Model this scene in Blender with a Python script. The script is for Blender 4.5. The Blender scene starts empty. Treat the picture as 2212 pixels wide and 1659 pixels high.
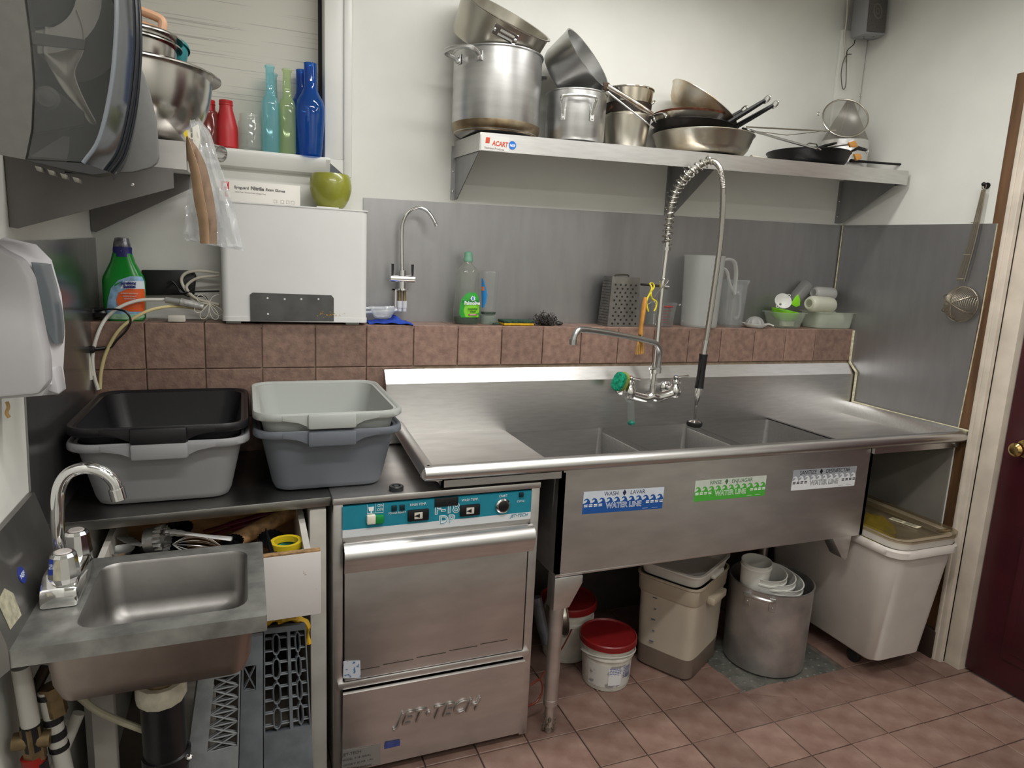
import bpy, bmesh, math, random
from mathutils import Vector, Matrix, Euler
random.seed(7)
S = bpy.context.scene
COL = S.collection
# ---------------------------------------------------------------- camera
cam = bpy.data.cameras.new('camera'); cam_o = bpy.data.objects.new('camera', cam); COL.objects.link(cam_o)
cam.sensor_width = 36.0; cam.lens = 1457.178/2212*36.0; cam.clip_start = .02
def _cam():
    yaw, pit, rol = 0.3802836, -0.1758866, 0.0459145
    cy, sy, cp, sp, cr, sr = math.cos(yaw), math.sin(yaw), math.cos(pit), math.sin(pit), math.cos(rol), math.sin(rol)
    f = Vector((sy*cp, cy*cp, sp)); r = Vector((cy, -sy, 0)); u = r.cross(f)
    r2 = r*cr + u*sr; u2 = u*cr - r*sr
    return Matrix(((r2.x, u2.x, -f.x, .43629), (r2.y, u2.y, -f.y, -2.49131), (r2.z, u2.z, -f.z, 1.53274), (0, 0, 0, 1)))
cam_o.matrix_world = _cam()
S.camera = cam_o
# ---------------------------------------------------------------- world, light, exposure
w = bpy.data.worlds.new('world'); S.world = w; w.use_nodes = True
w.node_tree.nodes['Background'].inputs[0].default_value = (.9, .95, 1, 1)
w.node_tree.nodes['Background'].inputs[1].default_value = .12
S.view_settings.view_transform = 'Standard'; S.view_settings.look = 'None'
S.view_settings.exposure = 0.0; S.view_settings.gamma = 1.0; S.view_settings.use_curve_mapping = False
def area(name, loc, rot, sx, sy, power, col=(1, .985, .95)):
    l = bpy.data.lights.new(name, 'AREA'); l.shape = 'RECTANGLE'; l.size = sx; l.size_y = sy; l.energy = power; l.color = col
    o = bpy.data.objects.new(name, l); COL.objects.link(o); o.location = loc; o.rotation_euler = rot
    return o
area('tube_light_sink', (1.6, -.72, 2.70), (0, 0, 0), 1.3, .12, 17)
area('tube_light_right', (2.45, -1.7, 2.66), (0, 0, 0), .2, 1.2, 10)
area('tube_light_left', (.9, -1.9, 2.66), (0, 0, 0), 1.2, .12, 26)
area('fill_light_back', (1.6, -3.1, 2.66), (0, 0, 0), 1.2, .12, 17)  # added unseen fill lamp, brightens the front wall that the steel reflects
# ---------------------------------------------------------------- helpers
def lin(h):
    c = [int(h[i:i+2], 16)/255 for i in (0, 2, 4)]
    return tuple(x/12.92 if x <= .04045 else ((x+.055)/1.055)**2.4 for x in c)
MATS = {}
def mat(name, col, rough=.5, metal=0., noise=0., scale=20., bump=0., bscale=None, stretch=None, trans=0., alpha=1., spec=.5, emit=0., col2=None, ior=1.45, coat=0., detail=4., ramp=(.35, .65)):
    if name in MATS: return MATS[name]
    m = bpy.data.materials.new(name); MATS[name] = m; m.use_nodes = True
    nt = m.node_tree; N = nt.nodes; L = nt.links; p = N['Principled BSDF']
    c = lin(col) if isinstance(col, str) else col
    p.inputs['Base Color'].default_value = (*c, 1); p.inputs['Roughness'].default_value = rough; p.inputs['Metallic'].default_value = metal
    p.inputs['Specular IOR Level'].default_value = spec; p.inputs['Transmission Weight'].default_value = trans; p.inputs['Alpha'].default_value = alpha
    p.inputs['IOR'].default_value = ior; p.inputs['Coat Weight'].default_value = coat
    if emit: p.inputs['Emission Color'].default_value = (*c, 1); p.inputs['Emission Strength'].default_value = emit
    if noise or col2 or bump:
        tc = N.new('ShaderNodeTexCoord'); mp = N.new('ShaderNodeMapping'); L.new(tc.outputs['Object'], mp.inputs[0])
        if stretch: mp.inputs['Scale'].default_value = stretch
        nz = N.new('ShaderNodeTexNoise'); nz.inputs['Scale'].default_value = scale; nz.inputs['Detail'].default_value = detail
        L.new(mp.outputs[0], nz.inputs['Vector'])
        if noise or col2:
            rp = N.new('ShaderNodeValToRGB'); L.new(nz.outputs[0], rp.inputs[0])
            c2 = (lin(col2) if isinstance(col2, str) else col2) if col2 else tuple(max(0, x*(1-noise)) for x in c)
            c1 = c if col2 else tuple(min(1, x*(1+noise*.6)) for x in c)
            rp.color_ramp.elements[0].position = ramp[0]; rp.color_ramp.elements[1].position = ramp[1]
            rp.color_ramp.elements[0].color = (*c2, 1); rp.color_ramp.elements[1].color = (*c1, 1)
            L.new(rp.outputs[0], p.inputs['Base Color'])
        if bump:
            n2 = nz
            if bscale:
                n2 = N.new('ShaderNodeTexNoise'); n2.inputs['Scale'].default_value = bscale; n2.inputs['Detail'].default_value = 5; L.new(mp.outputs[0], n2.inputs['Vector'])
            b = N.new('ShaderNodeBump'); b.inputs['Strength'].default_value = bump; b.inputs['Distance'].default_value = .004
            L.new(n2.outputs[0], b.inputs['Height']); L.new(b.outputs[0], p.inputs['Normal'])
    return m
def glass(name, col, body=.25, rough=.05, milky=0.):
    """thin coloured glass or clear plastic: tinted transparency under a fresnel gloss, some body colour"""
    if name in MATS: return MATS[name]
    m = bpy.data.materials.new(name); MATS[name] = m; m.use_nodes = True
    nt = m.node_tree; N = nt.nodes; L = nt.links; N.remove(N['Principled BSDF']); out = N['Material Output']
    c = lin(col) if isinstance(col, str) else col
    tr = N.new('ShaderNodeBsdfTransparent'); tr.inputs[0].default_value = (*[x**(.25 if milky else .5) for x in c], 1)
    df = N.new('ShaderNodeBsdfDiffuse'); df.inputs[0].default_value = (*c, 1)
    tl = N.new('ShaderNodeBsdfTranslucent'); tl.inputs[0].default_value = (*c, 1)
    md = N.new('ShaderNodeMixShader'); md.inputs[0].default_value = .5; L.new(df.outputs[0], md.inputs[1]); L.new(tl.outputs[0], md.inputs[2])
    mx = N.new('ShaderNodeMixShader'); mx.inputs[0].default_value = body; L.new(tr.outputs[0], mx.inputs[1]); L.new(md.outputs[0], mx.inputs[2])
    gl = N.new('ShaderNodeBsdfGlossy'); gl.inputs['Roughness'].default_value = rough; gl.inputs[0].default_value = (1, 1, 1, 1)
    lw = N.new('ShaderNodeLayerWeight'); lw.inputs[0].default_value = .5
    pw = N.new('ShaderNodeMath'); pw.operation = 'POWER'; pw.inputs[1].default_value = 4.; L.new(lw.outputs['Facing'], pw.inputs[0])
    fr = N.new('ShaderNodeMath'); fr.operation = 'MULTIPLY_ADD'; fr.inputs[1].default_value = .5; fr.inputs[2].default_value = .035; L.new(pw.outputs[0], fr.inputs[0])
    m2 = N.new('ShaderNodeMixShader'); L.new(fr.outputs[0], m2.inputs[0]); L.new(mx.outputs[0], m2.inputs[1]); L.new(gl.outputs[0], m2.inputs[2])
    L.new(m2.outputs[0], out.inputs[0])
    return m
STORE = {}
def tag(o, label, cat, group=None, kind=None):
    if label: o['label'] = label
    if cat: o['category'] = cat
    if group: o['group'] = group
    if kind: o['kind'] = kind
    return o
def thing(name, label, cat, loc=(0, 0, 0), rot=(0, 0, 0), group=None):
    o = bpy.data.objects.new(name, None); COL.objects.link(o); o.empty_display_size = .05
    o.location = loc; o.rotation_euler = rot
    STORE[o.name] = Matrix.Translation(loc) @ Euler(rot).to_matrix().to_4x4()
    return tag(o, label, cat, group)
class B:
    """collects shapes into one mesh; world coordinates unless local"""
    def __init__(s): s.bm = bmesh.new()
    def _new(s, fn):
        return fn()
    def box(s, a, b, bev=0., seg=2, M=None):
        a = Vector(a); b = Vector(b); t = bmesh.new(); bmesh.ops.create_cube(t, size=1)
        for v in t.verts: v.co = Vector(((a.x+b.x)/2 + v.co.x*abs(b.x-a.x), (a.y+b.y)/2 + v.co.y*abs(b.y-a.y), (a.z+b.z)/2 + v.co.z*abs(b.z-a.z)))
        if bev: bmesh.ops.bevel(t, geom=t.edges[:], offset=bev, segments=seg, profile=.5, affect='EDGES')
        return s._merge(t, M)
    def _merge(s, t, M=None):
        if M is not None: bmesh.ops.transform(t, matrix=M, verts=t.verts)
        me = bpy.data.meshes.new('t'); t.to_mesh(me); t.free(); s.bm.from_mesh(me); bpy.data.meshes.remove(me); return s
    def lathe(s, prof, n=32, M=None, c=(0, 0, 0), sq=None, close=False):
        """prof: (r, z) list; sq: superellipse exponent for a squarish section"""
        t = bmesh.new(); rings = []
        for r, z in prof:
            if r < 1e-6: rings.append([t.verts.new((c[0], c[1], c[2]+z))]); continue
            ring = []
            for i in range(n):
                a = 2*math.pi*i/n; ca, sa = math.cos(a), math.sin(a)
                k = 1. if not sq else 1./((abs(ca)**sq+abs(sa)**sq)**(1./sq))
                ring.append(t.verts.new((c[0]+r*k*ca, c[1]+r*k*sa, c[2]+z)))
            rings.append(ring)
        if close: rings.append(rings[0])
        for A, D in zip(rings, rings[1:]):
            if len(A) == 1 and len(D) == 1: continue
            for i in range(n):
                j = (i+1) % n
                if len(A) == 1: t.faces.new((A[0], D[j], D[i]))
                elif len(D) == 1: t.faces.new((A[i], A[j], D[0]))
                else: t.faces.new((A[i], A[j], D[j], D[i]))
        return s._merge(t, M)
    def cyl(s, a, b, r, r2=None, n=20, caps=True):
        return s.tube([a, b], [r, r if r2 is None else r2], n, caps=caps)
    def tube(s, pts, r, n=10, closed=False, caps=True, flat=1.):
        P = [Vector(p) for p in pts]; t = bmesh.new(); m = len(P)
        R = r if isinstance(r, (list, tuple)) else [r]*m
        tan = []
        for i in range(m):
            if closed: d = P[(i+1) % m]-P[i-1]
            else: d = P[min(i+1, m-1)]-P[max(i-1, 0)]
            tan.append(d.normalized() if d.length > 1e-9 else Vector((0, 0, 1)))
        up = Vector((0, 0, 1)) if abs(tan[0].z) < .9 else Vector((1, 0, 0))
        u = tan[0].cross(up).normalized(); rings = []
        for i in range(m):
            u = (u - tan[i]*u.dot(tan[i]))
            u = u.normalized() if u.length > 1e-6 else tan[i].orthogonal().normalized()
            v = tan[i].cross(u)
            rings.append([t.verts.new(P[i]+(u*math.cos(2*math.pi*k/n)+v*flat*math.sin(2*math.pi*k/n))*R[i]) for k in range(n)])
        pr = list(zip(rings, rings[1:])) + ([(rings[-1], rings[0])] if closed else [])
        for A, D in pr:
            for k in range(n): t.faces.new((A[k], A[(k+1) % n], D[(k+1) % n], D[k]))
        if caps and not closed: t.faces.new(rings[0][::-1]); t.faces.new(rings[-1])
        return s._merge(t)
    def prism(s, poly, f, d0, d1, bev=0., M=None):
        """poly 2-D points; f(u, v, d) -> 3-D; extruded from d0 to d1"""
        t = bmesh.new(); A = [t.verts.new(f(u, v, d0)) for u, v in poly]; D = [t.verts.new(f(u, v, d1)) for u, v in poly]; n = len(poly)
        t.faces.new(A[::-1]); t.faces.new(D)
        for i in range(n): t.faces.new((A[i], A[(i+1) % n], D[(i+1) % n], D[i]))
        bmesh.ops.recalc_face_normals(t, faces=t.faces)
        if bev: bmesh.ops.bevel(t, geom=t.edges[:], offset=bev, segments=2, profile=.5, affect='EDGES')
        return s._merge(t, M)
    def grid(s, f, nu, nv, thick=0., cu=False, M=None):
        t = bmesh.new(); V = [[t.verts.new(f(i/(nu if cu else nu), j/nv)) for j in range(nv+1)] for i in range(nu+(0 if cu else 1))]
        for i in range(nu):
            for j in range(nv):
                A = V[i]; D = V[(i+1) % len(V)]
                t.faces.new((A[j], D[j], D[j+1], A[j+1]))
        if thick:
            bmesh.ops.recalc_face_normals(t, faces=t.faces); bmesh.ops.solidify(t, geom=t.faces[:], thickness=thick)
        return s._merge(t, M)
    def quad(s, *p):
        vs = [s.bm.verts.new(q) for q in p]; s.bm.faces.new(vs); return s
    def ball(s, c, r, sc=(1, 1, 1), n=16):
        t = bmesh.new(); bmesh.ops.create_uvsphere(t, u_segments=n, v_segments=max(6, n//2), radius=r)
        for v in t.verts: v.co = Vector((v.co.x*sc[0]+c[0], v.co.y*sc[1]+c[1], v.co.z*sc[2]+c[2]))
        return s._merge(t)
    def out(s, name, m, parent=None, label=None, local=False, sharp=35, thick=0., recalc=True):
        if recalc: bmesh.ops.recalc_face_normals(s.bm, faces=s.bm.faces)
        if thick: bmesh.ops.solidify(s.bm, geom=s.bm.faces[:], thickness=thick)
        me = bpy.data.meshes.new(name); s.bm.to_mesh(me); s.bm.free()
        if sharp:
            me.polygons.foreach_set('use_smooth', [True]*len(me.polygons)); me.set_sharp_from_angle(angle=math.radians(sharp))
        o = bpy.data.objects.new(name, me); COL.objects.link(o)
        me.materials.append(m)
        if parent is not None: adopt(o, parent, local)
        if label: o['label'] = label
        return o
def adopt(o, parent, local=False):
    """parents o; its mesh is in world coordinates unless local"""
    if not local: o.data.transform(STORE[parent.name].inverted() if parent.name in STORE else Matrix())
    o.parent = parent
    STORE[o.name] = STORE.get(parent.name, Matrix())
    return o
def solo(b, name, m, label, cat, group=None, kind=None, **k):
    """a thing of one mesh: its origin moved to the centre of its base"""
    o = b.out(name, m, **k); me = o.data
    xs = [v.co.x for v in me.vertices]; ys = [v.co.y for v in me.vertices]; zs = [v.co.z for v in me.vertices]
    c = Vector(((min(xs)+max(xs))/2, (min(ys)+max(ys))/2, min(zs)))
    me.transform(Matrix.Translation(-c)); o.location = c; STORE[o.name] = Matrix.Translation(c)
    return tag(o, label, cat, group, kind)
def text(name, body, size, m, parent, origin, xdir, ydir, label=None, depth=.0006, bold=0., squeeze=1., shear=0., align='CENTER', local=False):
    cu = bpy.data.curves.new(name, 'FONT'); cu.body = body; cu.size = size; cu.extrude = depth; cu.offset = bold; cu.align_x = align; cu.shear = shear; cu.resolution_u = 3
    cu.space_line = .9
    o = bpy.data.objects.new(name, cu); COL.objects.link(o)
    dg = bpy.context.evaluated_depsgraph_get(); me = bpy.data.meshes.new_from_object(o.evaluated_get(dg)); bpy.data.objects.remove(o); bpy.data.curves.remove(cu)
    x = Vector(xdir).normalized(); y = Vector(ydir); y = (y-x*y.dot(x)).normalized(); z = x.cross(y)
    M = Matrix(((x.x, y.x, z.x, origin[0]), (x.y, y.y, z.y, origin[1]), (x.z, y.z, z.z, origin[2]), (0, 0, 0, 1)))
    me.transform(M @ Matrix.Diagonal((squeeze, 1, 1, 1))); me.name = name
    o = bpy.data.objects.new(name, me); COL.objects.link(o); me.materials.clear(); me.materials.append(m)
    adopt(o, parent, local)
    if label: o['label'] = label
    return o
def copy_tree(o, loc=None, rot=None, label=None, group=None):
    c = o.copy(); COL.objects.link(c)
    for ch in list(o.children):
        d = copy_tree(ch); d.parent = c
    if loc is not None: c.location = loc
    if rot is not None: c.rotation_euler = rot
    if label: c['label'] = label
    if group: c['group'] = group
    return c
def Mx(p, axis, spin=0.):
    q = Vector((0, 0, 1)).rotation_difference(Vector(axis).normalized()).to_matrix().to_4x4()
    return Matrix.Translation(p) @ q @ Matrix.Rotation(spin, 4, 'Z')
def loft(b, secs, n=28, sq=2.6, c=(0, 0, 0), M=None, capb=True, capt=False):
    """secs: (half width x, half depth y, z, optional x shift)"""
    t = bmesh.new(); R = []
    for s_ in secs:
        hw, hd, z = s_[:3]; dx = s_[3] if len(s_) > 3 else 0
        ring = []
        for i in range(n):
            a = 2*math.pi*i/n; ca, sa = math.cos(a), math.sin(a); e = 2./sq
            ring.append(t.verts.new((c[0]+dx+hw*math.copysign(abs(ca)**e, ca), c[1]+hd*math.copysign(abs(sa)**e, sa), c[2]+z)))
        R.append(ring)
    for A, D in zip(R, R[1:]):
        for i in range(n): t.faces.new((A[i], A[(i+1) % n], D[(i+1) % n], D[i]))
    if capb: t.faces.new(R[0][::-1])
    if capt: t.faces.new(R[-1])
    return b._merge(t, M)
def arc(c, r, a0, a1, n, ax=(1, 0, 0), ay=(0, 0, 1)):
    c = Vector(c); ax = Vector(ax); ay = Vector(ay)
    return [c+ax*r*math.cos(math.radians(a0+(a1-a0)*i/n))+ay*r*math.sin(math.radians(a0+(a1-a0)*i/n)) for i in range(n+1)]
def smooth(pts, n=6):
    P = [Vector(p) for p in pts]; P = [P[0]*2-P[1]]+P+[P[-1]*2-P[-2]]; o = []
    for i in range(1, len(P)-2):
        a, b, c, d = P[i-1:i+3]
        for k in range(n):
            t = k/n
            o.append(.5*((2*b)+(c-a)*t+(2*a-5*b+4*c-d)*t*t+(3*b-a-3*c+d)*t**3))
    o.append(P[-2]); return o
def rrect(x0, y0, x1, y1, r, n=4):
    o = []
    for cx, cy, a in ((x1-r, y1-r, 0), (x0+r, y1-r, 90), (x0+r, y0+r, 180), (x1-r, y0+r, 270)):
        for i in range(n+1):
            t = math.radians(a+90*i/n); o.append((cx+r*math.cos(t), cy+r*math.sin(t)))
    return o
FX = lambda u, v, d: (d, u, v)     # section in y-z, run along x
FY = lambda u, v, d: (u, d, v)     # section in x-z, run along y
FZ = lambda u, v, d: (u, v, d)
# ---------------------------------------------------------------- materials
steel = mat('stainless', (.64, .63, .62), .34, 1., noise=.06, scale=14, stretch=(1, 8, 8), bump=.02, bscale=90)
steel_v = mat('stainless_sheet', (.345, .34, .345), .42, .85, noise=.05, scale=9, stretch=(3, 3, .6), bump=.02, bscale=60)
steel_d = mat('stainless_worn', (.62, .60, .585), .40, 1., noise=.09, scale=7, bump=.02, bscale=90, stretch=(1, 3, 3))
steel_k = mat('stainless_dark', (.20, .19, .185), .45, .9, noise=.1, scale=9)
chrome = mat('chrome', (.78, .78, .78), .09, 1.)
alu = mat('aluminium', (.62, .62, .61), .36, 1., noise=.1, scale=10, stretch=(1, 1, 5), bump=.03, bscale=120)
alu_d = mat('aluminium_dull', (.47, .45, .44), .48, .9, noise=.25, scale=9, bump=.04, bscale=60)
white_paint = mat('wall_paint', 'dcdcd6', .55, noise=.035, scale=5, bump=.03, bscale=160)
white_gloss = mat('white_enamel', 'd8d8d6', .3, noise=.03, scale=6)
black_plastic = mat('black_plastic', '121214', .35)
black_matte = mat('black_matte', '161617', .6)
tile_m = None

# ================================================================ setting
def tile_material(name, base, dark, rough, scale, bump):
    m = mat(name, base, rough, noise=.2, scale=scale, bump=bump, bscale=150, col2=dark, ramp=(.3, .7))
    nt = m.node_tree; N = nt.nodes; L = nt.links; p = N['Principled BSDF']
    inf = N.new('ShaderNodeObjectInfo'); hs = N.new('ShaderNodeHueSaturation'); mr = N.new('ShaderNodeMapRange')
    mr.inputs['To Min'].default_value = .8; mr.inputs['To Max'].default_value = 1.12
    L.new(inf.outputs['Random'], mr.inputs['Value']); L.new(mr.outputs[0], hs.inputs['Value'])
    src = p.inputs['Base Color'].links[0].from_socket; L.new(src, hs.inputs['Color']); L.new(hs.outputs[0], p.inputs['Base Color'])
    return m
floor_tile = tile_material('floor_tile', '8f766b', '75594f', .42, 14, .12)
wall_tile = tile_material('wall_tile', '967a6c', '795f55', .5, 45, .35)
grout = mat('grout', '4a3f39', .9, noise=.2, scale=40)
grout_l = mat('grout_light', 'a08c78', .9, noise=.2, scale=40)
fl = B().box((-.2, -3.6, -.06), (4.4, .2, -.006)).out('floor', grout); fl['kind'] = 'structure'
X0, Y0, PX, PY = 1.4374, -.5359, .1721, .1717
tb = B().box((.0018, .0018, -.02), (PX-.0018, PY-.0018, 0), .0016, 1); proto = tb.out('tile', floor_tile)
tile_mesh = proto.data; bpy.data.objects.remove(proto)
random.seed(3)
for i in range(-4, 14):
    for j in range(-4, 7):
        x = X0+i*PX; y = Y0-(j+1)*PY
        if x < .62 or x > 3.5 or y < -1.9 or y > -.02 or (x > 3.0 and y > -.75): continue
        if 2.1 < x < 2.62 and -.75 < y < -.45: continue
        o = bpy.data.objects.new('tile', tile_mesh); COL.objects.link(o); o.location = (x, y, random.uniform(-.0012, .0008))
        o.rotation_euler = (random.uniform(-.004, .004), random.uniform(-.004, .004), random.uniform(-.004, .004)); o.parent = fl
# broken tile pieces round the floor drain
def shard(poly):
    o = B().prism(poly, FZ, -.02, .0).out('broken_tile', floor_tile); o.parent = fl
for poly in ([(2.1245,-0.7117,0)[:2], (2.3031,-0.8027,0)[:2], (2.3274,-0.7016,0)[:2], (2.2491,-0.7012,0)[:2]],
             [(2.333,-0.7125,0)[:2], (2.3124,-0.8,0)[:2], (2.4684,-0.7913,0)[:2], (2.4165,-0.7235,0)[:2]],
             [(2.4336,-0.7227,0)[:2], (2.4847,-0.7935,0)[:2], (2.6384,-0.7965,0)[:2], (2.5691,-0.718,0)[:2]],
             [(1.9657,-0.5998,0)[:2], (2.1341,-0.7002,0)[:2], (2.134,-0.588,0)[:2], (2.1165,-0.5539,0)[:2]],
             [(2.3087,-0.8129,-0)[:2], (2.3045,-0.8747,0)[:2], (2.4692,-0.8725,0)[:2], (2.4695,-0.8035,0)[:2]],
             [(2.131,-0.7167,0)[:2], (2.1364,-0.8757,0)[:2], (2.2962,-0.872,0)[:2], (2.2986,-0.8097,0)[:2]]):
    shard(poly)
b = B()
b.box((2.12, -.80, -.02), (2.62, -.40, -.003), .002)
for i in range(14):
    for j in range(8): b.ball((2.15+i*.034, -.74+j*.042, -.003), .007, (1, 1, .3), 8)
o = B().box((1.98, -.93, -.0058), (2.80, -.36, -.0035)).out('mortar_patch', mat('mortar', '5f554d', .9, noise=.3, scale=30, bump=.2)); o.parent = fl
solo(b, 'floor_drain_plate', mat('drain_metal', '6f6f68', .6, .4, noise=.3, scale=25, bump=.1), 'grey studded metal floor plate under the big aluminium pot', 'drain')
# ---- back wall with the window opening
b = B()
b.box((-.15, 0, -.05), (3.3, .12, 1.80)); b.box((.775, 0, 1.80), (3.3, .12, 2.75)); b.box((-.15, 0, 2.6), (.775, .12, 2.75))
wb = b.out('wall_back', white_paint); wb['kind'] = 'structure'
b = B().box((-.12, -3.6, -.05), (0, 0, 2.75)); wl = b.out('wall_left', white_paint); wl['kind'] = 'structure'
b = B()
b.box((3.08, -.80, .93), (3.2, .0, 2.75)); b.box((3.08, -.80, -.05), (3.2, .0, .93)); b.box((3.08, -3.6, 2.25), (3.2, -.8, 2.75)); b.box((3.08, -3.6, -.05), (3.2, -1.85, 2.25))
wr = b.out('wall_right', white_paint); wr['kind'] = 'structure'
o = B().box((-.12, -3.72, -.05), (3.3, -3.6, 2.75)).out('wall_front', white_paint); o['kind'] = 'structure'
o = B().box((-.12, -3.7, 2.75), (3.3, .12, 2.85)).out('ceiling', mat('ceiling_paint', 'dadad4', .7)); o['kind'] = 'structure'
# ---- tiled ledge on the back wall
tx = [.0, *[(0.1453,-0.15,1.2426)[0], (0.3135,-0.15,1.2426)[0], (0.4841,-0.15,1.2427)[0], (0.6529,-0.15,1.2427)[0], (0.8235,-0.15,1.2427)[0], (0.9894,-0.15,1.2394)[0], (1.153,-0.15,1.2394)[0], (1.323,-0.15,1.2393)[0], (1.4913,-0.15,1.2393)[0], (1.6545,-0.15,1.2392)[0], (1.8206,-0.15,1.2355)[0], (1.9876,-0.15,1.2353)[0], (2.1581,-0.15,1.2313)[0], (2.3231,-0.15,1.2311)[0], (2.5023,-0.15,1.2308)[0], (2.6755,-0.15,1.2306)[0], (2.8488,-0.15,1.2261)[0]], 3.08]
led = B().box((0, -.141, .86), (3.08, 0, 1.297)).out('trim_1', grout_l); led['kind'] = 'structure'
def tile_at(x0, x1, y0, y1, z0, z1, par, g=.0016):
    b = B().box((x0+g, y0, z0), (x1-g, y1, z1), .0018, 1); o = b.out('tile', wall_tile); o.parent = par
ZT = 1.304
for a, c in zip(tx, tx[1:]):
    tile_at(a, c, -.150, -.135, 1.1595, ZT-.0005, led)
    if a < .95: tile_at(a, c, -.150, -.135, 1.0, 1.1565, led); tile_at(a, c, -.150, -.135, .86, .997, led)
for a, c in zip(tx, tx[1:]):
    d = .06 if a > .4 else 0
    tile_at(max(0, a-d*.4), c-d*.4 if c < 3 else c, -.1475, -.004, 1.29, ZT, led)
# ---- stainless wall sheets
bz0, bz1 = (0.8336,-0.002,1.7396)[2], 1.783
b = B().prism([((0.8336,-0.002,1.7396)[0], 1.304), (3.079, 1.304), (3.079, bz1), ((0.8336,-0.002,1.7396)[0], bz0)], FY, -.004, -.0005)
bs = b.out('trim_2', steel_v); bs['kind'] = 'structure'
b = B().prism([(-.705, .955), (-.001, .955), (-.001, 1.783), (-.725, 1.765)], FX, 3.076, 3.0795)
o = b.out('trim_3', steel_v); o['kind'] = 'structure'
b = B().prism([(-.865, .86), (-.001, .86), (-.001, 1.555), (-.80, 1.532)], FX, .0005, .004)
o = b.out('trim_4', mat('stainless_dim', (.33, .32, .32), .22, .9, noise=.1, scale=9, stretch=(3, 3, .6))); o['kind'] = 'structure'
caulk = mat('caulk', 'c9c2a6', .7, noise=.3, scale=60, bump=.3)
b = B()
b.tube([(3.074, -.01, 1.783), (3.074, -.01, 1.304)], .003, 6)
b.tube([(3.072, -.152, 1.30), (3.071, -.155, 1.15), (3.07, -.20, 1.11), (3.07, -.20, .97)], .006, 6)
b.tube([(3.068, -.2, .972), (3.07, -.45, .968), (3.07, -.70, .968), (3.07, -.76, .968)], .005, 6)
b.tube([(3.078, -.706, .97), (3.078, -.722, 1.4), (3.078, -.726, 1.765)], .0025, 6)
o = b.out('trim_5', caulk); o['kind'] = 'structure'
# ---- door casing and door on the right
wood_b = mat('stained_wood', '6b4d33', .5, noise=.4, scale=6, stretch=(4, 4, .5), bump=.05, bscale=50)
o = B().box((3.0785, -.768, .0), (3.086, -.706, 2.3), .0015).out('trim_6', wood_b); o['kind'] = 'structure'
jamb = mat('jamb_paint', 'cfc4b6', .4, noise=.12, scale=10)
b = B(); b.box((3.06, -.80, 0), (3.20, -.768, 2.2), .003); b.box((3.085, -.862, 0), (3.2, -.80, 2.2), .002); b.box((3.055, -.778, 0), (3.085, -.762, 2.2), .002)
b.box((3.06, -1.85, 2.16), (3.2, -.80, 2.25), .003)
o = b.out('trim_7', jamb); o['kind'] = 'structure'
door_m = mat('door_paint', '40141c', .35, noise=.15, scale=8, bump=.03)
dr = B().box((3.115, -1.80, .012), (3.155, -.866, 2.155), .002).out('door_1', door_m); dr['kind'] = 'structure'
for z0, z1 in ((.13, .62), (1.05, 1.95)):
    for y0, y1 in ((-1.27, -.99), (-1.68, -1.4)):
        b = B(); b.box((3.103, y0, z0), (3.116, y1, z1), .006); b.box((3.098, y0+.035, z0+.035), (3.106, y1-.035, z1-.035), .004)
        o = b.out('panel', door_m); o.parent = dr
brass = mat('brass', (.55, .38, .14), .2, 1.)
kn = (3.08,-0.9204,0.9497)
b = B(); Mk = Matrix.Translation((3.115, kn[1]-.02, kn[2]-.005)) @ Matrix.Rotation(-math.pi/2, 4, 'Y')
b.lathe([(0, 0), (.033, 0), (.033, .004), (.026, .01), (.012, .014), (.011, .028), (.02, .034), (.026, .046), (.025, .058), (.016, .066), (0, .067)], 28, Mk)
o = b.out('door_knob', brass); o.parent = dr
# lower right wall panelling and baseboard
o = B().box((3.062, -.325, .0), (3.0795, -.15, .93)).out('trim_8', mat('dark_wood', '3a2a20', .5, noise=.3, scale=5, stretch=(4, 4, .4))); o['kind'] = 'structure'
o = B().box((3.066, -.70, .12), (3.0795, -.325, .93)).out('trim_9', mat('grey_panel', '7e7a72', .6, noise=.1, scale=7)); o['kind'] = 'structure'
o = B().box((3.05, -.768, 0), (3.0795, -.15, .12), .004).out('baseboard_right', mat('dark_base', '33251d', .5, noise=.2, scale=8)); o['kind'] = 'structure'
# ---- window with its blind board
fr = mat('window_paint', 'dcdcd8', .35, noise=.03, scale=8)
b = B()
b.prism([(-.052, 1.85), (-.052, 1.84), (-.03, 1.806), (-.008, 1.80), (.11, 1.80), (.11, 1.858), (-.046, 1.858)], FX, 0.002, .70)
b.prism([(-.052, 1.85), (-.03, 1.806), (-.008, 1.80), (0, 1.80), (0, 1.858), (-.046, 1.858)], FX, .70, .715)
sill = b.out('window_1', fr); sill['kind'] = 'structure'
b = B(); b.box((.70, -.018, 1.858), (.775, .12, 2.62), .004); b.box((.762, -.026, 1.80), (.79, 0, 2.62), .006); b.prism([(.70, 1.858), (.775, 1.80), (.775, 1.858)], FY, -.02, 0)
o = b.out('window_frame', fr); o.parent = sill
bl = mat('blind_board', 'cfccc2', .55)
nt = bl.node_tree; N = nt.nodes; L = nt.links; p = N['Principled BSDF']
tc = N.new('ShaderNodeTexCoord'); mp = N.new('ShaderNodeMapping'); mp.inputs['Scale'].default_value = (1.1, 1, 120); L.new(tc.outputs['Object'], mp.inputs[0])
nz = N.new('ShaderNodeTexNoise'); nz.inputs['Scale'].default_value = 1.6; nz.inputs['Detail'].default_value = 6; L.new(mp.outputs[0], nz.inputs[0])
rp = N.new('ShaderNodeValToRGB'); rp.color_ramp.elements[0].position = .36; rp.color_ramp.elements[1].position = .41
rp.color_ramp.elements[0].color = (*lin('b0ada6'), 1); rp.color_ramp.elements[1].color = (*lin('cfccc2'), 1); L.new(nz.outputs[0], rp.inputs[0]); L.new(rp.outputs[0], p.inputs['Base Color'])
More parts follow.
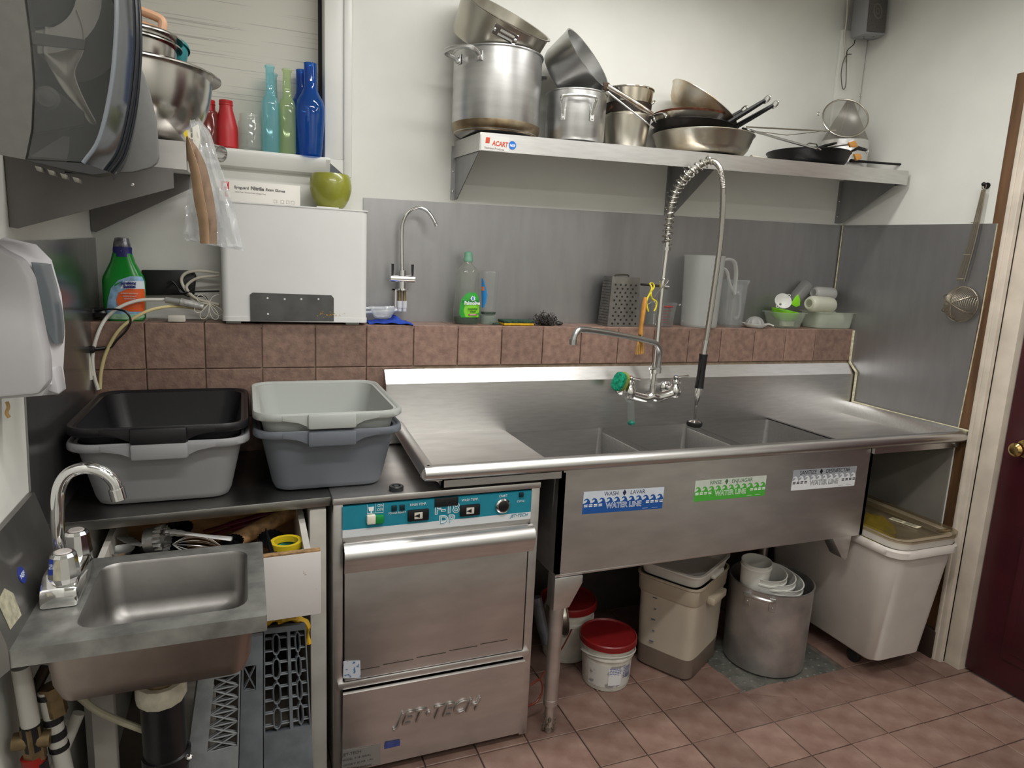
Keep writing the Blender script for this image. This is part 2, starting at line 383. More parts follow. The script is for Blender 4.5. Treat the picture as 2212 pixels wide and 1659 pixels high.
o = B().box((.0, .075, 1.858), (.689, .085, 2.62)).out('blind_board', bl); o.parent = sill; o['label'] = 'white board with fine grey horizontal grain'
o = B().box((.689, .06, 1.858), (.70, .11, 2.62)).out('window_gap', black_matte); o.parent = sill; o['label'] = 'dark gap beside the board'

# ================================================================ three-compartment sink
o = B().box((.0, -.02, .0), (3.06, -.0005, .86)).out('shade_panel', mat('lower_wall_shade', '4c4642', .7, noise=.3, scale=6)); o['kind'] = 'structure'  # added panel: shade below sink and worktop is put into its dark colour
YB, ZD, YR = -.19, .918, -.735
sk = thing('three_compartment_sink', 'long stainless steel sink with three compartments and a drainboard at each end', 'sink', (1.98, -.45, 0))
b = B()
b.prism([(-.152, 1.148), (YB, 1.102), (YB, ZD-.03), (YB+.012, ZD-.03), (YB+.012, 1.098), (-.152, 1.138)], FX, .888, 3.066)
b.prism([(-.152, 1.147), (YB, 1.102), (YB, 1.0), (-.152, 1.0)], FX, .886, .889)
b.out('backsplash', steel, sk)
LX, RX = 1.325, 2.585
b = B(); b.box((.93, YR+.03, ZD-.004), (LX, YB, ZD)); b.prism([(LX-.002, ZD), (LX+.006, ZD-.002), (LX+.008, ZD-.03), (LX-.002, ZD-.03)], FY, YR+.04, YB)
b.out('drainboard', steel_d, sk)
b = B(); b.box((RX, YR+.03, ZD-.008), (3.05, YB, ZD-.003)); b.out('drainboard', steel_d, sk)
def basin(x0, x1):
    b = B(); y0, y1, z0, z1 = -.672, YB-.002, .575, .885; r = .03
    ring = lambda z, g, rr: [(x, y, z) for x, y in rrect(x0+g, y0+g, x1-g, y1-g, rr, 4)]
    t = b.bm; R = []
    for z, g, rr in ((ZD-.012, .0, .012), (z1, .0, .014), (z0+.05, .004, .03), (z0+.015, .012, .03), (z0, .035, .03)):
        R.append([t.verts.new(q) for q in ring(z, g, rr)])
    n = len(R[0])
    for A, D in zip(R, R[1:]):
        for i in range(n): t.faces.new((A[i], A[(i+1) % n], D[(i+1) % n], D[i]))
    t.faces.new(R[-1])
    o = b.out('basin', steel, sk)
    d = B().cyl(((x0+x1)/2, -.43, z0+.001), ((x0+x1)/2, -.43, z0+.004), .045).out('drain', chrome, o)
D1, D2 = 1.752, 2.155
basin(LX, D1-.006); basin(D1+.006, D2-.006); basin(D2+.006, RX)
for x in (D1, D2):
    B().box((x-.008, -.672, .70), (x+.008, YB, .892), .005).out('divider', steel, sk)
# rolled rim: front, left side, right upturn against the wall
def rimsec(x0, x1, ya, yb, name):
    t = B(); n = 10; prof = [(.034*math.cos(math.radians(a)), .022*math.sin(math.radians(a))) for a in range(-60, 181, 20)]
    prof = [(-.010, -.02)] and [(u, v) for u, v in prof]
    V = []
    for x, y in ((x0, ya), (x1, yb)):
        V.append([t.bm.verts.new((x, y-u*.75, .943+v)) for u, v in prof] + [t.bm.verts.new((x, y+.045, ZD-.001)), t.bm.verts.new((x, y+.03, .921))])
    m = len(V[0])
    for i in range(m): t.bm.faces.new((V[0][i], V[0][(i+1) % m], V[1][(i+1) % m], V[1][i]))
    t.bm.faces.new(V[0][::-1]); t.bm.faces.new(V[1])
    return t.out(name, steel, sk)
YL, YRR = -.712, -.735
rimsec(.893, 1.40, YL, YL-.005, 'rim'); rimsec(1.40, 2.62, YL-.005, YRR+.005, 'rim'); rimsec(2.62, 3.072, YRR+.007, YRR-.003, 'rim')
b = B(); V = []
prof = [(-.022*math.cos(math.radians(a)), .022*math.sin(math.radians(a))) for a in range(-60, 181, 20)]
for y, dx in ((-.725, 0), (-.195, .028)):
    V.append([b.bm.verts.new((.905+u+dx, y, .943+v)) for u, v in prof] + [b.bm.verts.new((.935+dx, y, ZD-.002)), b.bm.verts.new((.925+dx, y, .921))])
m = len(V[0])
for i in range(m): b.bm.faces.new((V[0][i], V[0][(i+1) % m], V[1][(i+1) % m], V[1][i]))
b.bm.faces.new(V[0][::-1]); b.bm.faces.new(V[1]); b.out('side_rim', steel, sk)
b = B(); b.prism([(3.03, ZD-.005), (3.034, .958), (3.045, .972), (3.066, .970), (3.068, .95), (3.05, ZD-.02)], FY, -.735, YB); b.out('side_flange', steel, sk)
b = B(); b.box((.95, -.705, .893), (LX+.01, -.69, .921)); b.box((2.62, -.72, .893), (3.066, -.705, .921)); b.box((.95, -.705, .893), (.955, -.2, .918)); b.out('under_lip', steel, sk)
ap = B()
ap.prism([(LX+.003, .575), (LX+.003, .925), (2.632, .918), (2.632, .565)], FY, -.705, -.688)
ap.box((LX+.003, -.705, .57), (LX+.018, -.19, .91)); ap.box((2.617, -.705, .566), (2.632, -.19, .91)); ap.box((LX+.003, -.70, .562), (2.632, -.19, .572), .003)
apron = ap.out('apron', steel_d, sk)
# legs
def leg(x, y, full=True):
    g = B()
    g.prism([(x-.024, .56), (x+.075, .56), (x+.075, .535), (x+.032, .455), (x-.024, .45)], FY, y-.024, y+.03, .002)
    o = g.out('leg_bracket', steel_d, sk)
    if full:
        l = B(); l.cyl((x, y, .47), (x-.003, y, .12), .0235, n=20); l.cyl((x-.003, y, .125), (x-.003, y, .105), .0245); l.cyl((x-.003, y, .11), (x-.004, y, .025), .017); l.tube([(x-.004, y, .03), (x-.004, y, .0)], [.017, .011], 14)
        q = l.out('leg', steel_d, sk)
        r = B(); random.seed(4)
        for k in range(40):
            a = random.uniform(0, 6.28); z = random.uniform(.012, .06); r.ball((x-.004+.018*math.cos(a), y+.018*math.sin(a), z), random.uniform(.002, .006), (1, 1, 1.6), 6)
        r.out('crusted_foot', mat('crust', '5e5346', .9, noise=.5, scale=80, bump=.4), q, label='crusted grimy leg foot')
leg(1.352, -.68); leg(1.36, -.24)
g = B(); g.prism([(2.49, .565), (2.585, .565), (2.578, .475), (2.568, .468), (2.55, .478), (2.535, .50), (2.51, .535)], FY, -.70, -.64, .001); g.out('leg_bracket', steel_d, sk, label='empty right bracket without its leg')
leg(2.6, -.24)
# stickers on the apron
def sticker(cx, cz, w, h, tilt, colA, colB, top, txtcol, wavecol, name, strip):
    y = -.7055; M = lambda u, v, d: (cx+u*math.cos(tilt)-v*math.sin(tilt), y-d, cz+u*math.sin(tilt)+v*math.cos(tilt))
    mA = mat(name+'_paper', colA, .4, noise=.06, scale=30); mB = mat(name+'_band', colB, .4); mt = mat(name+'_ink', txtcol, .5); mw = mat(name+'_wave', wavecol, .4)
    st = B().prism([(-w/2, -h/2), (w/2, -h/2), (w/2, h/2), (-w/2, h/2)], M, 0, .0006).out('sticker', mA, sk, label=strip)
    B().prism([(-w/2, -h/2), (w/2, -h/2), (w/2, -h*.04), (-w/2, -h*.04)], M, .0006, .0009).out('color_band', mB, st)
    b = B(); n = 11
    for i in range(n):
        u0 = -w/2+i*w/n; s = w/n
        pts = [(0, 0), (1, 0), (.93, .30), (.80, .72), (.62, .95), (.40, 1.0), (.22, .86), (.14, .66), (.20, .55), (.30, .70), (.44, .74), (.54, .62), (.52, .42), (.36, .22)]
        b.prism([(u0+s*p, -h*.045+h*.24*q) for p, q in pts], M, .0006, .0010)
    o = b.out('waves', mw, st); o['kind'] = 'stuff'
    b = B()
    for i in range(17):
        u0 = -w/2+.004+i*w/17
        if abs(u0+w/34) < w*.27: continue
        b.box(M(u0, -h*.12, .0009), M(u0+w*.042, -h*.075, .0012)); b.box(M(u0, -h*.19, .0009), M(u0+w*.042, -h*.145, .0012))
    wh = mat(name+'_dash', 'e8e8e6' if colB != 'dfe1e4' else '2a2c32', .5)
    o = b.out('dashes', wh, st); o['kind'] = 'stuff'
    X = (math.cos(tilt), 0, math.sin(tilt)); Z = (-math.sin(tilt), 0, math.cos(tilt))
    text('lettering', top, h*.27, mt, st, M(0, h*.265, .0007), X, Z, depth=.0003, squeeze=.92)
    text('water_line_lettering', 'WATER LINE', h*.34, wh, st, M(0, -h*.30, .0010), X, Z, depth=.0004, bold=.0008, squeeze=.92)
    text('water_line_core', 'WATER LINE', h*.34, mB, st, M(0, -h*.30, .0016), X, Z, depth=.0001, bold=-.0004, squeeze=.92)
    b = B(); b.box(M(w*.24, -h*.43, .0009), M(w*.31, -h*.415, .0012)); b.box(M(w*.36, -h*.43, .0009), M(w*.44, -h*.415, .0012)); b.out('small_print', wh, st)
    return st
Wc = lambda a, c: ((a[0]+c[0])/2, (a[2]+c[2])/2)
s1a, s1b, s1c = (1.4066,-0.706,0.7687), (1.7038,-0.706,0.7606), (1.403,-0.706,0.8421)
s2a, s2b, s2c = (1.8276,-0.706,0.7719), (2.1288,-0.706,0.7688), (1.8251,-0.706,0.8454)
s3a, s3b, s3c = (2.2474,-0.706,0.7759), (2.5545,-0.706,0.7703), (2.2465,-0.706,0.8522)
def st_from(a, bb, c, *r):
    wd = math.dist(a, bb); t = math.atan2(bb[2]-a[2], bb[0]-a[0]); h = math.dist(a, c)
    mx, mz = (a[0]+bb[0])/2-math.sin(t)*h/2, (a[2]+bb[2])/2+math.cos(t)*h/2
    return sticker(mx, mz, wd, h, t, *r)
q1 = st_from(s1a, s1b, s1c, 'c9d0da', '1c4f96', 'WASH  ♦  LAVAR', '232a4a', '1c4f96', 'wash_sticker', 'blue and white wash water line sticker')
q2 = st_from(s2a, s2b, s2c, 'c6cec2', '4aa53a', 'RINSE  ♦  ENJUAGAR', '4d6a4a', '4aa53a', 'rinse_sticker', 'green and white rinse water line sticker')
q3 = st_from(s3a, s3b, s3c, '9c9fa6', 'dfe1e4', 'SANITIZE  ♦  DESINFECTAR', '15161a', 'dfe1e4', 'sanitize_sticker', 'grey and white sanitize water line sticker')
# ================================================================ undercounter dishwasher
DX0, DX1, DY = .648, 1.265, -.69
dw = thing('dishwasher', 'stainless undercounter dishwasher with a teal control panel beside the sink', 'dishwasher', (.955, -.4, 0))
b = B(); b.box((DX0, DY, .02), (DX0+.026, -.12, .862), .002); b.box((DX1-.028, DY, .02), (DX1, -.12, .862), .002); b.box((DX0+.02, -.16, .02), (DX1-.02, -.12, .862)); b.box((DX0+.02, -.66, .03), (DX1-.02, -.13, .06))
b.out('body', steel_d, dw)
B().box((DX0+.02, DY+.03, .05), (DX1-.02, -.15, .80)).out('inner_frame', mat('rust_dark', '241b15', .8, noise=.4, scale=30), dw)
b = B(); b.box((DX0-.002, DY-.004, .862), (DX1+.002, -.12, .882), .004); b.out('top_lid', steel_d, dw)
B().box((DX0, DY+.012, .835), (DX1, DY+.03, .865)).out('lid_gap', black_matte, dw)
# control panel, raised along the photograph's slope
pz0, pz1, pz2 = .768, .79, .862
teal = mat('panel_teal', '1f7f94', .35, noise=.05, scale=40); pw = mat('panel_white', 'cfd2d6', .35)
px0, px1 = DX0+.024, DX1-.03
cp = B().box((px0, DY-.006, pz1), (px1, DY+.02, pz2-.006)).out('control_panel', teal, dw)
B().box((px0, DY-.0065, pz0), (px1, DY+.02, pz1)).out('panel_stripe', pw, cp)
yp = DY-.0075
panel_w = mat('panel_ink', 'e4e8ea', .5)
def onp(fx, fz): return px0+(px1-px0)*fx, pz0+(pz2-pz0)*fz
def ptext(s, fx, fz, h, m=panel_w, name='lettering', bold=.0, sq=.95, sh=0.):
    x, z = onp(fx, fz); return text(name, s, h, m, cp, (x, yp+.0003, z), (1, 0, 0), (0, 0, 1), depth=.0003, bold=bold, squeeze=sq, shear=sh)
ptext('ON', .183, .865, .0115); ptext('OFF', .183, .74, .0115); ptext('POWER READY', .268, .60, .0085, sq=.85); ptext('RINSE TEMP.', .375, .80, .0105, sq=.85)
ptext('WASH TEMP.', .65, .80, .0105, sq=.85); ptext('START', .835, .83, .0095); ptext('CYCLE', .937, .60, .0085); 
ptext('JET•TECH', .93, .11, .014, teal, sh=.3)
for s, fx, fz, h in (('F-18', .527, .47, .040), ('DP', .527, .13, .036)):
    ptext(s, fx, fz, h, panel_w, 'model_lettering', .0016, 1.05); x, z = onp(fx, fz)
    text('model_lettering_core', s, h, teal if s == 'F-18' else mat('panel_core', '6fa3b2', .4), cp, (x, yp-.0004, z), (1, 0, 0), (0, 0, 1), depth=.0002, bold=-.0004, squeeze=1.05)
def pbox(name, fx0, fx1, fz0, fz1, m, d=.004, bev=.001, par=None):
    x0, z0 = onp(fx0, fz0); x1, z1 = onp(fx1, fz1); return B().box((x0, yp-d, z0), (x1, yp+.003, z1), bev).out(name, m, par or cp)
pbox('rocker_switch', .115, .158, .38, .66, mat('cream_key', 'd8d4c4', .4), .012, .003); pbox('rocker_switch', .158, .198, .38, .63, mat('green_key', '15813c', .3), .012, .003)
b = B()
for fx0, fx1, fz0, fz1 in ((.118, .119, .68, .97), (.158, .159, .68, .97), (.198, .199, .68, .97), (.118, .199, .68, .69)):
    x0, z0 = onp(fx0, fz0); x1, z1 = onp(fx1, fz1); b.box((x0, yp, z0), (x1, yp+.001, z1))
x, z = onp(.138, .8); b.prism([(x-.008, z+.008), (x+.008, z+.008), (x+.006, z-.004), (x-.006, z-.004)], FY, yp, yp+.001); b.prism([(x-.0015, z-.004), (x+.0015, z-.004), (x+.0015, z-.012), (x-.0015, z-.012)], FY, yp, yp+.001)
b.out('switch_icon', panel_w, cp)
lamp = mat('pilot_lamp', '0c2a33', .2)
for fx in (.252, .292): pbox('pilot_lamp', fx-.013, fx+.013, .70, .87, lamp, .004)
pbox('pilot_lamp', .925, .95, .78, .93, lamp, .004)
for fx in (.375, .65):
    g = pbox('temperature_gauge', fx-.054, fx+.054, .33, .68, black_plastic, .007, .002); pbox('gauge_window', fx-.022, fx+.02, .40, .61, mat('gauge_face', 'c9c5ba', .5), .0076, .0005, g)
    x, z = onp(fx-.012, .5); B().prism([(x-.006, z), (x+.010, z+.006), (x+.010, z-.006)], FY, yp-.0082, yp-.0076).out('gauge_needle', black_matte, g)
pbox('rating_plate', .46, .585, .70, .97, mat('plate_black', '17191c', .4, noise=.3, scale=200), .002, .0005)
x, z = onp(.833, .55); Mr = Matrix.Translation((x, yp, z)) @ Matrix.Rotation(math.pi/2, 4, 'X')
sb = B().lathe([(.023, 0), (.023, .006), (.019, .010), (.016, .010), (.016, .004)], 26, Mr).out('start_button', chrome, cp)
B().lathe([(0, .012), (.012, .012), (.016, .010), (.016, 0)], 24, Mr).out('button_cap', black_plastic, sb)
B().box((px0, DY-.003, .752), (px1, DY+.02, .767), .001).out('trim_strip', steel_d, dw)
# door with its rolled handle
d0, d1 = DX0+.03, DX1-.034
door = B().box((d0, DY-.008, .330), (d1, DY+.015, .752), .003).out('door', steel_d, dw)
b = B(); pr = [(DY-.008, .752), (DY-.022, .750), (DY-.036, .738), (DY-.042, .722), (DY-.040, .706), (DY-.033, .69), (DY-.028, .672), (DY-.026, .672), (DY-.03, .69), (DY-.036, .708), (DY-.037, .722), (DY-.03, .736), (DY-.02, .744), (DY-.008, .745)]
b.prism(pr, FX, d0-.004, d1+.01); b.out('door_handle', steel, door)
B().prism([(0.6735,-0.6985,0.3429)[::2], (0.7234,-0.6985,0.3344)[::2], (0.7217,-0.6985,0.3891)[::2], (0.6747,-0.6985,0.3965)[::2]], FY, -.6992, -.6984).out('door_sticker', mat('worn_sticker', 'c3c6cf', .5, noise=.0, scale=90, col2='35699a', ramp=(.36, .44)), door, label='small worn white and blue sticker')
b = B()
for k in range(5): b.box((d0+.01+k*.1, DY-.0084, .358+k*.004), (d0+.1+k*.1, DY-.0079, .3605+k*.004))
b.out('door_scuff', mat('scuff', '3f3830', .8), door, label='dark scuff line near the door bottom')
B().box((DX0+.01, DY-.012, .307), (DX1-.012, DY+.02, .328), .003).out('middle_rail', steel_d, dw)
kp = B().prism([(DY-.004, .03), (DY-.022, .298), (DY-.012, .300), (DY+.006, .03)], FX, d0-.006, d1+.006).out('lower_panel', steel_d, dw)
emb = mat('embossed', (.5, .48, .46), .35, 1.)
X = (1, 0, 0); Z = (0, -.067, 1)
for k in range(9):
    pass
tx_o = text('embossed_lettering', 'JET•TECH', .062, emb, kp, (.955, DY-.0163, .158), X, Z, depth=.0028, bold=.0, squeeze=.98, shear=.35)
pl = B().prism([(0.6697,-0.7,0.0538)[::2], (0.7839,-0.7,0.0382)[::2], (0.7832,-0.7,0.104)[::2], (0.6723,-0.7,0.1098)[::2]], FY, -.7012, -.7002).out('rating_label', mat('silver_label', '8d8b88', .4, .4), kp, label='silver rating label low on the panel')
ink = mat('label_ink', '33322f', .6)
for k in range(4): text('label_print', ('JET-TECH', 'MODEL  F-18  SERIAL', '120/208 V  60 HZ  1 PH', 'ELECTRICAL RATING')[k], .009 if k else .013, ink, pl, (.672, -.7014, .092-k*.017), (1, 0, .0), (0, 0, 1), depth=.0002, align='LEFT')
B().prism([(0.7943,-0.701,0.0865)[::2], (0.8418,-0.701,0.0873)[::2], (0.8415,-0.701,0.1062)[::2], (0.7968,-0.701,0.1077)[::2]], FY, -.7022, -.7010).out('service_sticker', mat('navy_sticker', '3a4684', .4, noise=.3, scale=120), kp, label='little blue service sticker')
b = B()
for x in (DX0+.04, DX1-.05): b.cyl((x, -.64, 0), (x, -.64, .04), .018)
b.cyl((DX0+.04, -.17, 0), (DX0+.04, -.17, .04), .018); b.cyl((DX1-.05, -.17, 0), (DX1-.05, -.17, .04), .018)
b.out('feet', black_plastic, dw)
cp0 = (0.8264,-0.6625,0.883)
b = B(); b.lathe([(0, .012), (.006, .012), (.007, .010), (.012, .010), (.013, .013), (.019, .013), (.0205, .011), (.0205, .0), (0, 0)], 26, c=cp0)
solo(b, 'bottle_cap', mat('cap_black', '26272a', .35, noise=.4, scale=150), 'small black screw cap lying on top of the dishwasher', 'cap')
# ================================================================ wall shelf on the right
sh = thing('wall_shelf', 'long stainless steel wall shelf carrying the pots above the sink', 'shelf', (2.1, -.16, 1.95))
def shz(x): return 1.950+(x-1.16)*.0226
b = B(); t = b.bm
def pt(x, y, dz): return (x, y, shz(x)+dz)
xa, xb = 1.163, 3.055
ya, yb2 = -.297, -.335
top = [pt(xa, -.002, .012), pt(xb, -.002, .004), pt(xb, yb2, 0), pt(xa, ya, 0)]
for A in ((top[0], top[1], top[2], top[3]),): b.quad(*A)
b.quad(top[3], top[2], (xb, yb2, shz(xb)-.055), (xa, ya, shz(xa)-.056)); b.quad(top[0], top[3], (xa, ya, shz(xa)-.056), (xa, -.002, shz(xa)-.045)); b.quad(top[2], top[1], (xb, -.002, shz(xb)-.05), (xb, yb2, shz(xb)-.055))
shelf = b.out('shelf_board', steel, sh, thick=.0015, sharp=20)
def bracket(x, zb, par, zt=None):
    zt = (zt or shz(x))-.004
    b = B(); b.prism([(-.004, zb), (-.004, zt), (-.28, zt), (-.285, zt-.045), (-.03, zb)], FX, x-.0015, x+.0015); b.box((x-.016, -.006, zb), (x, -.001, zt)); 
    o = b.out('bracket', steel_v, par)
    c = B()
    for z in (zb+.03, zb+.1): c.ball((x-.009, -.008, z), .004, (1, .6, 1), 8)
    c.out('bracket_screw', chrome, o)
bracket(1.168, 1.757, sh); bracket(2.10, 1.757, sh, 1.965); bracket(3.045, 1.79, sh, 1.985)
lb = B().prism([(1.1654,-0.2995,1.895)[::2], (1.2644,-0.2995,1.899)[::2], (1.2622,-0.2995,1.9443)[::2], (1.1635,-0.2995,1.9439)[::2]], FY, -.3002, -.2992).out('brand_label', mat('label_white', 'd3d2cf', .4), sh)
p = (1.2205,-0.3005,1.9193); text('lettering', 'ACART', .0215, mat('label_orange', 'c4472a', .5), lb, (p[0]+.010, -.3004, p[2]-.006), (1, 0, -.02), (0, 0, 1), depth=.0003, bold=.0006, squeeze=.78, shear=.15)
p = (1.2115,-0.3005,1.9009); text('lettering', 'Stainless Products', .0095, mat('label_grey', '8a7a7a', .5), lb, (p[0], -.3004, p[2]), (1, 0, -.02), (0, 0, 1), depth=.0003)
p = (1.1894,-0.3005,1.9277); b = B(); b.prism([(p[0]-.010, p[2]-.009), (p[0]+.004, p[2]-.009), (p[0]+.006, p[2]+.009), (p[0]-.008, p[2]+.009)], FY, -.3008, -.2998); b.out('logo', MATS['label_orange'], lb)
p = (1.2745,-0.3005,1.9205); Ms = Matrix.Translation((p[0], -.2995, p[2])) @ Matrix.Rotation(math.pi/2, 4, 'X')
ns = B().lathe([(0, .001), (.0135, .001), (.0135, 0)], 28, Ms).out('round_sticker', mat('nsf_blue', '1b6ac0', .4), sh)
text('lettering', 'NSF', .0115, mat('label_pure', 'e6e9ee', .5), ns, (p[0], -.3009, p[2]-.005), (1, 0, -.03), (0, 0, 1), depth=.0003, bold=.0003)
# ================================================================ wall shelf on the left
ls = thing('wall_shelf', 'stainless steel shelf on the left wall carrying the mixing bowls', 'shelf', (.15, -.42, 1.7))
b = B()
p1 = (.325, -.83, 1.757)
b.quad((0.004, -.83, 1.757), (.325, -.83, 1.757), (.292, -.03, 1.815), (.004, -.03, 1.815)); b.quad((.325, -.83, 1.757), (.325, -.83, 1.70), (.289, -.03, 1.765), (.292, -.03, 1.815)); b.quad((.004, -.83, 1.757), (.004, -.83, 1.70), (.325, -.83, 1.70), (.325, -.83, 1.757))
b.quad((.004, -.83, 1.701), (.325, -.83, 1.701), (.289, -.03, 1.766), (.004, -.03, 1.766))
b.out('shelf_board', steel_d, ls, thick=.001, sharp=20)
for y, zb, zt, xt in ((-.834, 1.56, 1.700, .30), (-.045, 1.573, 1.765, .287)):
    b = B(); b.prism([(.002, zb), (.014, zb-.002), (xt, zt-.04), (xt, zt), (.002, zt)], FY, y-.0015, y+.0015); b.box((.001, y, zb), (.005, y+.016, zt)); o = b.out('bracket', steel_k, ls)
    c = B(); c.ball((xt*.74, y-.002, zt-.04), .004, (1, .5, 1), 8); c.out('bracket_screw', steel_d, o)

# ================================================================ left worktop, cabinet, open drawer
b = B()
b.prism([(.004, -.70), (.645, -.668), (.645, -.152), (.004, -.152)], FZ, .853, .880, .003)
solo(b, 'worktop', mat('worktop_steel', (.30, .295, .28), .33, 1., noise=.15, scale=12), 'dark stainless worktop holding the bus tubs left of the dishwasher', 'worktop')
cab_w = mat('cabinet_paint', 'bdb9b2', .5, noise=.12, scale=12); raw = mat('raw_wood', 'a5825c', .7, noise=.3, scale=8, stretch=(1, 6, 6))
cab = thing('cabinet', 'chipped white base cabinet under the worktop with its open drawer', 'cabinet', (.35, -.42, 0))
b = B(); b.box((.588, -.662, .0), (.632, -.17, .845), .002); b.out('side_panel', cab_w, cab)
b = B(); b.box((.03, -.668, .0), (.066, -.17, .845), .002); b.out('side_panel', cab_w, cab)
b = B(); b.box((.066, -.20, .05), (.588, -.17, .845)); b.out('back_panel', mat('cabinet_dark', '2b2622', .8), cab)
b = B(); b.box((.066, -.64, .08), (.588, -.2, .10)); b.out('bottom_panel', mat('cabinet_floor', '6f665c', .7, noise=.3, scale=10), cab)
B().box((.066, -.66, .60), (.588, -.645, .635)).out('cross_rail', cab_w, cab)
dr_f, dr_b = -.868, -.40
dx0, dx1 = .098, .572
dwr = B().box((.10, dr_f+.018, .665), (dx1, dr_b, .675)).out('drawer', raw, cab)
fm = mat('drawer_paint', 'c9c4c2', .45, noise=.0, scale=55, col2='7a5a3c', ramp=(.24, .27)); 
B().prism([(.098, .643), (.597, .645), (.597, .812), (.098, .806)], FY, dr_f, dr_f+.018, .002).out('drawer_front', fm, dwr, label='white drawer front with chipped paint')
B().prism([(.099, .806), (.596, .812), (.596, .816), (.099, .810)], FY, dr_f+.001, dr_f+.017).out('chipped_edge', mat('chipped_edge', '9a7a55', .8, noise=.4, scale=70), dwr)
b = B(); b.prism([(dr_f+.018, .655), (dr_f+.018, .80), (dr_b, .822), (dr_b, .655)], FX, dx0, dx0+.014); b.out('drawer_side', cab_w, dwr)
b = B(); b.prism([(dr_f+.018, .655), (dr_f+.018, .805), (dr_b, .825), (dr_b, .655)], FX, dx1-.012, dx1+.004); b.out('drawer_side', cab_w, dwr)
B().box((dx0, dr_b-.012, .66), (dx1, dr_b, .825)).out('drawer_back', raw, dwr)
# ---- what lies in the drawer
zf = .676
def z_at(p, z): return (p[0], p[1], z)
matte_s = mat('utensil_steel', (.85, .85, .84), .32, .9)
k = (0.117,-0.556,0.765)
b = B(); b.lathe([(0, -.062), (.05, -.055), (.072, -.02), (.075, .0), (.072, .0), (.068, -.02), (.045, -.05), (0, -.056)], 28, c=(.205, -.62, .76)); solo(b, 'ladle_bowl', black_plastic, 'black bowl shaped ladle lying in the drawer', 'ladle')
b = B(); a = (0.1887,-0.6237,0.785)
t = b.bm; n = 40
for r0, zz in ((0, 0),):
    Rm = Matrix.Translation(a) @ Matrix.Rotation(math.radians(80), 4, 'Y') @ Matrix.Rotation(.3, 4, 'X')
    t2 = bmesh.new(); R = []
    for z, am in ((.0, .0), (.025, .0), (.026, .002), (.045, .0035)):
        R.append([t2.verts.new(((.033+am*(1 if q % 2 else -1)*1.)*math.cos(2*math.pi*q/n), (.033+am*(1 if q % 2 else -1))*math.sin(2*math.pi*q/n), z)) for q in range(n)])
    for A, D in zip(R, R[1:]):
        for q in range(n): t2.faces.new((A[q], A[(q+1) % n], D[(q+1) % n], D[q]))
    bmesh.ops.solidify(t2, geom=t2.faces[:], thickness=.001); b._merge(t2, Rm)
solo(b, 'pastry_cutter', matte_s, 'silver round fluted pastry cutter standing on edge in the drawer', 'cutter')
b = B(); a, c = (0.1138,-0.5908,0.79), (0.1789,-0.663,0.79)
b.tube(smooth([a, tuple((Vector(a)*2+Vector(c))/3+Vector((0, 0, .004))), tuple((Vector(a)+Vector(c)*2)/3), c], 5), [.002, .006, .009, .011, .012, .014, .012, .015, .013, .014, .012, .013, .010, .009, .007, .006][:16], 10, flat=.35)
solo(b, 'scallop_knife', matte_s, 'small scalloped silver blade left of the round cutter in the drawer', 'knife')
b = B(); a = (0.1293,-0.6375,0.775); b.lathe([(0, -.018), (.022, -.012), (.031, 0), (.030, .0), (.021, -.010), (0, -.016)], 24, c=a); solo(b, 'measuring_spoon', matte_s, 'round silver measuring scoop at the front left of the drawer', 'spoon')
# tongs
tg = thing('tongs', 'pale steel kitchen tongs with scalloped tips in the drawer', 'tongs', (0.2949,-0.5832,0.78))
a, c = (0.2277,-0.6211,0.8), (0.3892,-0.6844,0.79); A = Vector(a); D = Vector(c)
for dy, dz in ((.0, .008), (.012, -.004)):
    b = B(); P = [A.lerp(D, f)+Vector((0, dy, dz*(1-f))) for f in (0, .04, .08, .12, .16, .22, .3, .5, .8, 1)]
    b.tube(P, [.006, .014, .010, .015, .011, .013, .009, .008, .008, .007], 10, flat=.35); b.out('tong_arm', mat('tongs_metal', (.85, .85, .84), .4, .4), tg)
b = B(); a, c = Vector((0.2444,-0.6276,0.77)), Vector((0.4394,-0.6078,0.72)); hx = (c-a).normalized(); sd = hx.cross(Vector((0, 0, 1))).normalized()
for q in range(7):
    an = math.pi*q/7; e = sd*math.cos(an)+Vector((0, 0, 1))*math.sin(an)
    b.tube([a+hx*(.13*f)+e*(.032*math.sin(math.pi*min(f*1.0, 1)))*1. for f in [i/12 for i in range(13)]], .0009, 5); b.tube([a+hx*(.13*f)-e*(.032*math.sin(math.pi*f)) for f in [i/12 for i in range(13)]], .0009, 5)
b.tube([a+hx*.12, a+hx*.22], .006, 10)
solo(b, 'whisk', matte_s, 'wire balloon whisk lying in front of the tongs in the drawer', 'whisk')
def flute(c, r, h, lab, m=black_plastic, n=36):
    t2 = bmesh.new(); R = []
    for z, rr, am in ((0, r*.75, 0), (0, r*.8, .0), (h, r, .06)):
        R.append([t2.verts.new(((rr*(1+am*(1 if q % 2 else -1)))*math.cos(2*math.pi*q/n), (rr*(1+am*(1 if q % 2 else -1)))*math.sin(2*math.pi*q/n), z)) for q in range(n)])
    t2.faces.new(R[0][::-1])
    for A, D in zip(R, R[1:]):
        for q in range(n): t2.faces.new((A[q], A[(q+1) % n], D[(q+1) % n], D[q]))
    bmesh.ops.solidify(t2, geom=t2.faces[:], thickness=.0008)
    b = B(); b._merge(t2, Matrix.Translation(c) @ Matrix.Rotation(.25, 4, 'X')); solo(b, 'tart_tin', m, lab, 'baking tin')
flute((0.2545,-0.5599,0.775), .036, .018, 'black fluted tart tin behind the tongs in the drawer')
flute((0.3905,-0.6622,0.765), .028, .016, 'small black fluted tart tin touching the wooden rolling pin')
flute((0.4861,-0.6769,0.768), .033, .018, 'black fluted tart tin near the yellow tape in the drawer')
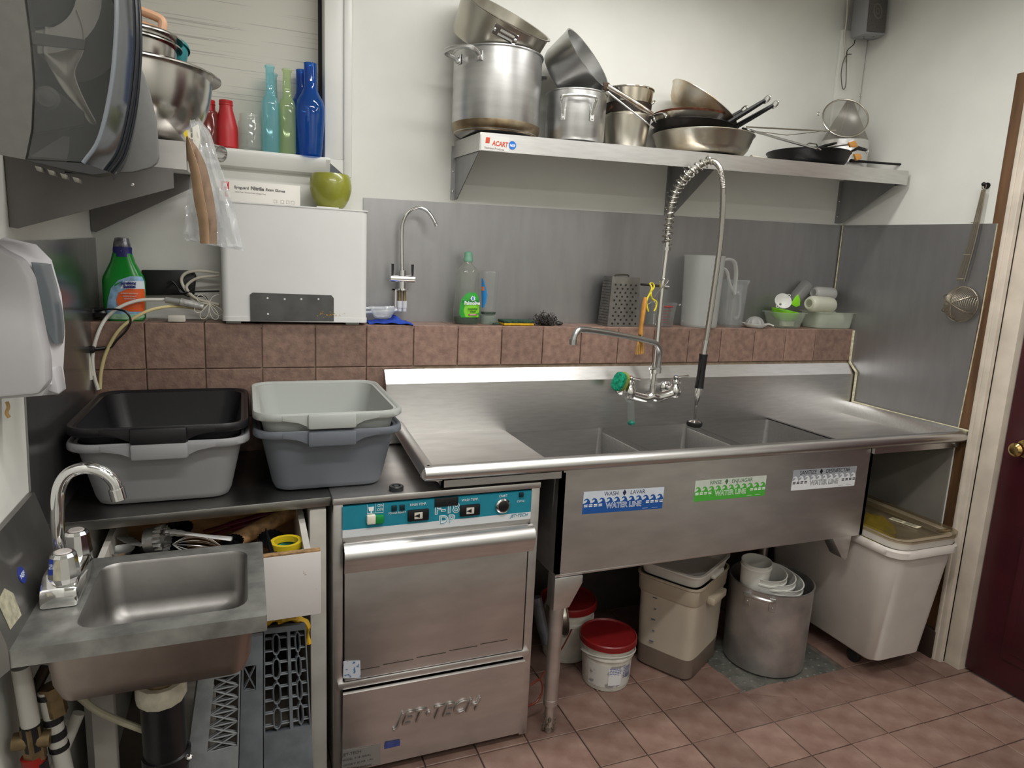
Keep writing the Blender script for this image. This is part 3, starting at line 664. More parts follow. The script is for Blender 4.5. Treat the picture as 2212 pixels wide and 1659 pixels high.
b = B(); a, c = Vector((0.3873,-0.6187,0.755)), Vector((0.5525,-0.5093,0.79)); b.tube([a, a.lerp(c, .02), a.lerp(c, .98), c], [.014, .022, .022, .014], 18)
solo(b, 'rolling_pin', mat('beech', 'a07c55', .6, noise=.35, scale=60, stretch=(1, 1, 1)), 'worn wooden rolling pin slanting across the right of the drawer', 'rolling pin')
mar = mat('maroon_plastic', '5a1a2c', .35)
for k, (a, c) in enumerate((((0.3129,-0.5067,0.75), (0.5158,-0.5269,0.8)), ((0.3272,-0.5132,0.74), (0.5102,-0.5364,0.79)))):
    a, c = Vector(a), Vector(c); b = B(); b.tube([a, a.lerp(c, .3), a.lerp(c, .34), c], [.006, .007, .011, .012], 12, flat=.7)
    solo(b, 'spatula', mar, ('dark maroon spatula handle, the upper of two behind the rolling pin', 'dark maroon spatula handle, the lower of two behind the rolling pin')[k], 'spatula')
b = B(); a, c = (0.4729,-0.7302,0.83), (0.4849,-0.8228,0.8); b.tube([a, c], [.002, .007], 8, flat=.5); b.box((c[0]-.008, c[1]-.005, c[2]-.012), (c[0]+.012, c[1]+.004, c[2]+.004), .002)
solo(b, 'binder_clip', mat('clip_black', '1d1d20', .2, .6), 'black spring clip standing at the drawer front', 'clip')
for k, (px, col, lab, zz) in enumerate((((0.5371,-0.7556,0.79), 'c9b021', 'roll of yellow tape at the right front of the drawer', .79), ((0.549,-0.7468,0.772), '3f9377', 'roll of green tape under the yellow one', .77))):
    b = B(); b.lathe([(.040, -.008), (.040, .008), (.030, .008), (.030, -.008)], 28, c=(px[0]-.015, px[1]+.01, zz), close=True)
    solo(b, 'tape_roll', mat('tape'+col, col, .4), lab, 'tape', 'rolls of tape in the drawer')
# ================================================================ bus tubs
def tub(name, x0, x1, y0, y1, z0, zr, m, label, rz=0., hx=None):
    T = thing(name, label, 'tub', ((x0+x1)/2, (y0+y1)/2, z0), (0, 0, rz), 'bus tubs stacked on the worktop')
    hw, hd, h = (x1-x0)/2, (y1-y0)/2, zr-z0
    b = B(); t = b.bm; R = []
    for g, z, r in ((.070, .0, .03), (.056, .005, .045), (.049, .02, .05), (.022, h-.03, .055), (.018, h-.012, .055), (.010, h-.001, .06), (.003, h, .064), (0, h-.006, .066), (0, h-.018, .066), (.004, h-.022, .064), (.006, h-.018, .064), (.009, h-.006, .06), (.021, h-.006, .054), (.0255, h-.03, .052), (.053, .024, .046), (.062, .009, .04), (.08, .006, .03)):
        R.append([t.verts.new((x, y, z)) for x, y in rrect(-hw+g, -hd+g, hw-g, hd-g, r, 6)])
    n = len(R[0]); t.faces.new(R[0][::-1])
    for A, D in zip(R, R[1:]):
        for i in range(n): t.faces.new((A[i], A[(i+1) % n], D[(i+1) % n], D[i]))
    t.faces.new(R[-1]); b.out('body', m, T, local=True, sharp=50)
    for s in (-1, 1):
        b = B(); w = .064
        b.prism([(-w*2.0, h-.018), (-w*1.35, h-.026), (-w*1.02, h-.036), (-w, h-.042), (w, h-.042), (w*1.02, h-.036), (w*1.35, h-.026), (w*2.0, h-.018), (w*2.0, h-.004), (-w*2.0, h-.004)], FY, s*(hd-.007), s*(hd+.0015), .001)
        b.box((-w, s*(hd-.012), h-.043), (w, s*(hd+.013), h-.001), .007)
        b.out('handle', m, T, local=True)
    return T
tub('bus_tub', .020, .440, -.668, -.165, .8815, 1.058, mat('tub_grey', '8d8d8f', .5, bump=.05, bscale=700), 'mid grey bus tub under the black one on the worktop')
tub('bus_tub', .020, .440, -.668, -.165, .924, 1.098, mat('tub_black', '161518', .38, bump=.05, bscale=600), 'black bus tub nested on top of the left grey tub', .0)
tub('bus_tub', .447, .850, -.664, -.165, .8835, 1.068, mat('tub_slate', '656a72', .5, bump=.05, bscale=700), 'slate grey bus tub resting on the dishwasher top')
tub('bus_tub', .447, .850, -.664, -.165, .932, 1.116, mat('tub_light', 'a9ada9', .5, bump=.05, bscale=700), 'light grey bus tub nested on top of the slate one')
# ================================================================ hand sink on the left wall
hs = thing('hand_sink', 'small stainless wall mounted hand sink in front of the drawer', 'sink', (.25, -1.05, .72))
hx0, hx1, hy0, hy1, hz = .065, .462, -1.222, -.862, .851
hst = mat('hand_sink_steel', (.27, .26, .25), .44, 1., noise=.12, scale=10, bump=.05, bscale=70)
lime = mat('limescale_steel', (.34, .34, .32), .45, .8, noise=.35, scale=15, bump=.06, bscale=60, detail=8)
bx0, bx1, by0, by1 = .136, .428, -1.178, -.900
b = B(); t = b.bm
R = []
for (x0, y0, x1, y1, r), z in (((hx0, hy0, hx1, hy1, .004), hz), ((bx0, by0, bx1, by1, .035), hz)):
    pass
out_r = rrect(hx0-.02, hy0, hx1, hy1, .005, 5); in_r = rrect(bx0, by0, bx1, by1, .035, 5)
A = [t.verts.new((x, y, hz)) for x, y in out_r]; D = [t.verts.new((x, y, hz)) for x, y in in_r]; n = len(A)
E = [t.verts.new((x, y, hz-.032)) for x, y in out_r]
for i in range(n):
    t.faces.new((A[i], A[(i+1) % n], D[(i+1) % n], D[i])); t.faces.new((A[i], A[(i+1) % n], E[(i+1) % n], E[i]))
rim = b.out('rim', lime, hs, sharp=30)
b = B(); t = b.bm; R = []
for g, z, r in ((0, hz, .035), (.004, hz-.006, .035), (.008, hz-.09, .035), (.018, hz-.115, .03), (.04, hz-.125, .03)):
    R.append([t.verts.new((x, y, z)) for x, y in rrect(bx0+g, by0+g, bx1-g, by1-g, r, 5)])
for P, Q in zip(R, R[1:]):
    for i in range(n): t.faces.new((P[i], P[(i+1) % n], Q[(i+1) % n], Q[i]))
t.faces.new(R[-1]); bas = b.out('basin', hst, hs, sharp=50)
b = B(); t = b.bm; R = []
for g, z, r in ((-.004, hz-.03, .035), (.002, hz-.10, .035), (.012, hz-.128, .03), (.035, hz-.137, .03)):
    R.append([t.verts.new((x, y, z)) for x, y in rrect(bx0-.04+g, by0-.03+g, bx1+.005-g, by1+.0-g, r, 5)])
for P, Q in zip(R, R[1:]):
    for i in range(n): t.faces.new((P[i], P[(i+1) % n], Q[(i+1) % n], Q[i]))
t.faces.new(R[-1]); b.out('underside', mat('copper_tint_steel', (.36, .30, .27), .4, 1., noise=.1, scale=20), hs, sharp=50)
sp = [(.0015, 1.012), (.0015, .775), (.03, .80), (.052, .818), (.052, hz+.0), (.05, .868), (.012, 1.012)]
b = B(); b.prism(sp, FY, hy0-.003, hy0); b.prism(sp, FY, hy1, hy1+.003); b.quad((.012, hy0, 1.012), (.012, hy1, 1.012), (.05, hy1, .868), (.05, hy0, .868)); b.quad((.05, hy0, .868), (.05, hy1, .868), (.052, hy1, hz), (.052, hy0, hz)); b.quad((.0015, hy0, 1.012), (.0015, hy1, 1.012), (.012, hy1, 1.012), (.012, hy0, 1.012)); b.quad((.052, hy0, hz), (.052, hy1, hz), (.052, hy1, .818), (.052, hy0, .818))
spl = b.out('splash', hst, hs, sharp=25)
nx = Vector((.144, 0, .038)).normalized(); up_ = Vector((-.038, 0, .144)).normalized()
def spt(px): return px
sp0 = Vector((.0365, -1.07, .92)); st = B(); Ms = Matrix.Translation(sp0) @ Matrix(((0, up_.x, nx.x, 0), (1, 0, 0, 0), (0, up_.z, nx.z, 0), (0, 0, 0, 1)))
st.lathe([(0, .001), (.016, .001), (.016, 0)], 24, Ms); ss = st.out('round_sticker', mat('nsf_navy', '263a96', .4), spl, recalc=True)
text('lettering', 'NSF', .013, MATS['label_pure'], ss, sp0+nx*.0013-up_*.005, (0, 1, 0), up_, depth=.0003)
q0 = Vector((.040, -1.165, .905)); b = B(); vs = [q0+Vector((0, a, 0))+up_*c+nx*.0012 for a, c in ((-.03, -.03), (.028, -.034), (.034, .008), (.012, .030), (-.03, .026))]; b.bm.faces.new([b.bm.verts.new(v) for v in vs]); b.out('worn_label', mat('worn_label', 'aaa58f', .7, noise=.3, scale=60), spl, label='torn pale label on the splash', thick=.0006)
b = B(); c0 = Vector((.090, -1.005, hz)); 
b.prism([(-.055, 0), (.055, 0), (.052, .035), (.03, .055), (-.03, .055), (-.052, .035)], lambda u, v, d: (c0.x+d, c0.y+u*1.5, hz+v), -.028, .036, .007)
fc = thing('hand_sink_faucet', 'chrome gooseneck faucet with two faceted knobs on the hand sink', 'faucet', tuple(c0))
b.out('base', chrome, fc)
gp = [(c0.x, c0.y, hz+.04), (0.0893,-1.03,0.9727), (0.0922,-1.03,1.043), (0.0996,-1.03,1.0787), (0.1169,-1.03,1.1014), (0.1448,-1.03,1.1078), (0.1722,-1.03,1.0964), (0.1892,-1.03,1.0753), (0.1929,-1.03,1.054)]
b = B(); b.tube(smooth(gp, 6), .0115, 16); b.out('spout', chrome, fc)
e = gp[-1]; B().cyl((e[0]-.001, e[1], e[2]+.008), (e[0]+.003, e[1], e[2]-.014), .0145, n=20).out('aerator', chrome, fc)
for dy, pxz in ((.055, 0), (-.055, 0)):
    b = B(); b.lathe([(0, .050), (.019, .050), (.023, .044), (.028, .004), (.022, -.008), (0, -.01)], 12, Matrix.Translation((c0.x+.012, c0.y+dy, hz+.052)), sq=None); kb = b.out('knob', chrome, fc, sharp=20)
    B().lathe([(0, .002), (.013, .002), (.015, 0)], 20, Matrix.Translation((c0.x+.012, c0.y+dy, hz+.1025))).out('knob_cap', mat('knob_cap', 'b9b2ae', .3), kb)
# drain and pipes below
dp = thing('drain_pipe', 'black drain pipe with a white nut below the hand sink', 'pipe', (.25, -1.02, 0))
B().cyl((.25, -1.02, .712), (.25, -1.02, .60), .030, n=20).out('tailpiece', mat('old_brass', (.30, .22, .12), .5, .9, noise=.3, scale=30), dp)
b = B(); b.lathe([(.046, .0), (.05, .008), (.05, .03), (.044, .04), (.032, .04), (.032, 0)], 12, c=(.251, -1.02, .585), close=True); b.out('slip_nut', mat('nut_white', 'cfc9b8', .6, noise=.2, scale=40), dp)
b = B(); b.cyl((.252, -1.02, .588), (.254, -1.01, .40), .043, n=22); b.cyl((.254, -1.01, .40), (.256, -.99, .0), .038, n=20); b.lathe([(.044, 0), (.049, .004), (.049, .03), (.044, .034)], 22, c=(.254, -1.01, .42)); b.out('pipe', mat('pipe_black', '17171a', .3, noise=.3, scale=30), dp)
b = B()
for q in ((.30, -1.03, .44), (.212, -1.045, .405), (.232, -1.055, .385)): b.ball(q, .010, (1, 1, .7), 10)
b.out('clamp_screw', chrome, dp)
wp = mat('pipe_white', 'c8c6bf', .4); bk = mat('pipe_band', '19191b', .5)
def supply(name, pts, label, bands, r=.0155):
    T = thing(name, label, 'pipe', pts[-1]); b = B(); b.tube(pts, r, 14); b.out('pipe', wp, T)
    for f0, f1 in bands:
        A = Vector(pts[0]); D = Vector(pts[-1]); B().cyl(A.lerp(D, f0), A.lerp(D, f1), r+.002, n=14).out('band', bk, T)
    return T
pa, pc = (0.0369,-1.12,0.7624), (0.0541,-1.12,0.5854); pc = (pc[0]+.01, pc[1], .30)
T1 = supply('water_pipe', [pa, pc], 'white water pipe with black bands and a red cap nearest the wall', ((.26, .37), (.43, .50), (.72, .80)))
p = (0.044,-1.12,0.5998); b = B(); b.cyl((p[0]-.03, p[1], p[2]+.012), (p[0]+.03, p[1], p[2]+.008), .016, n=12); b.cyl((p[0], p[1], p[2]+.04), (p[0]+.004, p[1], p[2]-.03), .019, n=6); b.out('brass_valve', MATS['old_brass'], T1)
p = (0.043,-1.12,0.5625); B().cyl((p[0], p[1], p[2]+.015), (p[0]+.006, p[1], p[2]-.05), .02, n=14).out('red_sleeve', mat('red_sleeve', '8f2018', .4), T1, label='red sleeve')
pa, pc = (0.0678,-1.1,0.6957), (0.0867,-1.1,0.5367); pc = (pc[0]+.008, pc[1], pc[2]-.1)
T2 = supply('water_pipe', [pa, pc], 'white water pipe with black bands under the basin corner', ((.02, .06), (.22, .27), (.34, .40), (.46, .50)))
p = (0.0753,-1.1,0.6726); b = B(); b.cyl((p[0], p[1], p[2]+.03), (p[0]+.006, p[1], p[2]-.03), .02, n=6); b.cyl((p[0], p[1], p[2]), (p[0]+.045, p[1]+.02, p[2]+.004), .012, n=10); b.out('brass_valve', MATS['old_brass'], T2)
b = B(); b.tube([(0.0656,-1.08,0.7322), (0.0528,-1.09,0.7069), (0.0387,-1.1,0.6805)], .011, 10); solo(b, 'pipe_elbow', mat('pipe_rust', '33231c', .6, .3, noise=.4, scale=40), 'rusty dark pipe slanting between the two white water pipes', 'pipe')
b = B(); b.tube(smooth([(0.095,-1,0.6117), (0.1236,-1,0.5733), (0.1644,-1,0.538), (0.2178,-1,0.4989)], 5), .0075, 10); solo(b, 'drain_hose', mat('pale_hose', 'b9b39c', .5), 'pale flexible hose running to the black drain pipe', 'hose')
for k, (a, c) in enumerate((((0.0512,-1.02,0.4683), (0.0943,-1,0.5712)), ((-0.0018,-1,0.4663), (0.065,-0.95,0.5263)))):
    b = B(); b.tube([a, c], .012, 12); solo(b, 'waste_pipe', wp, ('white plastic waste pipe slanting beside the black drain', 'white plastic waste pipe slanting low at the left wall')[k], 'pipe')
b = B(); b.box(((0.0948,-0.9,0.513)[0], -.9, 0), ((0.1395,-0.9,0.5032)[0], -.872, .64), .002); solo(b, 'plinth_board', cab_w, 'pale upright board behind the black drain pipe', 'board')
b = B(); b.lathe([(.0, 0), (.062, 0), (.066, .02), (.07, .20), (.066, .22), (.05, .23), (0, .235)], 28, c=(.275, -.78, .36-.14)); solo(b, 'white_canister', mat('canister', 'aaa79f', .5, noise=.15, scale=8), 'pale round canister half hidden behind the drain pipe', 'canister')
b = B(); b.box((.2, -.85, .0), (.35, -.72, .219)); solo(b, 'storage_crate', mat('crate_dark', '2c2a28', .7), 'dark crate under the pale canister below the drawer', 'crate')
# ---- plastic shelf panels leaning by the cabinet
def quadmap(bl, br, tr, tl):
    bl, br, tr, tl = map(Vector, (bl, br, tr, tl)); nrm = (br-bl).cross(tl-bl).normalized()
    return lambda u, v, d: bl*(1-u)*(1-v)+br*u*(1-v)+tr*u*v+tl*(1-u)*v+nrm*d
gp_l = mat('rack_grey', '7b7e80', .5, noise=.2, scale=25, bump=.05, bscale=200); gp_d = mat('rack_dark', '5b5f64', .5, noise=.2, scale=25)
def rackpanel(name, label, Q, m, holes, cols, v0, v1, n):
    T = thing(name, label, 'rack panel', tuple((Q(0, 0, 0)+Q(1, 0, 0))/2), (0, 0, 0), 'plastic rack panels')
    b = B()
    ed = [0]+[e for c_ in cols for e in c_]+[1]; u0, u1 = ed[1], ed[-2]
    for a in [(p_, v0, q_, v1) for p_, q_ in zip(ed[::2], ed[1::2])]+[(0, 0, 1, v0), (0, v1, 1, 1)]:
        b.prism([(a[0], a[1]), (a[2], a[1]), (a[2], a[3]), (a[0], a[3])], Q, -.03, 0)
    b.out('frame', m, T); b = B()
    def bar(p, q, w=.03):
        p, q = Vector((*p, 0)), Vector((*q, 0)); b.tube([Q(p.x, p.y, -.006), Q(q.x, q.y, -.006)], .0022, 4); b.tube([Q(p.x, p.y, -.018), Q(q.x, q.y, -.018)], .0022, 4)
        A, D = Q(p.x, p.y, -.004), Q(q.x, q.y, -.004); C2, E2 = Q(p.x, p.y, -.026), Q(q.x, q.y, -.026); b.quad(A, D, E2, C2)
    dv = (v1-v0)/n
    for (u0, u1) in cols:
     if holes == 'tri':
        um = (u0+u1)/2
        for i in range(n+1):
            v = v0+i*dv; bar((u0, v), (u1, v+.0))
            if i < n: bar((u0, v), (um, v+dv*.5)); bar((um, v+dv*.5), (u0, v+dv)); bar((um, v+dv*.5), (u1, v)); bar((um, v+dv*.5), (u1, v+dv))
     else:
        um = (u0+u1)/2; w = (u1-u0)
        for i in range(n):
            v = v0+i*dv
            ring = [(um+w*.16*math.cos(a), v+dv*(.5+.30*math.sin(a)) + (dv*.12 if math.sin(a) > 0 else -dv*.12)) for a in [k*math.pi/6 for k in range(12)]]
            for p, q in zip(ring, ring[1:]+ring[:1]): bar(p, q)
            bar((um, v), (um, v+dv*.08)); bar((um, v+dv*.92), (um, v+dv)); bar((u0, v+dv*.25), (um-w*.15, v+dv*.25)); bar((u0, v+dv*.75), (um-w*.15, v+dv*.75)); bar((um+w*.15, v+dv*.25), (u1, v+dv*.25)); bar((um+w*.15, v+dv*.75), (u1, v+dv*.75))
    b.out('lattice', m, T)
    return T
def ext(a, c, z):  # extend a line down to height z
    a, c = Vector(a), Vector(c); return tuple(a+(c-a)*((a.z-z)/(a.z-c.z)))
vz = lambda p, q: (p[2]-.02)/(q[2]-.02)
A_tl, A_tr, A_bl, A_br = (0.314,-0.9,0.5421), (0.4068,-0.9,0.5455), (0.288,-0.95,0.3742), (0.3973,-0.95,0.3463)
rackpanel('rack_panel', 'grey plastic rack panel with a triangle lattice, the leftmost of three', quadmap(ext(A_tl, A_bl, .02), ext(A_tr, A_br, .02), A_tr, A_tl), gp_l, 'tri', ((.38, .97),), vz((0.288,-0.95,0.3742), A_tl), .985, 6)
A_tl, A_tr, A_bl, A_br = (0.4122,-0.84,0.6024), (0.4593,-0.84,0.6018), (0.3985,-0.915,0.3189), (0.4521,-0.915,0.3052)
rackpanel('rack_panel', 'dark grey plastic rack panel with a plain slot, the middle of three', quadmap(ext(A_tl, A_bl, .02), ext(A_tr, A_br, .02), A_tr, A_tl), gp_d, 'tri', ((.10, .68),), vz((0.4018,-0.88,0.4694), A_tl), vz((0.4063,-0.86,0.5281), A_tl), 1)
A_tl, A_tr, A_bl, A_br = (0.4623,-0.8,0.5892), (0.5642,-0.8,0.5851), (0.4546,-0.88,0.2774), (0.5735,-0.88,0.2472)
rackpanel('rack_panel', 'dark grey plastic rack panel with brick shaped holes, the rightmost of three', quadmap(ext(A_tl, A_bl, .02), ext(A_tr, A_br, .02), A_tr, A_tl), gp_d, 'brick', ((.03, .55), (.62, .97)), vz((0.4559,-0.87,0.3351), A_tl), .975, 4)
A_tl, A_tr, A_bl, A_br = (0.521,-0.794,0.5877), (0.5647,-0.794,0.5844), (0.5146,-0.874,0.2575), (0.574,-0.874,0.2424)
# yellow rubber glove
b = B(); P = [(0.4631,-0.77,0.5932), (0.4972,-0.77,0.5955), (0.5377,-0.765,0.5889), (0.5672,-0.76,0.5667), (0.5716,-0.76,0.5121)]
b.tube(smooth(P, 5), [.016+.006*math.sin(i*1.3) for i in range(len(smooth(P, 5)))], 10, flat=.5)
for k, (a, c) in enumerate((((0.4744,-0.775,0.6019), (0.543,-0.775,0.5987)), ((0.4966,-0.78,0.5893), (0.5603,-0.775,0.5827)))): b.tube(smooth([a, tuple(Vector(a).lerp(Vector(c), .5)+Vector((0, 0, .008))), c], 5), .008, 8, flat=.6)
solo(b, 'rubber_glove', mat('glove_yellow', 'b8901c', .5, noise=.2, scale=30), 'crumpled yellow rubber glove hanging behind the rack panels', 'glove')

# ================================================================ on the tiled ledge and the filter box
def lat(name, prof, m, label, cat, c, n=32, sq=None, group=None, parent=None, M=None):
    b = B(); b.lathe(prof, n, M, c if M is None else (0, 0, 0), sq)
    return b
ZL = 1.3045
# white filter box
fx0, fx1, fy, fz0, fz1 = .368, .823, -.165, 1.316, 1.684
fb = thing('filter_box', 'big white rectangular water filter box on the tiled ledge', 'filter box', ((fx0+fx1)/2, -.09, ZL))
b = B(); b.prism(rrect(fx0, fy, fx1, -.005, .022, 5), FZ, fz0, fz1); b.out('housing', white_gloss, fb)
b = B(); b.prism(rrect(fx0-.001, fy-.0015, fx1+.002, -.005, .022, 5), FZ, fz0-.003, fz0+.012); b.out('base_trim', white_gloss, fb)
b = B(); b.prism(rrect(fx0, fy-.002, fx1+.004, -.004, .02, 5), FZ, fz1-.003, fz1+.001); b.out('top_lid', white_gloss, fb)
pb = [(0.4513,-0.168,1.3994)[::2], (0.4597,-0.168,1.4055)[::2], (0.7041,-0.168,1.403)[::2], (0.7116,-0.168,1.3939)[::2], (0.7115,-0.168,1.3168)[::2], (0.4508,-0.168,1.3137)[::2]]
pl = B().prism(pb, FY, fy-.004, fy-.001).out('dark_plate', mat('dark_plate', '5c5b5b', .4, .6, noise=.15, scale=20), fb, label='dark grey metal plate with screw holes')
for px, py in ((0, 0),):
    b = B()
    for q in ((0.5039,-0.169,1.389), (0.5562,-0.169,1.3873), (0.6081,-0.169,1.3885), (0.6623,-0.169,1.3898), (0.5044,-0.169,1.3384)): b.cyl((q[0], fy-.0045, q[2]), (q[0], fy-.0035, q[2]), .0032, n=12)
    b.out('screw_hole', mat('hole_white', 'cfcfcc', .5), pl)
random.seed(5); b = B()
for k in range(40):
    q = (0.6651,-0.169,1.3409); b.ball((q[0]+random.gauss(.02, .022), fy-.0042, q[2]+random.gauss(-.002, .004)), random.uniform(.0006, .002), (1.4, .2, .7), 6)
b.out('rust_spots', mat('rust_yellow', 'a8822c', .8), pl)
for x in (fx0+.03, fx1-.05): B().box((x-.02, fy+.012, ZL), (x+.025, -.04, fz0-.002), .002).out('foot', mat('foot_grey', '8f8f88', .6), fb)
# glove box
gb = thing('glove_box', 'white cardboard box of nitrile exam gloves on top of the filter box', 'box', (.49, -.07, fz1+.001))
gx0, gx1 = .368, .612
B().box((gx0, -.11, fz1+.001), (gx1, -.03, 1.752), .001).out('carton', mat('carton', 'e2dfd8', .6, noise=.02, scale=10), gb)
inkg = mat('ink_grey', '6d6a6a', .6); red = mat('ink_red', 'c8262e', .5)
p = (0.4866,-0.111,1.7441); X = (1, 0, -.02)
text('lettering', 'Synguard', .0118, inkg, gb, ((0.434,-0.11,1.7257)[0], -.1105, (0.434,-0.11,1.7285)[2]), X, (0, 0, 1), depth=.0003, bold=.0003)
text('lettering', 'Nitrile', .0150, inkg, gb, ((0.4808,-0.11,1.7294)[0], -.1105, (0.4808,-0.11,1.728)[2]), X, (0, 0, 1), depth=.0003, bold=.0006)
text('lettering', 'Exam Gloves', .0112, inkg, gb, ((0.5355,-0.11,1.7338)[0], -.1105, (0.5354,-0.11,1.728)[2]), X, (0, 0, 1), depth=.0003, bold=.0003)
text('small_lettering', 'Latex Free / Powder Free / Protein Free', .0056, mat('ink_pale', 'a5a1a0', .6), gb, ((0.4599,-0.11,1.7192)[0], -.1105, (0.4598,-0.11,1.7163)[2]), X, (0, 0, 1), depth=.0003)
lg = B().box((.374, -.1106, 1.722), (.397, -.1098, 1.747)).out('brand_mark', red, gb)
b = B(); b.cyl((.3855, -.1112, 1.737), (.3855, -.1105, 1.737), .0065, n=18); b.box((.377, -.1112, 1.7425), (.382, -.1105, 1.7445)); b.box((.389, -.1112, 1.7425), (.394, -.1105, 1.7445)); b.box((.377, -.1112, 1.7295), (.382, -.1105, 1.7315)); b.box((.389, -.1112, 1.7295), (.394, -.1105, 1.7315)); b.out('brand_ring', MATS['label_pure'], lg)
text('lettering', 'BASIC', .006, MATS['label_pure'], lg, (.3855, -.1108, 1.7235), X, (0, 0, 1), depth=.0003)
text('size_letter', 'L', .018, red, gb, (.389, -.1105, 1.703), X, (0, 0, 1), depth=.0003, bold=.0008)
b = B()
for k, x in enumerate((.535, .556, .573, .588)): 
    z = 1.6925
    for a in ((x-.005, z, x+.005, z+.0008), (x-.005, z+.009, x+.005, z+.0098), (x-.005, z, x-.0042, z+.0098), (x+.0042, z, x+.005, z+.0098)): b.box((a[0], -.1106, a[1]), (a[2], -.1100, a[3]))
b.out('symbols', mat('ink_pale', 'a5a1a0', .6), gb)
gp_c, gp_r = (0.7112,0.0688), 0
cx, cr = gp_c; 
b = B(); b.lathe([(0, 0), (.040, 0), (.047, .006), (.060, .03), (.068, .058), (.0685, .075), (.065, .095), (.059, .108), (.056, .109), (.056, .106), (.062, .092), (.065, .07), (.064, .055), (.055, .03), (.04, .01), (0, .008)], 40, c=(cx, -.09, fz1+.0065))
solo(b, 'green_pot', mat('olive_glaze', '8b8d33', .28, noise=.08, scale=8, coat=.3), 'olive green ceramic bowl on the right end of the filter box', 'bowl')
b = B(); b.box((cx-.05, -.14, fz1+.001), (cx+.02, -.05, fz1+.006), .001); solo(b, 'white_card', mat('card_white', 'dcdcd8', .6), 'small white card under the olive green bowl', 'card')
# drinking water tap
tp = thing('drinking_tap', 'slim chrome drinking water tap with twin levers on the steel sheet', 'tap', (.968, -.04, 1.38))
pts = [(0.967,-0.05,1.4493), (0.9634,-0.05,1.5643), (0.9623,-0.05,1.6291), (0.9672,-0.055,1.6695), (0.9855,-0.06,1.7009), (1.015,-0.068,1.7153), (1.0447,-0.078,1.7056), (1.0637,-0.085,1.6825), (1.0748,-0.09,1.6621)]
b = B(); b.tube(smooth(pts, 6), .0062, 14); e = pts[-1]; b.cyl(e, (e[0]+.004, e[1], e[2]-.008), .007, n=14); b.out('spout', chrome, tp)
q = (0.9668,-0.05,1.4626)
b = B(); b.cyl((q[0], q[1], q[2]-.035), (q[0], q[1], q[2]+.03), .0125, n=18); b.cyl((q[0]-.044, q[1]-.004, q[2]), (q[0]+.044, q[1]-.004, q[2]), .0125, n=18); b.lathe([(.0125, 0), (.02, .0), (.021, -.006), (.0, -.006)], 20, c=(q[0], q[1], q[2]-.035)); b.out('body', chrome, tp)
for s in (-1, 1):
    b = B(); b.tube([(q[0]+s*.037, q[1]-.004, q[2]+.010), (q[0]+s*.036, q[1]-.004, q[2]+.03), (q[0]+s*.036, q[1]-.004, q[2]+.052)], [.0035, .0046, .005], 12); b.out('lever', mat('lever_dark', '3b3b3d', .4, .5), tp)
b = B(); b.box((q[0]-.026, q[1]-.002, q[2]-.105), (q[0]-.020, -.004, q[2]-.04)); b.box((q[0]-.026, -.05, q[2]-.044), (q[0]+.02, -.004, q[2]-.040)); b.out('mount', steel_d, tp)
for s in (-1, 1):
    x = q[0]+s*.009; o = B().cyl((x, q[1]-.002, q[2]-.042), (x, q[1]-.002, q[2]-.083), .0055, n=12).out('threaded_stem', mat('old_brass', (.3, .22, .12), .5, .9), tp)
    b = B(); b.cyl((x, q[1]-.002, q[2]-.08), (x, q[1]-.002, q[2]-.105), .0095, n=14); b.cyl((x, q[1]-.002, q[2]-.105), (x, q[1]-.002, q[2]-.117), .008, n=14); b.out('push_fitting', mat('fitting_white', 'c9cbd0', .35), tp)
b = B()
for k, dz in enumerate((-.110, -.112)):
    y = -.045-k*.02; x1 = q[0]+(.01 if k == 0 else -.02)
    b.tube([(fx1-.01, y, q[2]+dz-.012*k), (x1-.03, y, q[2]+dz-.006*k), (x1, y, q[2]+dz)], .0055, 10)
b.cyl((q[0]-.062, -.055, q[2]-.109), (q[0]-.03, -.055, q[2]-.108), .0095, n=14); b.cyl((q[0]-.045, -.055, q[2]-.109), (q[0]-.041, -.055, q[2]-.109), .0115, n=14)
b.out('supply_tube', MATS['fitting_white'], tp)
# plastic tub and blue cloth
bc = mat('blue_cloth', '2b4fc0', .9, noise=.3, scale=90, bump=.6, bscale=300)
b = B(); a = (0.8351,-0.11,1.3192); c_ = (0.9875,-0.09,1.3193)
b.grid(lambda u, v: (a[0]+(c_[0]-a[0])*u, -.135+.11*v-.02*u*(1-v), ZL+.002+.012*(math.sin(3.1*u)*.4+.3*math.sin(9*u+5*v)**2)+.018*math.exp(-((u-.72)/.1)**2)*v), 30, 14, .003)
solo(b, 'microfibre_cloth', bc, 'crumpled bright blue microfibre cloth under the small plastic tub', 'cloth')
cx = (0.8862,-0.105,1.3194)[0]; clear = glass('clear_plastic', 'eef1f2', .25, .12, 1.)
b = B(); loft(b, [(.026, .024, .0), (.030, .028, .004), (.042, .036, .032), (.043, .037, .034), (.048, .042, .035), (.048, .042, .038), (.041, .035, .036), (.028, .026, .006)], 32, 4, (cx, -.105, ZL+.021), None, True, True)
solo(b, 'plastic_tub', clear, 'small clear plastic tub sitting on the blue cloth', 'tub')
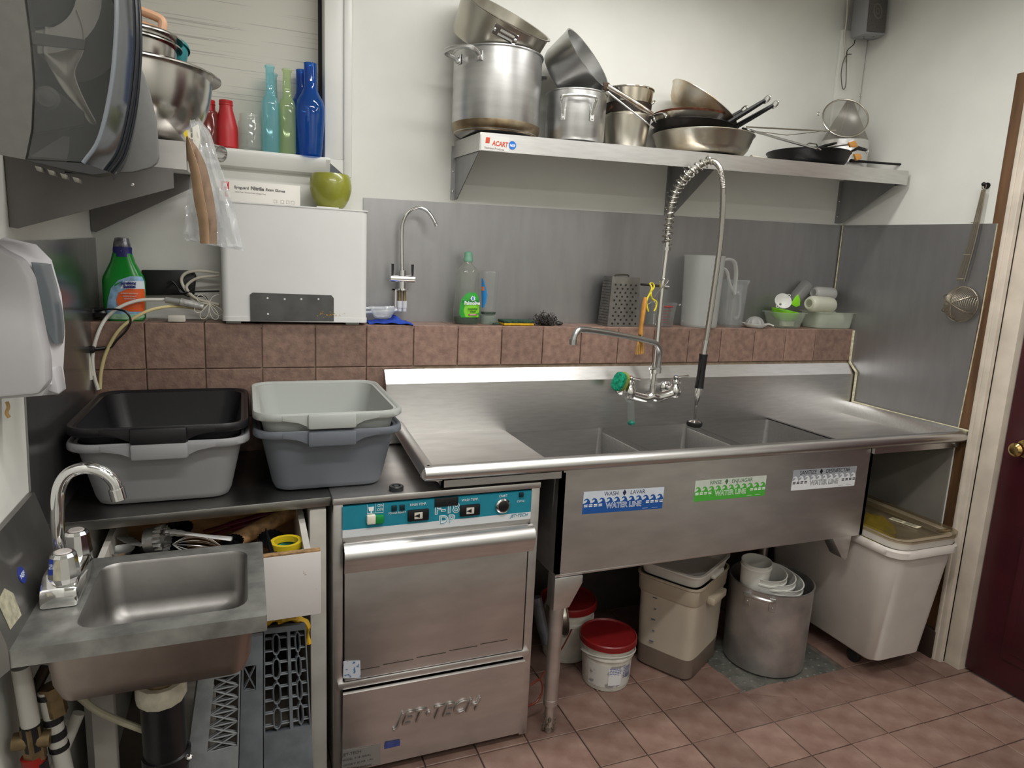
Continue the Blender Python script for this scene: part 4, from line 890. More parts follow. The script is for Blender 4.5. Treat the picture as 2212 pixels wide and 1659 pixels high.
# dish soap
c, r = (1.2056,0.0517)
ds = thing('dish_soap_bottle', 'tall clear dish soap bottle with green cap and label on the ledge', 'bottle', (c, -.075, ZL))
bod = glass('soap_bottle', 'd8ddd4', .13, .06, 1.)
prof = [(.044, .030, 0), (.0485, .033, .008), (.050, .034, .04), (.047, .032, .09), (.042, .029, .125), (.041, .028, .15), (.043, .029, .17), (.044, .03, .185), (.038, .027, .198), (.026, .02, .212), (.015, .015, .222), (.0135, .0135, .236)]
b = B(); loft(b, prof, 32, 2.5, (c, -.075, ZL), None, True, True); b.out('body', bod, ds)
b = B(); loft(b, [(.0425, .0285, .003), (.0465, .031, .01), (.0475, .0315, .026), (.0475, .0315, .0262)], 32, 2.5, (c, -.075, ZL), None, True, True); b.out('soap', glass('soap_green', '1f5a3a', .6, .1, 1.), ds, label='dark green soap left in the bottom')
b = B(); b.lathe([(.0165, .0), (.0175, .002), (.0175, .010), (.016, .014), (.0155, .022), (.014, .034), (.008, .038), (0, .038)], 24, c=(c, -.075, ZL+.229)); b.out('cap', mat('soap_cap', '7fb49a', .35), ds)
def wrap(b, poly_rows, secs, c, sq=2.5, off=.0008, n=14):
    """a label wrapped on a lofted bottle: rows (z, a0, a1) in degrees about the front"""
    def sec(z):
        for s0, s1 in zip(secs, secs[1:]):
            if s0[2] <= z <= s1[2]:
                f = (z-s0[2])/(s1[2]-s0[2]); return s0[0]+(s1[0]-s0[0])*f, s0[1]+(s1[1]-s0[1])*f
        return secs[-1][:2]
    t = bmesh.new(); R = []
    for z, a0, a1 in poly_rows:
        hw, hd = sec(z); row = []
        for i in range(n+1):
            a = math.radians(-90+a0+(a1-a0)*i/n); ca, sa = math.cos(a), math.sin(a); e = 2./sq
            row.append(t.verts.new((c[0]+(hw+off)*math.copysign(abs(ca)**e, ca), c[1]+(hd+off)*math.copysign(abs(sa)**e, sa), c[2]+z)))
        R.append(row)
    for A, D in zip(R, R[1:]):
        for i in range(n): t.faces.new((A[i], A[i+1], D[i+1], D[i]))
    return b._merge(t)
cc_ = (c, -.075, ZL)
lb = wrap(B(), [(.026, -30, 52), (.04, -42, 58), (.07, -40, 58), (.09, -34, 52), (.105, -22, 48), (.118, -4, 30)], prof, cc_, off=.001).out('label', mat('palm_green', '2f9a35', .4, noise=.1, scale=30), ds)
wrap(B(), [(.028, -12, 44), (.05, -20, 54), (.08, -14, 54), (.088, 0, 40)], prof, cc_, off=.0014).out('label_panel', mat('palm_lime', '7cc832', .4), lb)
wrap(B(), [(.08, -30, 50), (.086, -30, 52), (.089, -26, 50)], prof, cc_, off=.0016).out('name_band', mat('palm_dark', '137a35', .4), lb)
lx = c+.010
yl = -.075-.0338
text('lettering', 'Palmolive', .0195, MATS['label_pure'], lb, (lx, yl-.0012, ZL+.0735), (1, .12, 0), (0, 0, 1), depth=.0004, bold=.0004, squeeze=.85)
text('lettering', 'essential', .0125, mat('ink_dkgreen', '1d5a28', .5), lb, (lx+.002, yl-.0026, ZL+.055), (1, .12, 0), (0, 0, 1), depth=.0004, squeeze=.95)
text('lettering', 'clean', .0115, MATS['ink_dkgreen'], lb, (lx+.004, yl-.0026, ZL+.046), (1, .12, 0), (0, 0, 1), depth=.0004)
b = B(); b.box((lx-.013, yl-.0036, ZL+.0345), (lx+.019, yl+.0, ZL+.0395)); b.out('pink_strip', mat('pink_strip', 'b8397a', .5), lb)
text('lettering', 'ORIGINAL', .005, MATS['label_pure'], lb, (lx+.003, yl-.0040, ZL+.0353), (1, .0, 0), (0, 0, 1), depth=.0003)
Md = Matrix.Translation((lx+.002, yl+.0005, ZL+.0965)) @ Matrix.Rotation(math.pi/2, 4, 'X')
b = B(); b.prism([(.0085*math.cos(k*math.pi/9)*(1.35 if k % 2 else .75), .0085*math.sin(k*math.pi/9)*(1.35 if k % 2 else .75)) for k in range(18)], lambda u, v, d: (lx+.002+u, yl-.001-d, ZL+.0965+v), 0, .001); em = b.out('sun_emblem', MATS['label_pure'], lb)
b = B(); b.prism([(0, .009), (.003, .003), (.0035, -.002), (.002, -.006), (-.002, -.006), (-.0035, -.002), (-.003, .003)], lambda u, v, d: (lx+.002+u, yl-.002-d, ZL+.0965+v), 0, .0008); b.out('drop_emblem', mat('drop_blue', '3a7cc0', .4), em)
# upside-down dish liquid bottle
c, r = (1.2941,0.0331)
db = thing('dish_liquid_bottle', 'upside down clear squeeze bottle with a blue label beside the dish soap', 'bottle', (c, -.07, ZL))
secs = [(.015, .013, .030), (.027, .02, .036), (.030, .022, .046), (.030, .022, .05), (.029, .021, .08), (.031, .022, .12), (.034, .024, .16), (.0355, .025, .19), (.033, .023, .198), (.028, .02, .201)]
b = B(); loft(b, secs, 28, 2.4, (c, -.07, ZL), None, True, True); b.out('body', glass('clear_bottle', 'e6e8e6', .10, .05, 1.), db)
b = B(); loft(b, [(.026, .02, 0), (.030, .023, .002), (.0305, .0235, .018), (.029, .022, .033)], 24, 3, (c, -.07, ZL), None, True, True); b.out('cap', glass('cap_clear', 'b9c8bd', .45, .2, 1.), db)
b = B(); loft(b, [(.0265, .0195, .037), (.0285, .021, .046)], 24, 2.4, (c, -.07, ZL), None, True, True); b.out('liquid', glass('soap_green', '1f5a3a', .6, .1, 1.), db)
lb = wrap(B(), [(.062, -75, -50), (.08, -80, -32), (.11, -82, -22), (.14, -80, -35), (.17, -75, -60)], secs, (c, -.07, ZL), 2.4, .0008).out('label', mat('blue_label', '2a82c4', .4), db)
wrap(B(), [(.125, -78, -48), (.14, -78, -46)], secs, (c, -.07, ZL), 2.4, .0014).out('label_flash', mat('orange_flash', 'd87848', .5), lb)
text('lettering', 'Joy', .020, mat('navy_ink', '1a2f66', .5), lb, (c-.0285, -.0815, ZL+.09), (.72, -.55, 0), (0, 0, 1), depth=.0004, shear=.2) if False else None
# scouring sponge and steel wool
sp = thing('scouring_sponge', 'yellow sponge with a dark green scouring top beside the steel wool', 'sponge', (1.3923,-0.1,1.3077))
a = (1.3355,-0.1,1.3124)[0]; e = (1.4572,-0.1,1.3137)[0]
b = B(); b.box((a, -.135, ZL+.0005), (e, -.065, ZL+.010), .003); b.out('foam', mat('sponge_yellow', 'd0a424', .9, noise=.2, scale=80, bump=.4), sp)
b = B(); b.box((a-.001, -.136, ZL+.010), (e+.002, -.064, ZL+.020), .003); b.out('scouring_pad', mat('scour_green', '2f4a3c', .95, noise=.5, scale=120, bump=.8), sp)
b = B(); b.box((a-.03, -.10, ZL+.0005), (a-.001, -.05, ZL+.006), .002); solo(b, 'green_pad', mat('scour_green', '2f4a3c', .95), 'thin dark green scouring pad behind the yellow sponge', 'sponge')
wx = (1.5212,-0.095,1.3266)[0]
random.seed(11); b = B()
for k in range(240):
    p0 = Vector((wx+random.gauss(0, .017), -.095+random.gauss(0, .014), ZL+.004+abs(random.gauss(.011, .007)))); d = Vector((random.gauss(0, 1), random.gauss(0, 1), random.gauss(0, .5))).normalized()*.012
    P = [p0]; 
    for q in range(5): d = (Matrix.Rotation(1.0, 3, Vector((random.gauss(0, 1), random.gauss(0, 1), random.gauss(0, 1)))) @ d); np_ = P[-1]+d*.6; np_.z = max(np_.z, ZL+.002); P.append(np_)
    b.tube(P, .0011, 4)
b.ball((wx, -.095, ZL+.015), .026, (1.1, .8, .55), 14)
solo(b, 'steel_wool', mat('wool_dark', '4a4845', .5, .6, noise=.7, scale=200), 'dark tangled steel wool scrubber beside the yellow sponge', 'scrubber')
b = B(); b.ball(((1.5785,-0.1,1.3278)[0], -.10, ZL+.008), .014, (1.2, .8, .55), 12); solo(b, 'steel_wool', MATS['wool_dark'], 'small loose bit of steel wool right of the larger scrubber', 'scrubber')
# box grater
gx0, gx1 = (1.7884,-0.11,1.3128)[0], (1.9284,-0.11,1.3142)[0]
gz = (1.8487,-0.1,1.5021)[2]
gt = thing('box_grater', 'four sided steel box grater standing on the ledge', 'grater', ((gx0+gx1)/2, -.09, ZL))
gm = mat('grater_steel', (.27, .26, .25), .38, 1., noise=.15, scale=30)
x0, x1, ya, yb3 = gx0-.008, gx1+.002, -.125, -.04
b = B(); tX = .012
G = lambda u, v, zz: (x0+(x1-x0)*u + (.5-u)*2*tX*zz, ya+(yb3-ya)*v+(.5-v)*2*.008*zz, ZL+(gz-ZL)*zz)
V0 = [b.bm.verts.new(G(u, v, 0)) for u, v in ((0, 0), (1, 0), (1, 1), (0, 1))]; V1 = [b.bm.verts.new(G(u, v, 1)) for u, v in ((0, 0), (1, 0), (1, 1), (0, 1))]
for i in range(4): b.bm.faces.new((V0[i], V0[(i+1) % 4], V1[(i+1) % 4], V1[i]))
b.bm.faces.new(V1); b.out('body', gm, gt, sharp=20)
hole = mat('grater_hole', '1c1a18', .6)
b = B(); n = 0
for i in range(11):
    for j in range(5):
        u = .14+.18*j+(.09 if i % 2 else 0)*.8; zz = .06+i*.078
        if u > .93: continue
        g = Vector(G(u, 0, zz)); b.cyl(g+Vector((0, -.0012, 0)), g+Vector((0, .001, 0)), .0042, n=8)
o = b.out('grating_hole', hole, gt); o['kind'] = 'stuff'
b = B()
for i in range(16):
    for j in range(7):
        g = Vector(G(0, .1+.13*j, .05+i*.057)); b.cyl(g+Vector((-.0011, 0, 0)), g+Vector((.001, 0, 0)), .0016, n=6)
o = b.out('fine_grating_hole', hole, gt); o['kind'] = 'stuff'
b = B(); b.tube(smooth([G(.25, .5, 1), tuple(Vector(G(.3, .5, 1))+Vector((0, 0, .007))), tuple(Vector(G(.7, .5, 1))+Vector((0, 0, .008))), G(.75, .5, 1)], 5), .003, 8); b.out('handle', mat('grater_handle', '3b3428', .4), gt)
# glass measuring jug
c, r = (2.0459,0.0697)
mj = thing('measuring_jug', 'clear glass measuring jug with red markings behind the hanging brush', 'jug', (c, -.085, ZL))
gl = glass('clear_glass', 'e4e8e6', .05, .03, 1.)
R_ = r*.98
b = B(); b.lathe([(0, .003), (R_*.8, .003), (R_*.86, .008), (R_*.98, .09), (R_*1.02, .098), (R_*1.0, .10), (R_*.95, .09), (R_*.82, .01), (0, .007)], 36, c=(c, -.085, ZL)); b.out('bowl', gl, mj)
b = B(); b.tube(smooth([(c+R_*.95, -.085, ZL+.088), (c+R_*1.35, -.095, ZL+.092), (c+R_*1.6, -.10, ZL+.078), (c+R_*1.62, -.10, ZL+.03), (c+R_*1.5, -.10, ZL+.018)], 6), .007, 10, flat=.7); b.out('handle', gl, mj)
rd = mat('jug_red', 'a03a3c', .5); b = B()
for k in range(6): 
    a0, a1 = -115, -75-(k % 2)*10; rr = R_*(.87+.13*(k*.013+.02)/.1)+.0006
    b.tube([(c+rr*math.cos(math.radians(a)), -.085+rr*math.sin(math.radians(a)), ZL+.02+k*.012) for a in range(a0, a1, 6)], .0009, 4)
b.tube([(c+(R_*.99)*math.cos(math.radians(a)), -.085+R_*.99*math.sin(math.radians(a)), ZL+.086) for a in range(-110, -70, 6)], .003, 4)
b.out('red_marking', rd, mj)
# pitchers
c, r = (2.2446,0.0853)
wpi = thing('milky_pitcher', 'large translucent white plastic pitcher standing behind the spray hose', 'pitcher', (c, -.09, ZL))
mil = glass('milky_plastic', 'e8e9e6', .40, .25, 1.)
H = .30; rr = .084
b = B(); b.lathe([(0, .003), (rr*.86, .0), (rr*.90, .004), (rr*1.0, H-.012), (rr*1.03, H), (rr*.98, H), (rr*.95, H-.02), (rr*.85, .01), (0, .008)], 36, c=(c, -.09, ZL)); b.out('body', mil, wpi)
hb = [(2.2778,-0.12,1.5718), (2.3268,-0.13,1.5932), (2.3625,-0.135,1.5833), (2.378,-0.135,1.5376), (2.3835,-0.13,1.4496)]
hb2 = [(2.2805,-0.12,1.5489), (2.3125,-0.13,1.5542), (2.3318,-0.135,1.5397), (2.3496,-0.135,1.4938), (2.3835,-0.13,1.4496)]
b = B(); b.tube(smooth(hb, 6), .012, 10, flat=.6); b.tube(smooth(hb2, 6), .010, 10, flat=.6); b.out('handle', mil, wpi)
c, r = (2.4198,0.0637)
cp_ = thing('clear_pitcher', 'clear ribbed plastic pitcher with a handle right of the milky one', 'pitcher', (c, -.075, ZL))
H = .205; rr = r*1.02; cl2 = glass('clear_acrylic', 'eceeee', .12, .05, 1.)
b = B(); b.lathe([(0, .003), (rr*.80, 0), (rr*.84, .006), (rr*.98, H-.02), (rr*1.1, H-.004), (rr*1.08, H), (rr*.95, H-.02), (rr*.80, .012), (0, .009)], 12, c=(c, -.075, ZL)); b.out('body', cl2, cp_, sharp=15)
hc = [(2.3803,-0.13,1.4554), (2.4018,-0.14,1.4526), (2.412,-0.14,1.4115), (2.4115,-0.14,1.358), (2.3968,-0.13,1.3449)]
b = B(); b.tube(smooth(hc, 6), .010, 10, flat=.8); b.out('handle', cl2, cp_)
# citrus juicer
c, r = (2.528,0.0556)
cj = thing('citrus_juicer', 'white citrus juicer with a grey ribbed dome on the ledge', 'juicer', (c, -.11, ZL))
wpl = mat('white_plastic', 'd6d6d2', .35)
b = B(); b.lathe([(0, .0), (.034, .0), (.040, .004), (.055, .016), (.056, .019), (.052, .018), (.038, .008), (0, .006)], 32, c=(c, -.11, ZL)); b.tube([(c+.05, -.118, ZL+.016), (c+.07, -.122, ZL+.017), (c+.088, -.126, ZL+.010)], [.006, .007, .009], 10, flat=.5); b.out('dish', wpl, cj)
t2 = bmesh.new(); n = 48; RR = []
for k in range(8):
    a = k/7*math.pi/2; RR.append([t2.verts.new((c+.040*math.cos(a)*(1+.05*math.cos(12*2*math.pi*q/n))*math.cos(2*math.pi*q/n), -.11+.040*math.cos(a)*(1+.05*math.cos(12*2*math.pi*q/n))*math.sin(2*math.pi*q/n), ZL+.014+.036*math.sin(a))) for q in range(n)])
for A, D in zip(RR, RR[1:]):
    for q in range(n): t2.faces.new((A[q], A[(q+1) % n], D[(q+1) % n], D[q]))
B()._merge(t2).out('ribbed_dome', mat('dome_grey', '8f8d8a', .5), cj, label='grey ribbed dome')
# open tub with green strainer and funnel
c, r = (2.7135,0.0856)
b = B(); loft(b, [(.058, .05, .0), (.062, .054, .004), (.080, .068, .066), (.088, .075, .068), (.088, .075, .071), (.078, .066, .068), (.060, .052, .006)], 36, 4, (c, -.085, ZL), None, True, True)
solo(b, 'food_tub', glass('clear_tub', 'e6ece4', .22, .15, 1.), 'clear plastic tub holding a lime green colander and a white funnel', 'tub')
lime_g = mat('lime_plastic', '86d326', .4)
gs = thing('green_colander', 'lime green plastic colander tilted inside the clear tub', 'colander', (c, -.085, ZL+.02))
Mt = Matrix.Translation((c+.002, -.085, ZL+.074)) @ Matrix.Rotation(.12, 4, 'X') @ Matrix.Rotation(.10, 4, 'Y')
b = B(); b.lathe([(0, -.045), (.03, -.042), (.052, -.025), (.06, 0), (.062, .004), (.058, .003), (.049, -.024), (.028, -.04), (0, -.043)], 30, Mt); b.out('bowl', lime_g, gs)
b = B(); g0 = (2.7377,-0.1,1.4157); b.prism([(0, 0), (.02, .03), (.035, .045), (.05, .02), (.052, -.005), (.03, -.012)], lambda u, v, d: (g0[0]+u-.01, g0[1]+d, g0[2]+v-.005), -.004, .004, .002); b.out('handle', lime_g, gs)
fu = thing('funnel', 'white plastic funnel with its mouth facing out on the green colander', 'funnel', (2.6636,-0.115,1.4254))
f0 = Vector((2.6595,-0.125,1.426)); Mf = Mx(f0, (-.38, -.80, .46))
b = B(); b.lathe([(.0365, .002), (.037, -.001), (.0345, -.001), (.008, -.034), (.006, -.036), (.0055, -.07), (.007, -.07), (.0075, -.038), (.0365, -.004)], 30, Mf, close=True); b.out('cone', wpl, fu)
b = B(); 
for s in (-1, 1):
    ctr = Mf @ Vector((s*.036, .014*s+.0, 0)); b.tube([ctr+(Mf.to_3x3() @ Vector((.006*math.cos(k*.7), .006*math.sin(k*.7), 0))) for k in range(9)], .0015, 6, closed=True)
b.out('hanging_loop', wpl, fu)
b = B(); loft(b, [(.03, .02, 0), (.032, .022, .02), (.03, .02, .022)], 20, 4, (c+.012, -.092, ZL+.0085), None, True, True); solo(b, 'small_lid', mat('ivory_plastic', 'c9c9b8', .5), 'small ivory plastic lid at the bottom of the clear tub', 'lid')
# tub of squeeze bottles
cc2 = ((2.8234,-0.085,1.3422)[0]+(3.1195,-0.085,1.346)[0])/2
b = B(); loft(b, [(.098, .055, 0), (.104, .06, .004), (.114, .068, .072), (.126, .078, .074), (.127, .079, .077), (.111, .066, .074), (.102, .058, .006)], 40, 5, (cc2, -.083, ZL), None, True, True)
solo(b, 'food_tub', glass('milky_tub', 'e6ece0', .42, .25, 1.), 'milky plastic tub full of empty squeeze bottles at the corner', 'tub')
sqm = glass('squeeze_plastic', 'f0f0e4', .75, .3, 1.)
def squeeze(c0, ax, L, r, label, mtl=None):
    ax = Vector(ax).normalized(); q = Vector((0, 0, 1)).rotation_difference(ax).to_matrix().to_4x4(); M = Matrix.Translation(c0) @ q
    T = thing('squeeze_bottle', label, 'bottle', c0, (0, 0, 0), 'empty squeeze bottles by the corner')
    B().lathe([(0, L), (r*.75, L), (r*.97, L-.008), (r, L-.02), (r, .03), (r*.96, .02), (r*.80, .010), (r*.62, .004), (r*.60, 0), (r*.52, 0), (r*.52, .008), (r*.9, .03), (r*.9, L-.02), (0, L-.012)], 28, M).out('body', mtl or sqm, T)
    B().lathe([(r*.66, .002), (r*.66, .010), (r*.70, .012), (r*.70, .002)], 28, M, close=True).out('neck_ring', mtl or sqm, T)
    return T
squeeze((2.8024,-0.13,1.4192), (1, .16, -.05), .165, .036, 'milky squeeze bottle lying in front with its open neck facing left')
squeeze((2.8926,-0.06,1.4654), (1, .12, -.03), .14, .03, 'paler squeeze bottle lying behind and above the front one', glass('squeeze_pale', 'ececea', .6, .3, 1.))
squeeze((2.7993,-0.035,1.4189), (.62, .05, .62), .12, .031, 'grey translucent squeeze bottle leaning at the back of the pile', glass('squeeze_grey', 'c9c9c8', .45, .3, 1.))
squeeze((cc2-.085, -.085, ZL+.042), (1, 0, 0), .165, .030, 'squeeze bottle lying inside the milky tub below the others')
# cleaner spray bottle in the corner
c, r = (0.0868,0.0559)
cb = thing('cleaner_bottle', 'bright green bathroom cleaner bottle in the left corner of the ledge', 'bottle', (c, -.075, ZL))
secs = [(.050, .032, 0), (.056, .036, .008), (.058, .037, .05), (.059, .037, .12), (.056, .035, .135), (.046, .03, .155), (.034, .025, .18), (.027, .022, .205), (.024, .021, .215)]
b = B(); loft(b, secs, 32, 3.0, (c, -.075, ZL), None, True, True); b.out('body', mat('cleaner_green', '14862c', .25, noise=.05, scale=8), cb)
b = B(); loft(b, [(.0255, .0225, .200), (.0265, .0235, .215), (.023, .021, .238), (.019, .018, .252), (.012, .012, .254)], 24, 2.2, (c, -.075, ZL), None, True, True); b.out('wrapped_cap', mat('foil', '85858a', .3, .7, noise=.5, scale=60, bump=.6), cb, label='cap wrapped in crinkled clear film')
k2 = (c, -.075, ZL); 
wrap(B(), [(.196, -20, 60), (.205, -40, 75), (.222, -55, 85), (.226, -40, 75)], secs[:-1]+[(.0265, .0235, .24)], k2, 2.4, .001).out('neck_label', mat('neck_navy', '2a2a72', .4, noise=.3, scale=150), cb)
lb = wrap(B(), [(.02, -60, 70), (.04, -44, 76), (.07, -34, 78), (.10, -22, 78), (.125, -4, 76), (.138, 14, 66)], secs, k2, 3., .0008).out('label', mat('bubble_blue', '8fb6d6', .4, noise=.3, scale=60), cb)
wrap(B(), [(.030, 8, 66), (.042, -6, 72), (.065, -10, 74), (.088, -4, 74), (.102, 10, 70)], secs, k2, 3., .0014).out('orange_disc', mat('label_orange2', 'e0602a', .4), lb)
wrap(B(), [(.005, -50, 60), (.014, -60, 70), (.022, -45, 60)], secs, k2, 3., .0010).out('foam_band', mat('mint_band', 'a3cfae', .4, noise=.3, scale=50), lb)
navy = mat('navy_ink2', '20287a', .5); yl = -.075-.0372
wrap(B(), [(.100, -2, 72), (.124, 4, 72)], secs, k2, 3., .0018).out('name_panel', mat('label_white2', 'dfe6ee', .4), lb)
text('lettering', 'Scrubbing', .0125, navy, lb, (c+.0175, yl-.0028, ZL+.1135), (1, .02, .04), (0, 0, 1), depth=.0008, bold=.0004, squeeze=.82, shear=.1)
text('lettering', 'Bubbles', .0125, navy, lb, (c+.020, yl-.0028, ZL+.1025), (1, .02, .04), (0, 0, 1), depth=.0008, bold=.0004, squeeze=.85, shear=.1)
text('lettering', 'BATHROOM GRIME FIGHTER', .0048, MATS['label_pure'], lb, (c+.0185, yl-.0024, ZL+.084), (1, .02, 0), (0, 0, 1), depth=.0006, squeeze=.75)
text('lettering', 'CHASSEUR DE SALETÉ', .0046, MATS['label_pure'], lb, (c+.0185, yl-.0024, ZL+.0755), (1, .02, 0), (0, 0, 1), depth=.0006, squeeze=.8)
text('lettering', 'DE SALLE DE BAIN', .0046, MATS['label_pure'], lb, (c+.0185, yl-.0024, ZL+.068), (1, .02, 0), (0, 0, 1), depth=.0006, squeeze=.8)
# cables and hoses at the left end of the ledge
blk = mat('cable_black', '0f0f10', .35); ivory = mat('hose_ivory', 'cdbf8c', .4); wh = mat('hose_white', 'd6d4cc', .35)
def cable(pts, r, m, name, label, cat='hose', n=10, k=6):
    b = B(); b.tube(smooth(pts, k), r, n); return solo(b, name, m, label, cat)
cable([(0.0168,-0.175,1.1021), (0.0084,-0.175,1.1477), (0.0079,-0.175,1.2039), (0.021,-0.17,1.2618), (0.0407,-0.15,1.31), (0.0752,-0.14,1.3461), (0.1309,-0.12,1.3698), (0.1994,-0.1,1.373)], .0052, wh, 'water_hose', 'white water hose arching over the tiles at the left corner')
cable([(0.02,-0.165,1.1029), (0.0267,-0.165,1.1599), (0.0459,-0.165,1.2233), (0.0859,-0.165,1.2895), (0.1455,-0.15,1.334), (0.1939,-0.12,1.3496), (0.2439,-0.09,1.3513), (0.3095,-0.06,1.3413)], .0050, ivory, 'water_hose', 'yellowed ivory water hose running behind the white hose')
cable([(0.0096,-0.11,1.3341), (0.057,-0.15,1.3437), (0.0957,-0.165,1.34), (0.1117,-0.165,1.3151), (0.1004,-0.165,1.284), (0.0717,-0.165,1.2515), (0.056,-0.165,1.2304), (0.0388,-0.165,1.2276)], .0030, blk, 'black_cable', 'thin black cord looping down to a plug over the tiles', 'cord')
b = B(); b.cyl((0.0052,-0.18,1.2255), (0.0388,-0.165,1.2276), .006, n=12); b.box(*[tuple(Vector((0.0076,-0.18,1.2255))+Vector((s*.008, s*.008, s*.010))) for s in (-1, 1)], .003); solo(b, 'plug', blk, 'black plug on the corner conduit at the end of the cord', 'plug')
b = B(); b.lathe([(0, 0), (.03, 0), (.032, .012), (.026, .024), (0, .026)], 20, c=tuple(Vector((0.0155,-0.085,1.3165)))); solo(b, 'cord_coil', blk, 'black coil of cord lying in the left corner of the ledge', 'cord')
b = B(); b.tube([(-0.0029,-0.2,1.2679), (-0.0016,-0.2,1.2075), (0.004,-0.2,1.138)], .0085, 8, flat=.7); b.tube([(-0.0004,-0.19,1.2199), (0.0063,-0.19,1.1474)], .006, 8, flat=.7); solo(b, 'cable_conduit', mat('conduit', 'cfccbd', .5), 'ivory plastic conduit strip in the left corner', 'conduit')
cable([(0.3599,-0.05,1.4597), (0.2992,-0.05,1.4649), (0.2608,-0.05,1.456), (0.2464,-0.05,1.4319), (0.2621,-0.06,1.3972), (0.2971,-0.07,1.3688), (0.3578,-0.08,1.3528)], .0050, mat('hose_cream', 'cfcabb', .4), 'filter_hose', 'outer cream hose curling out of the filter box')
cable([(0.36,-0.06,1.4525), (0.299,-0.06,1.4429), (0.2685,-0.06,1.4241), (0.2627,-0.065,1.4049), (0.2909,-0.075,1.3765), (0.3582,-0.09,1.3595)], .0046, MATS['hose_cream'], 'filter_hose', 'inner cream hose curling out of the filter box')
cable([(0.2051,-0.07,1.4225), (0.2212,-0.07,1.4289), (0.2339,-0.07,1.4146), (0.2466,-0.07,1.3943), (0.2845,-0.07,1.3983), (0.359,-0.075,1.4022)], .003, blk, 'black_cable', 'black power lead running into the side of the filter box', 'cord')
cable([(0.2035,-0.06,1.4073), (0.2241,-0.06,1.4227), (0.2433,-0.06,1.3996), (0.2697,-0.06,1.3825), (0.3108,-0.06,1.3835), (0.3239,-0.06,1.3612)], .0035, blk, 'black_cable', 'coiled black power lead hanging by the socket strip', 'cord')
wt = mat('string_white', 'd8d4c4', .6)
b = B(); q = Vector((0.3294,-0.12,1.3655))
for a0, L in ((-2.6, .05), (-2.0, .055), (-1.2, .055), (-.8, .05), (2.6, .04)):
    d = Vector((math.cos(a0), 0, math.sin(a0))); e = Vector((-d.z, 0, d.x)); b.tube([q+d*L*math.sin(t*math.pi/12)+e*.011*math.sin(t*math.pi/6) for t in range(13)], .0011, 5)
b.tube(smooth([q, q+Vector((.01, 0, .02)), q+Vector((.03, .0, .03))], 5), .0011, 5)
solo(b, 'tied_cord', wt, 'thin white cord tied in a bow beside the filter box', 'cord')
sv = thing('water_valve', 'grey inline valve joining the white hose to the filter', 'valve', (0.2591,-0.11,1.3633))
P0, P1, P2 = Vector((0.2037,-0.105,1.372)), Vector((0.246,-0.11,1.3674)), Vector((0.3126,-0.115,1.353))
gm2 = mat('valve_grey', 'a5a5a0', .35, .3)
B().cyl(P0, P1, .0095, n=16).out('coupling', gm2, sv); B().cyl(P1, P2, .0125, .0115, n=16).out('body', mat('valve_body', 'b5b4b0', .3, .3, noise=.3, scale=80), sv)
b = B(); b.box(((0.2095,-0.12,1.318)[0], -.14, ZL+.001), ((0.2595,-0.12,1.3187)[0], -.10, ZL+.022), .004); solo(b, 'junction_block', mat('block_white', 'c4bfb6', .5), 'small white plastic block on the ledge below the valve', 'block')
b = B(); b.prism([(0.1303,-0.02,1.4606)[::2], (0.2809,-0.02,1.4649)[::2], (0.2886,-0.02,1.4472)[::2], (0.281,-0.02,1.3849)[::2], (0.1266,-0.02,1.3795)[::2]], FY, -.03, -.001, .003); solo(b, 'power_strip', mat('strip_black', '17171a', .45), 'black socket strip on the wall behind the green bottle', 'socket')
cable([(-0.0274,-0.42,1.6159), (-0.0229,-0.42,1.5611), (-0.0203,-0.42,1.4914), (-0.0255,-0.42,1.456)], .006, wh, 'wall_hose', 'white hose with a blue stripe on the left wall under the shelf')
cable([(-0.0165,-0.424,1.6164), (-0.0146,-0.424,1.5845), (-0.0123,-0.424,1.5558)], .0035, mat('blue_tube', '2a55a8', .4), 'blue_tube', 'short blue tube beside the white wall hose', 'tube')
b = B(); b.cyl((-0.0296,-0.42,1.4558), (-0.0071,-0.42,1.459), .008, n=12); solo(b, 'hose_clip', mat('clip_white', 'd5d3c9', .4), 'white clip on the steel sheet behind the soap dispenser', 'clip')

# ================================================================ pots and pans on the right shelf
def tinted(name, base, stain, amount=.5, rough=.35, scale=7., metal=1.):
    return mat(name, base, rough, metal, noise=.1, scale=scale, col2=stain, ramp=(.30, .30+amount), bump=.03, bscale=80, detail=6)
def rod_handle(b, pts, r=.0055, plates=True):
    b.tube(smooth(pts, 6), r, 10)
def loop(M, r, z, ang, w, drop, outw, b, rad=.0055):
    """wire loop handle on a pot wall, in the pot's own frame"""
    P = []
    for du, o, dz in ((-w, .002, -drop), (-w, .014, -drop*.4), (-w*.98, outw*.7, 0), (-w*.75, outw, .004), (0, outw*1.08, .006), (w*.75, outw, .004), (w*.98, outw*.7, 0), (w, .014, -drop*.4), (w, .002, -drop)):
        a = ang+du/r; P.append(M @ Vector(((r+o)*math.cos(a), (r+o)*math.sin(a), z+dz)))
    b.tube(smooth(P, 4), rad, 8)
def plate(M, r, z, ang, du, h, w, b):
    a = ang+du/r; Mp = M @ Matrix.Rotation(a, 4, 'Z') @ Matrix.Translation((r, 0, z))
    b.box((-.001, -w/2, -h), (.003, w/2, h*.2), .0015, 1, Mp)
def rivet(M, r, z, ang, du, b, rr=.0042):
    a = ang+du/r; p = M @ Vector(((r+.003)*math.cos(a), (r+.003)*math.sin(a), z)); b.ball(p, rr, (1, 1, 1), 8)
def pot_wall(r, h, t=.0025, rb=None, lip=.004, cr=.02):
    rb = rb or r
    return [(0, 0), (rb-cr, 0), (rb-cr*.3, cr*.3), (rb, cr), (r, h-.004), (r+lip, h-.001), (r+lip, h+.002), (r-t, h+.001), (rb-t, cr+.002), (rb-cr*.3-t, cr*.4+.002), (rb-cr, t), (0, t)]
F_ = math.radians
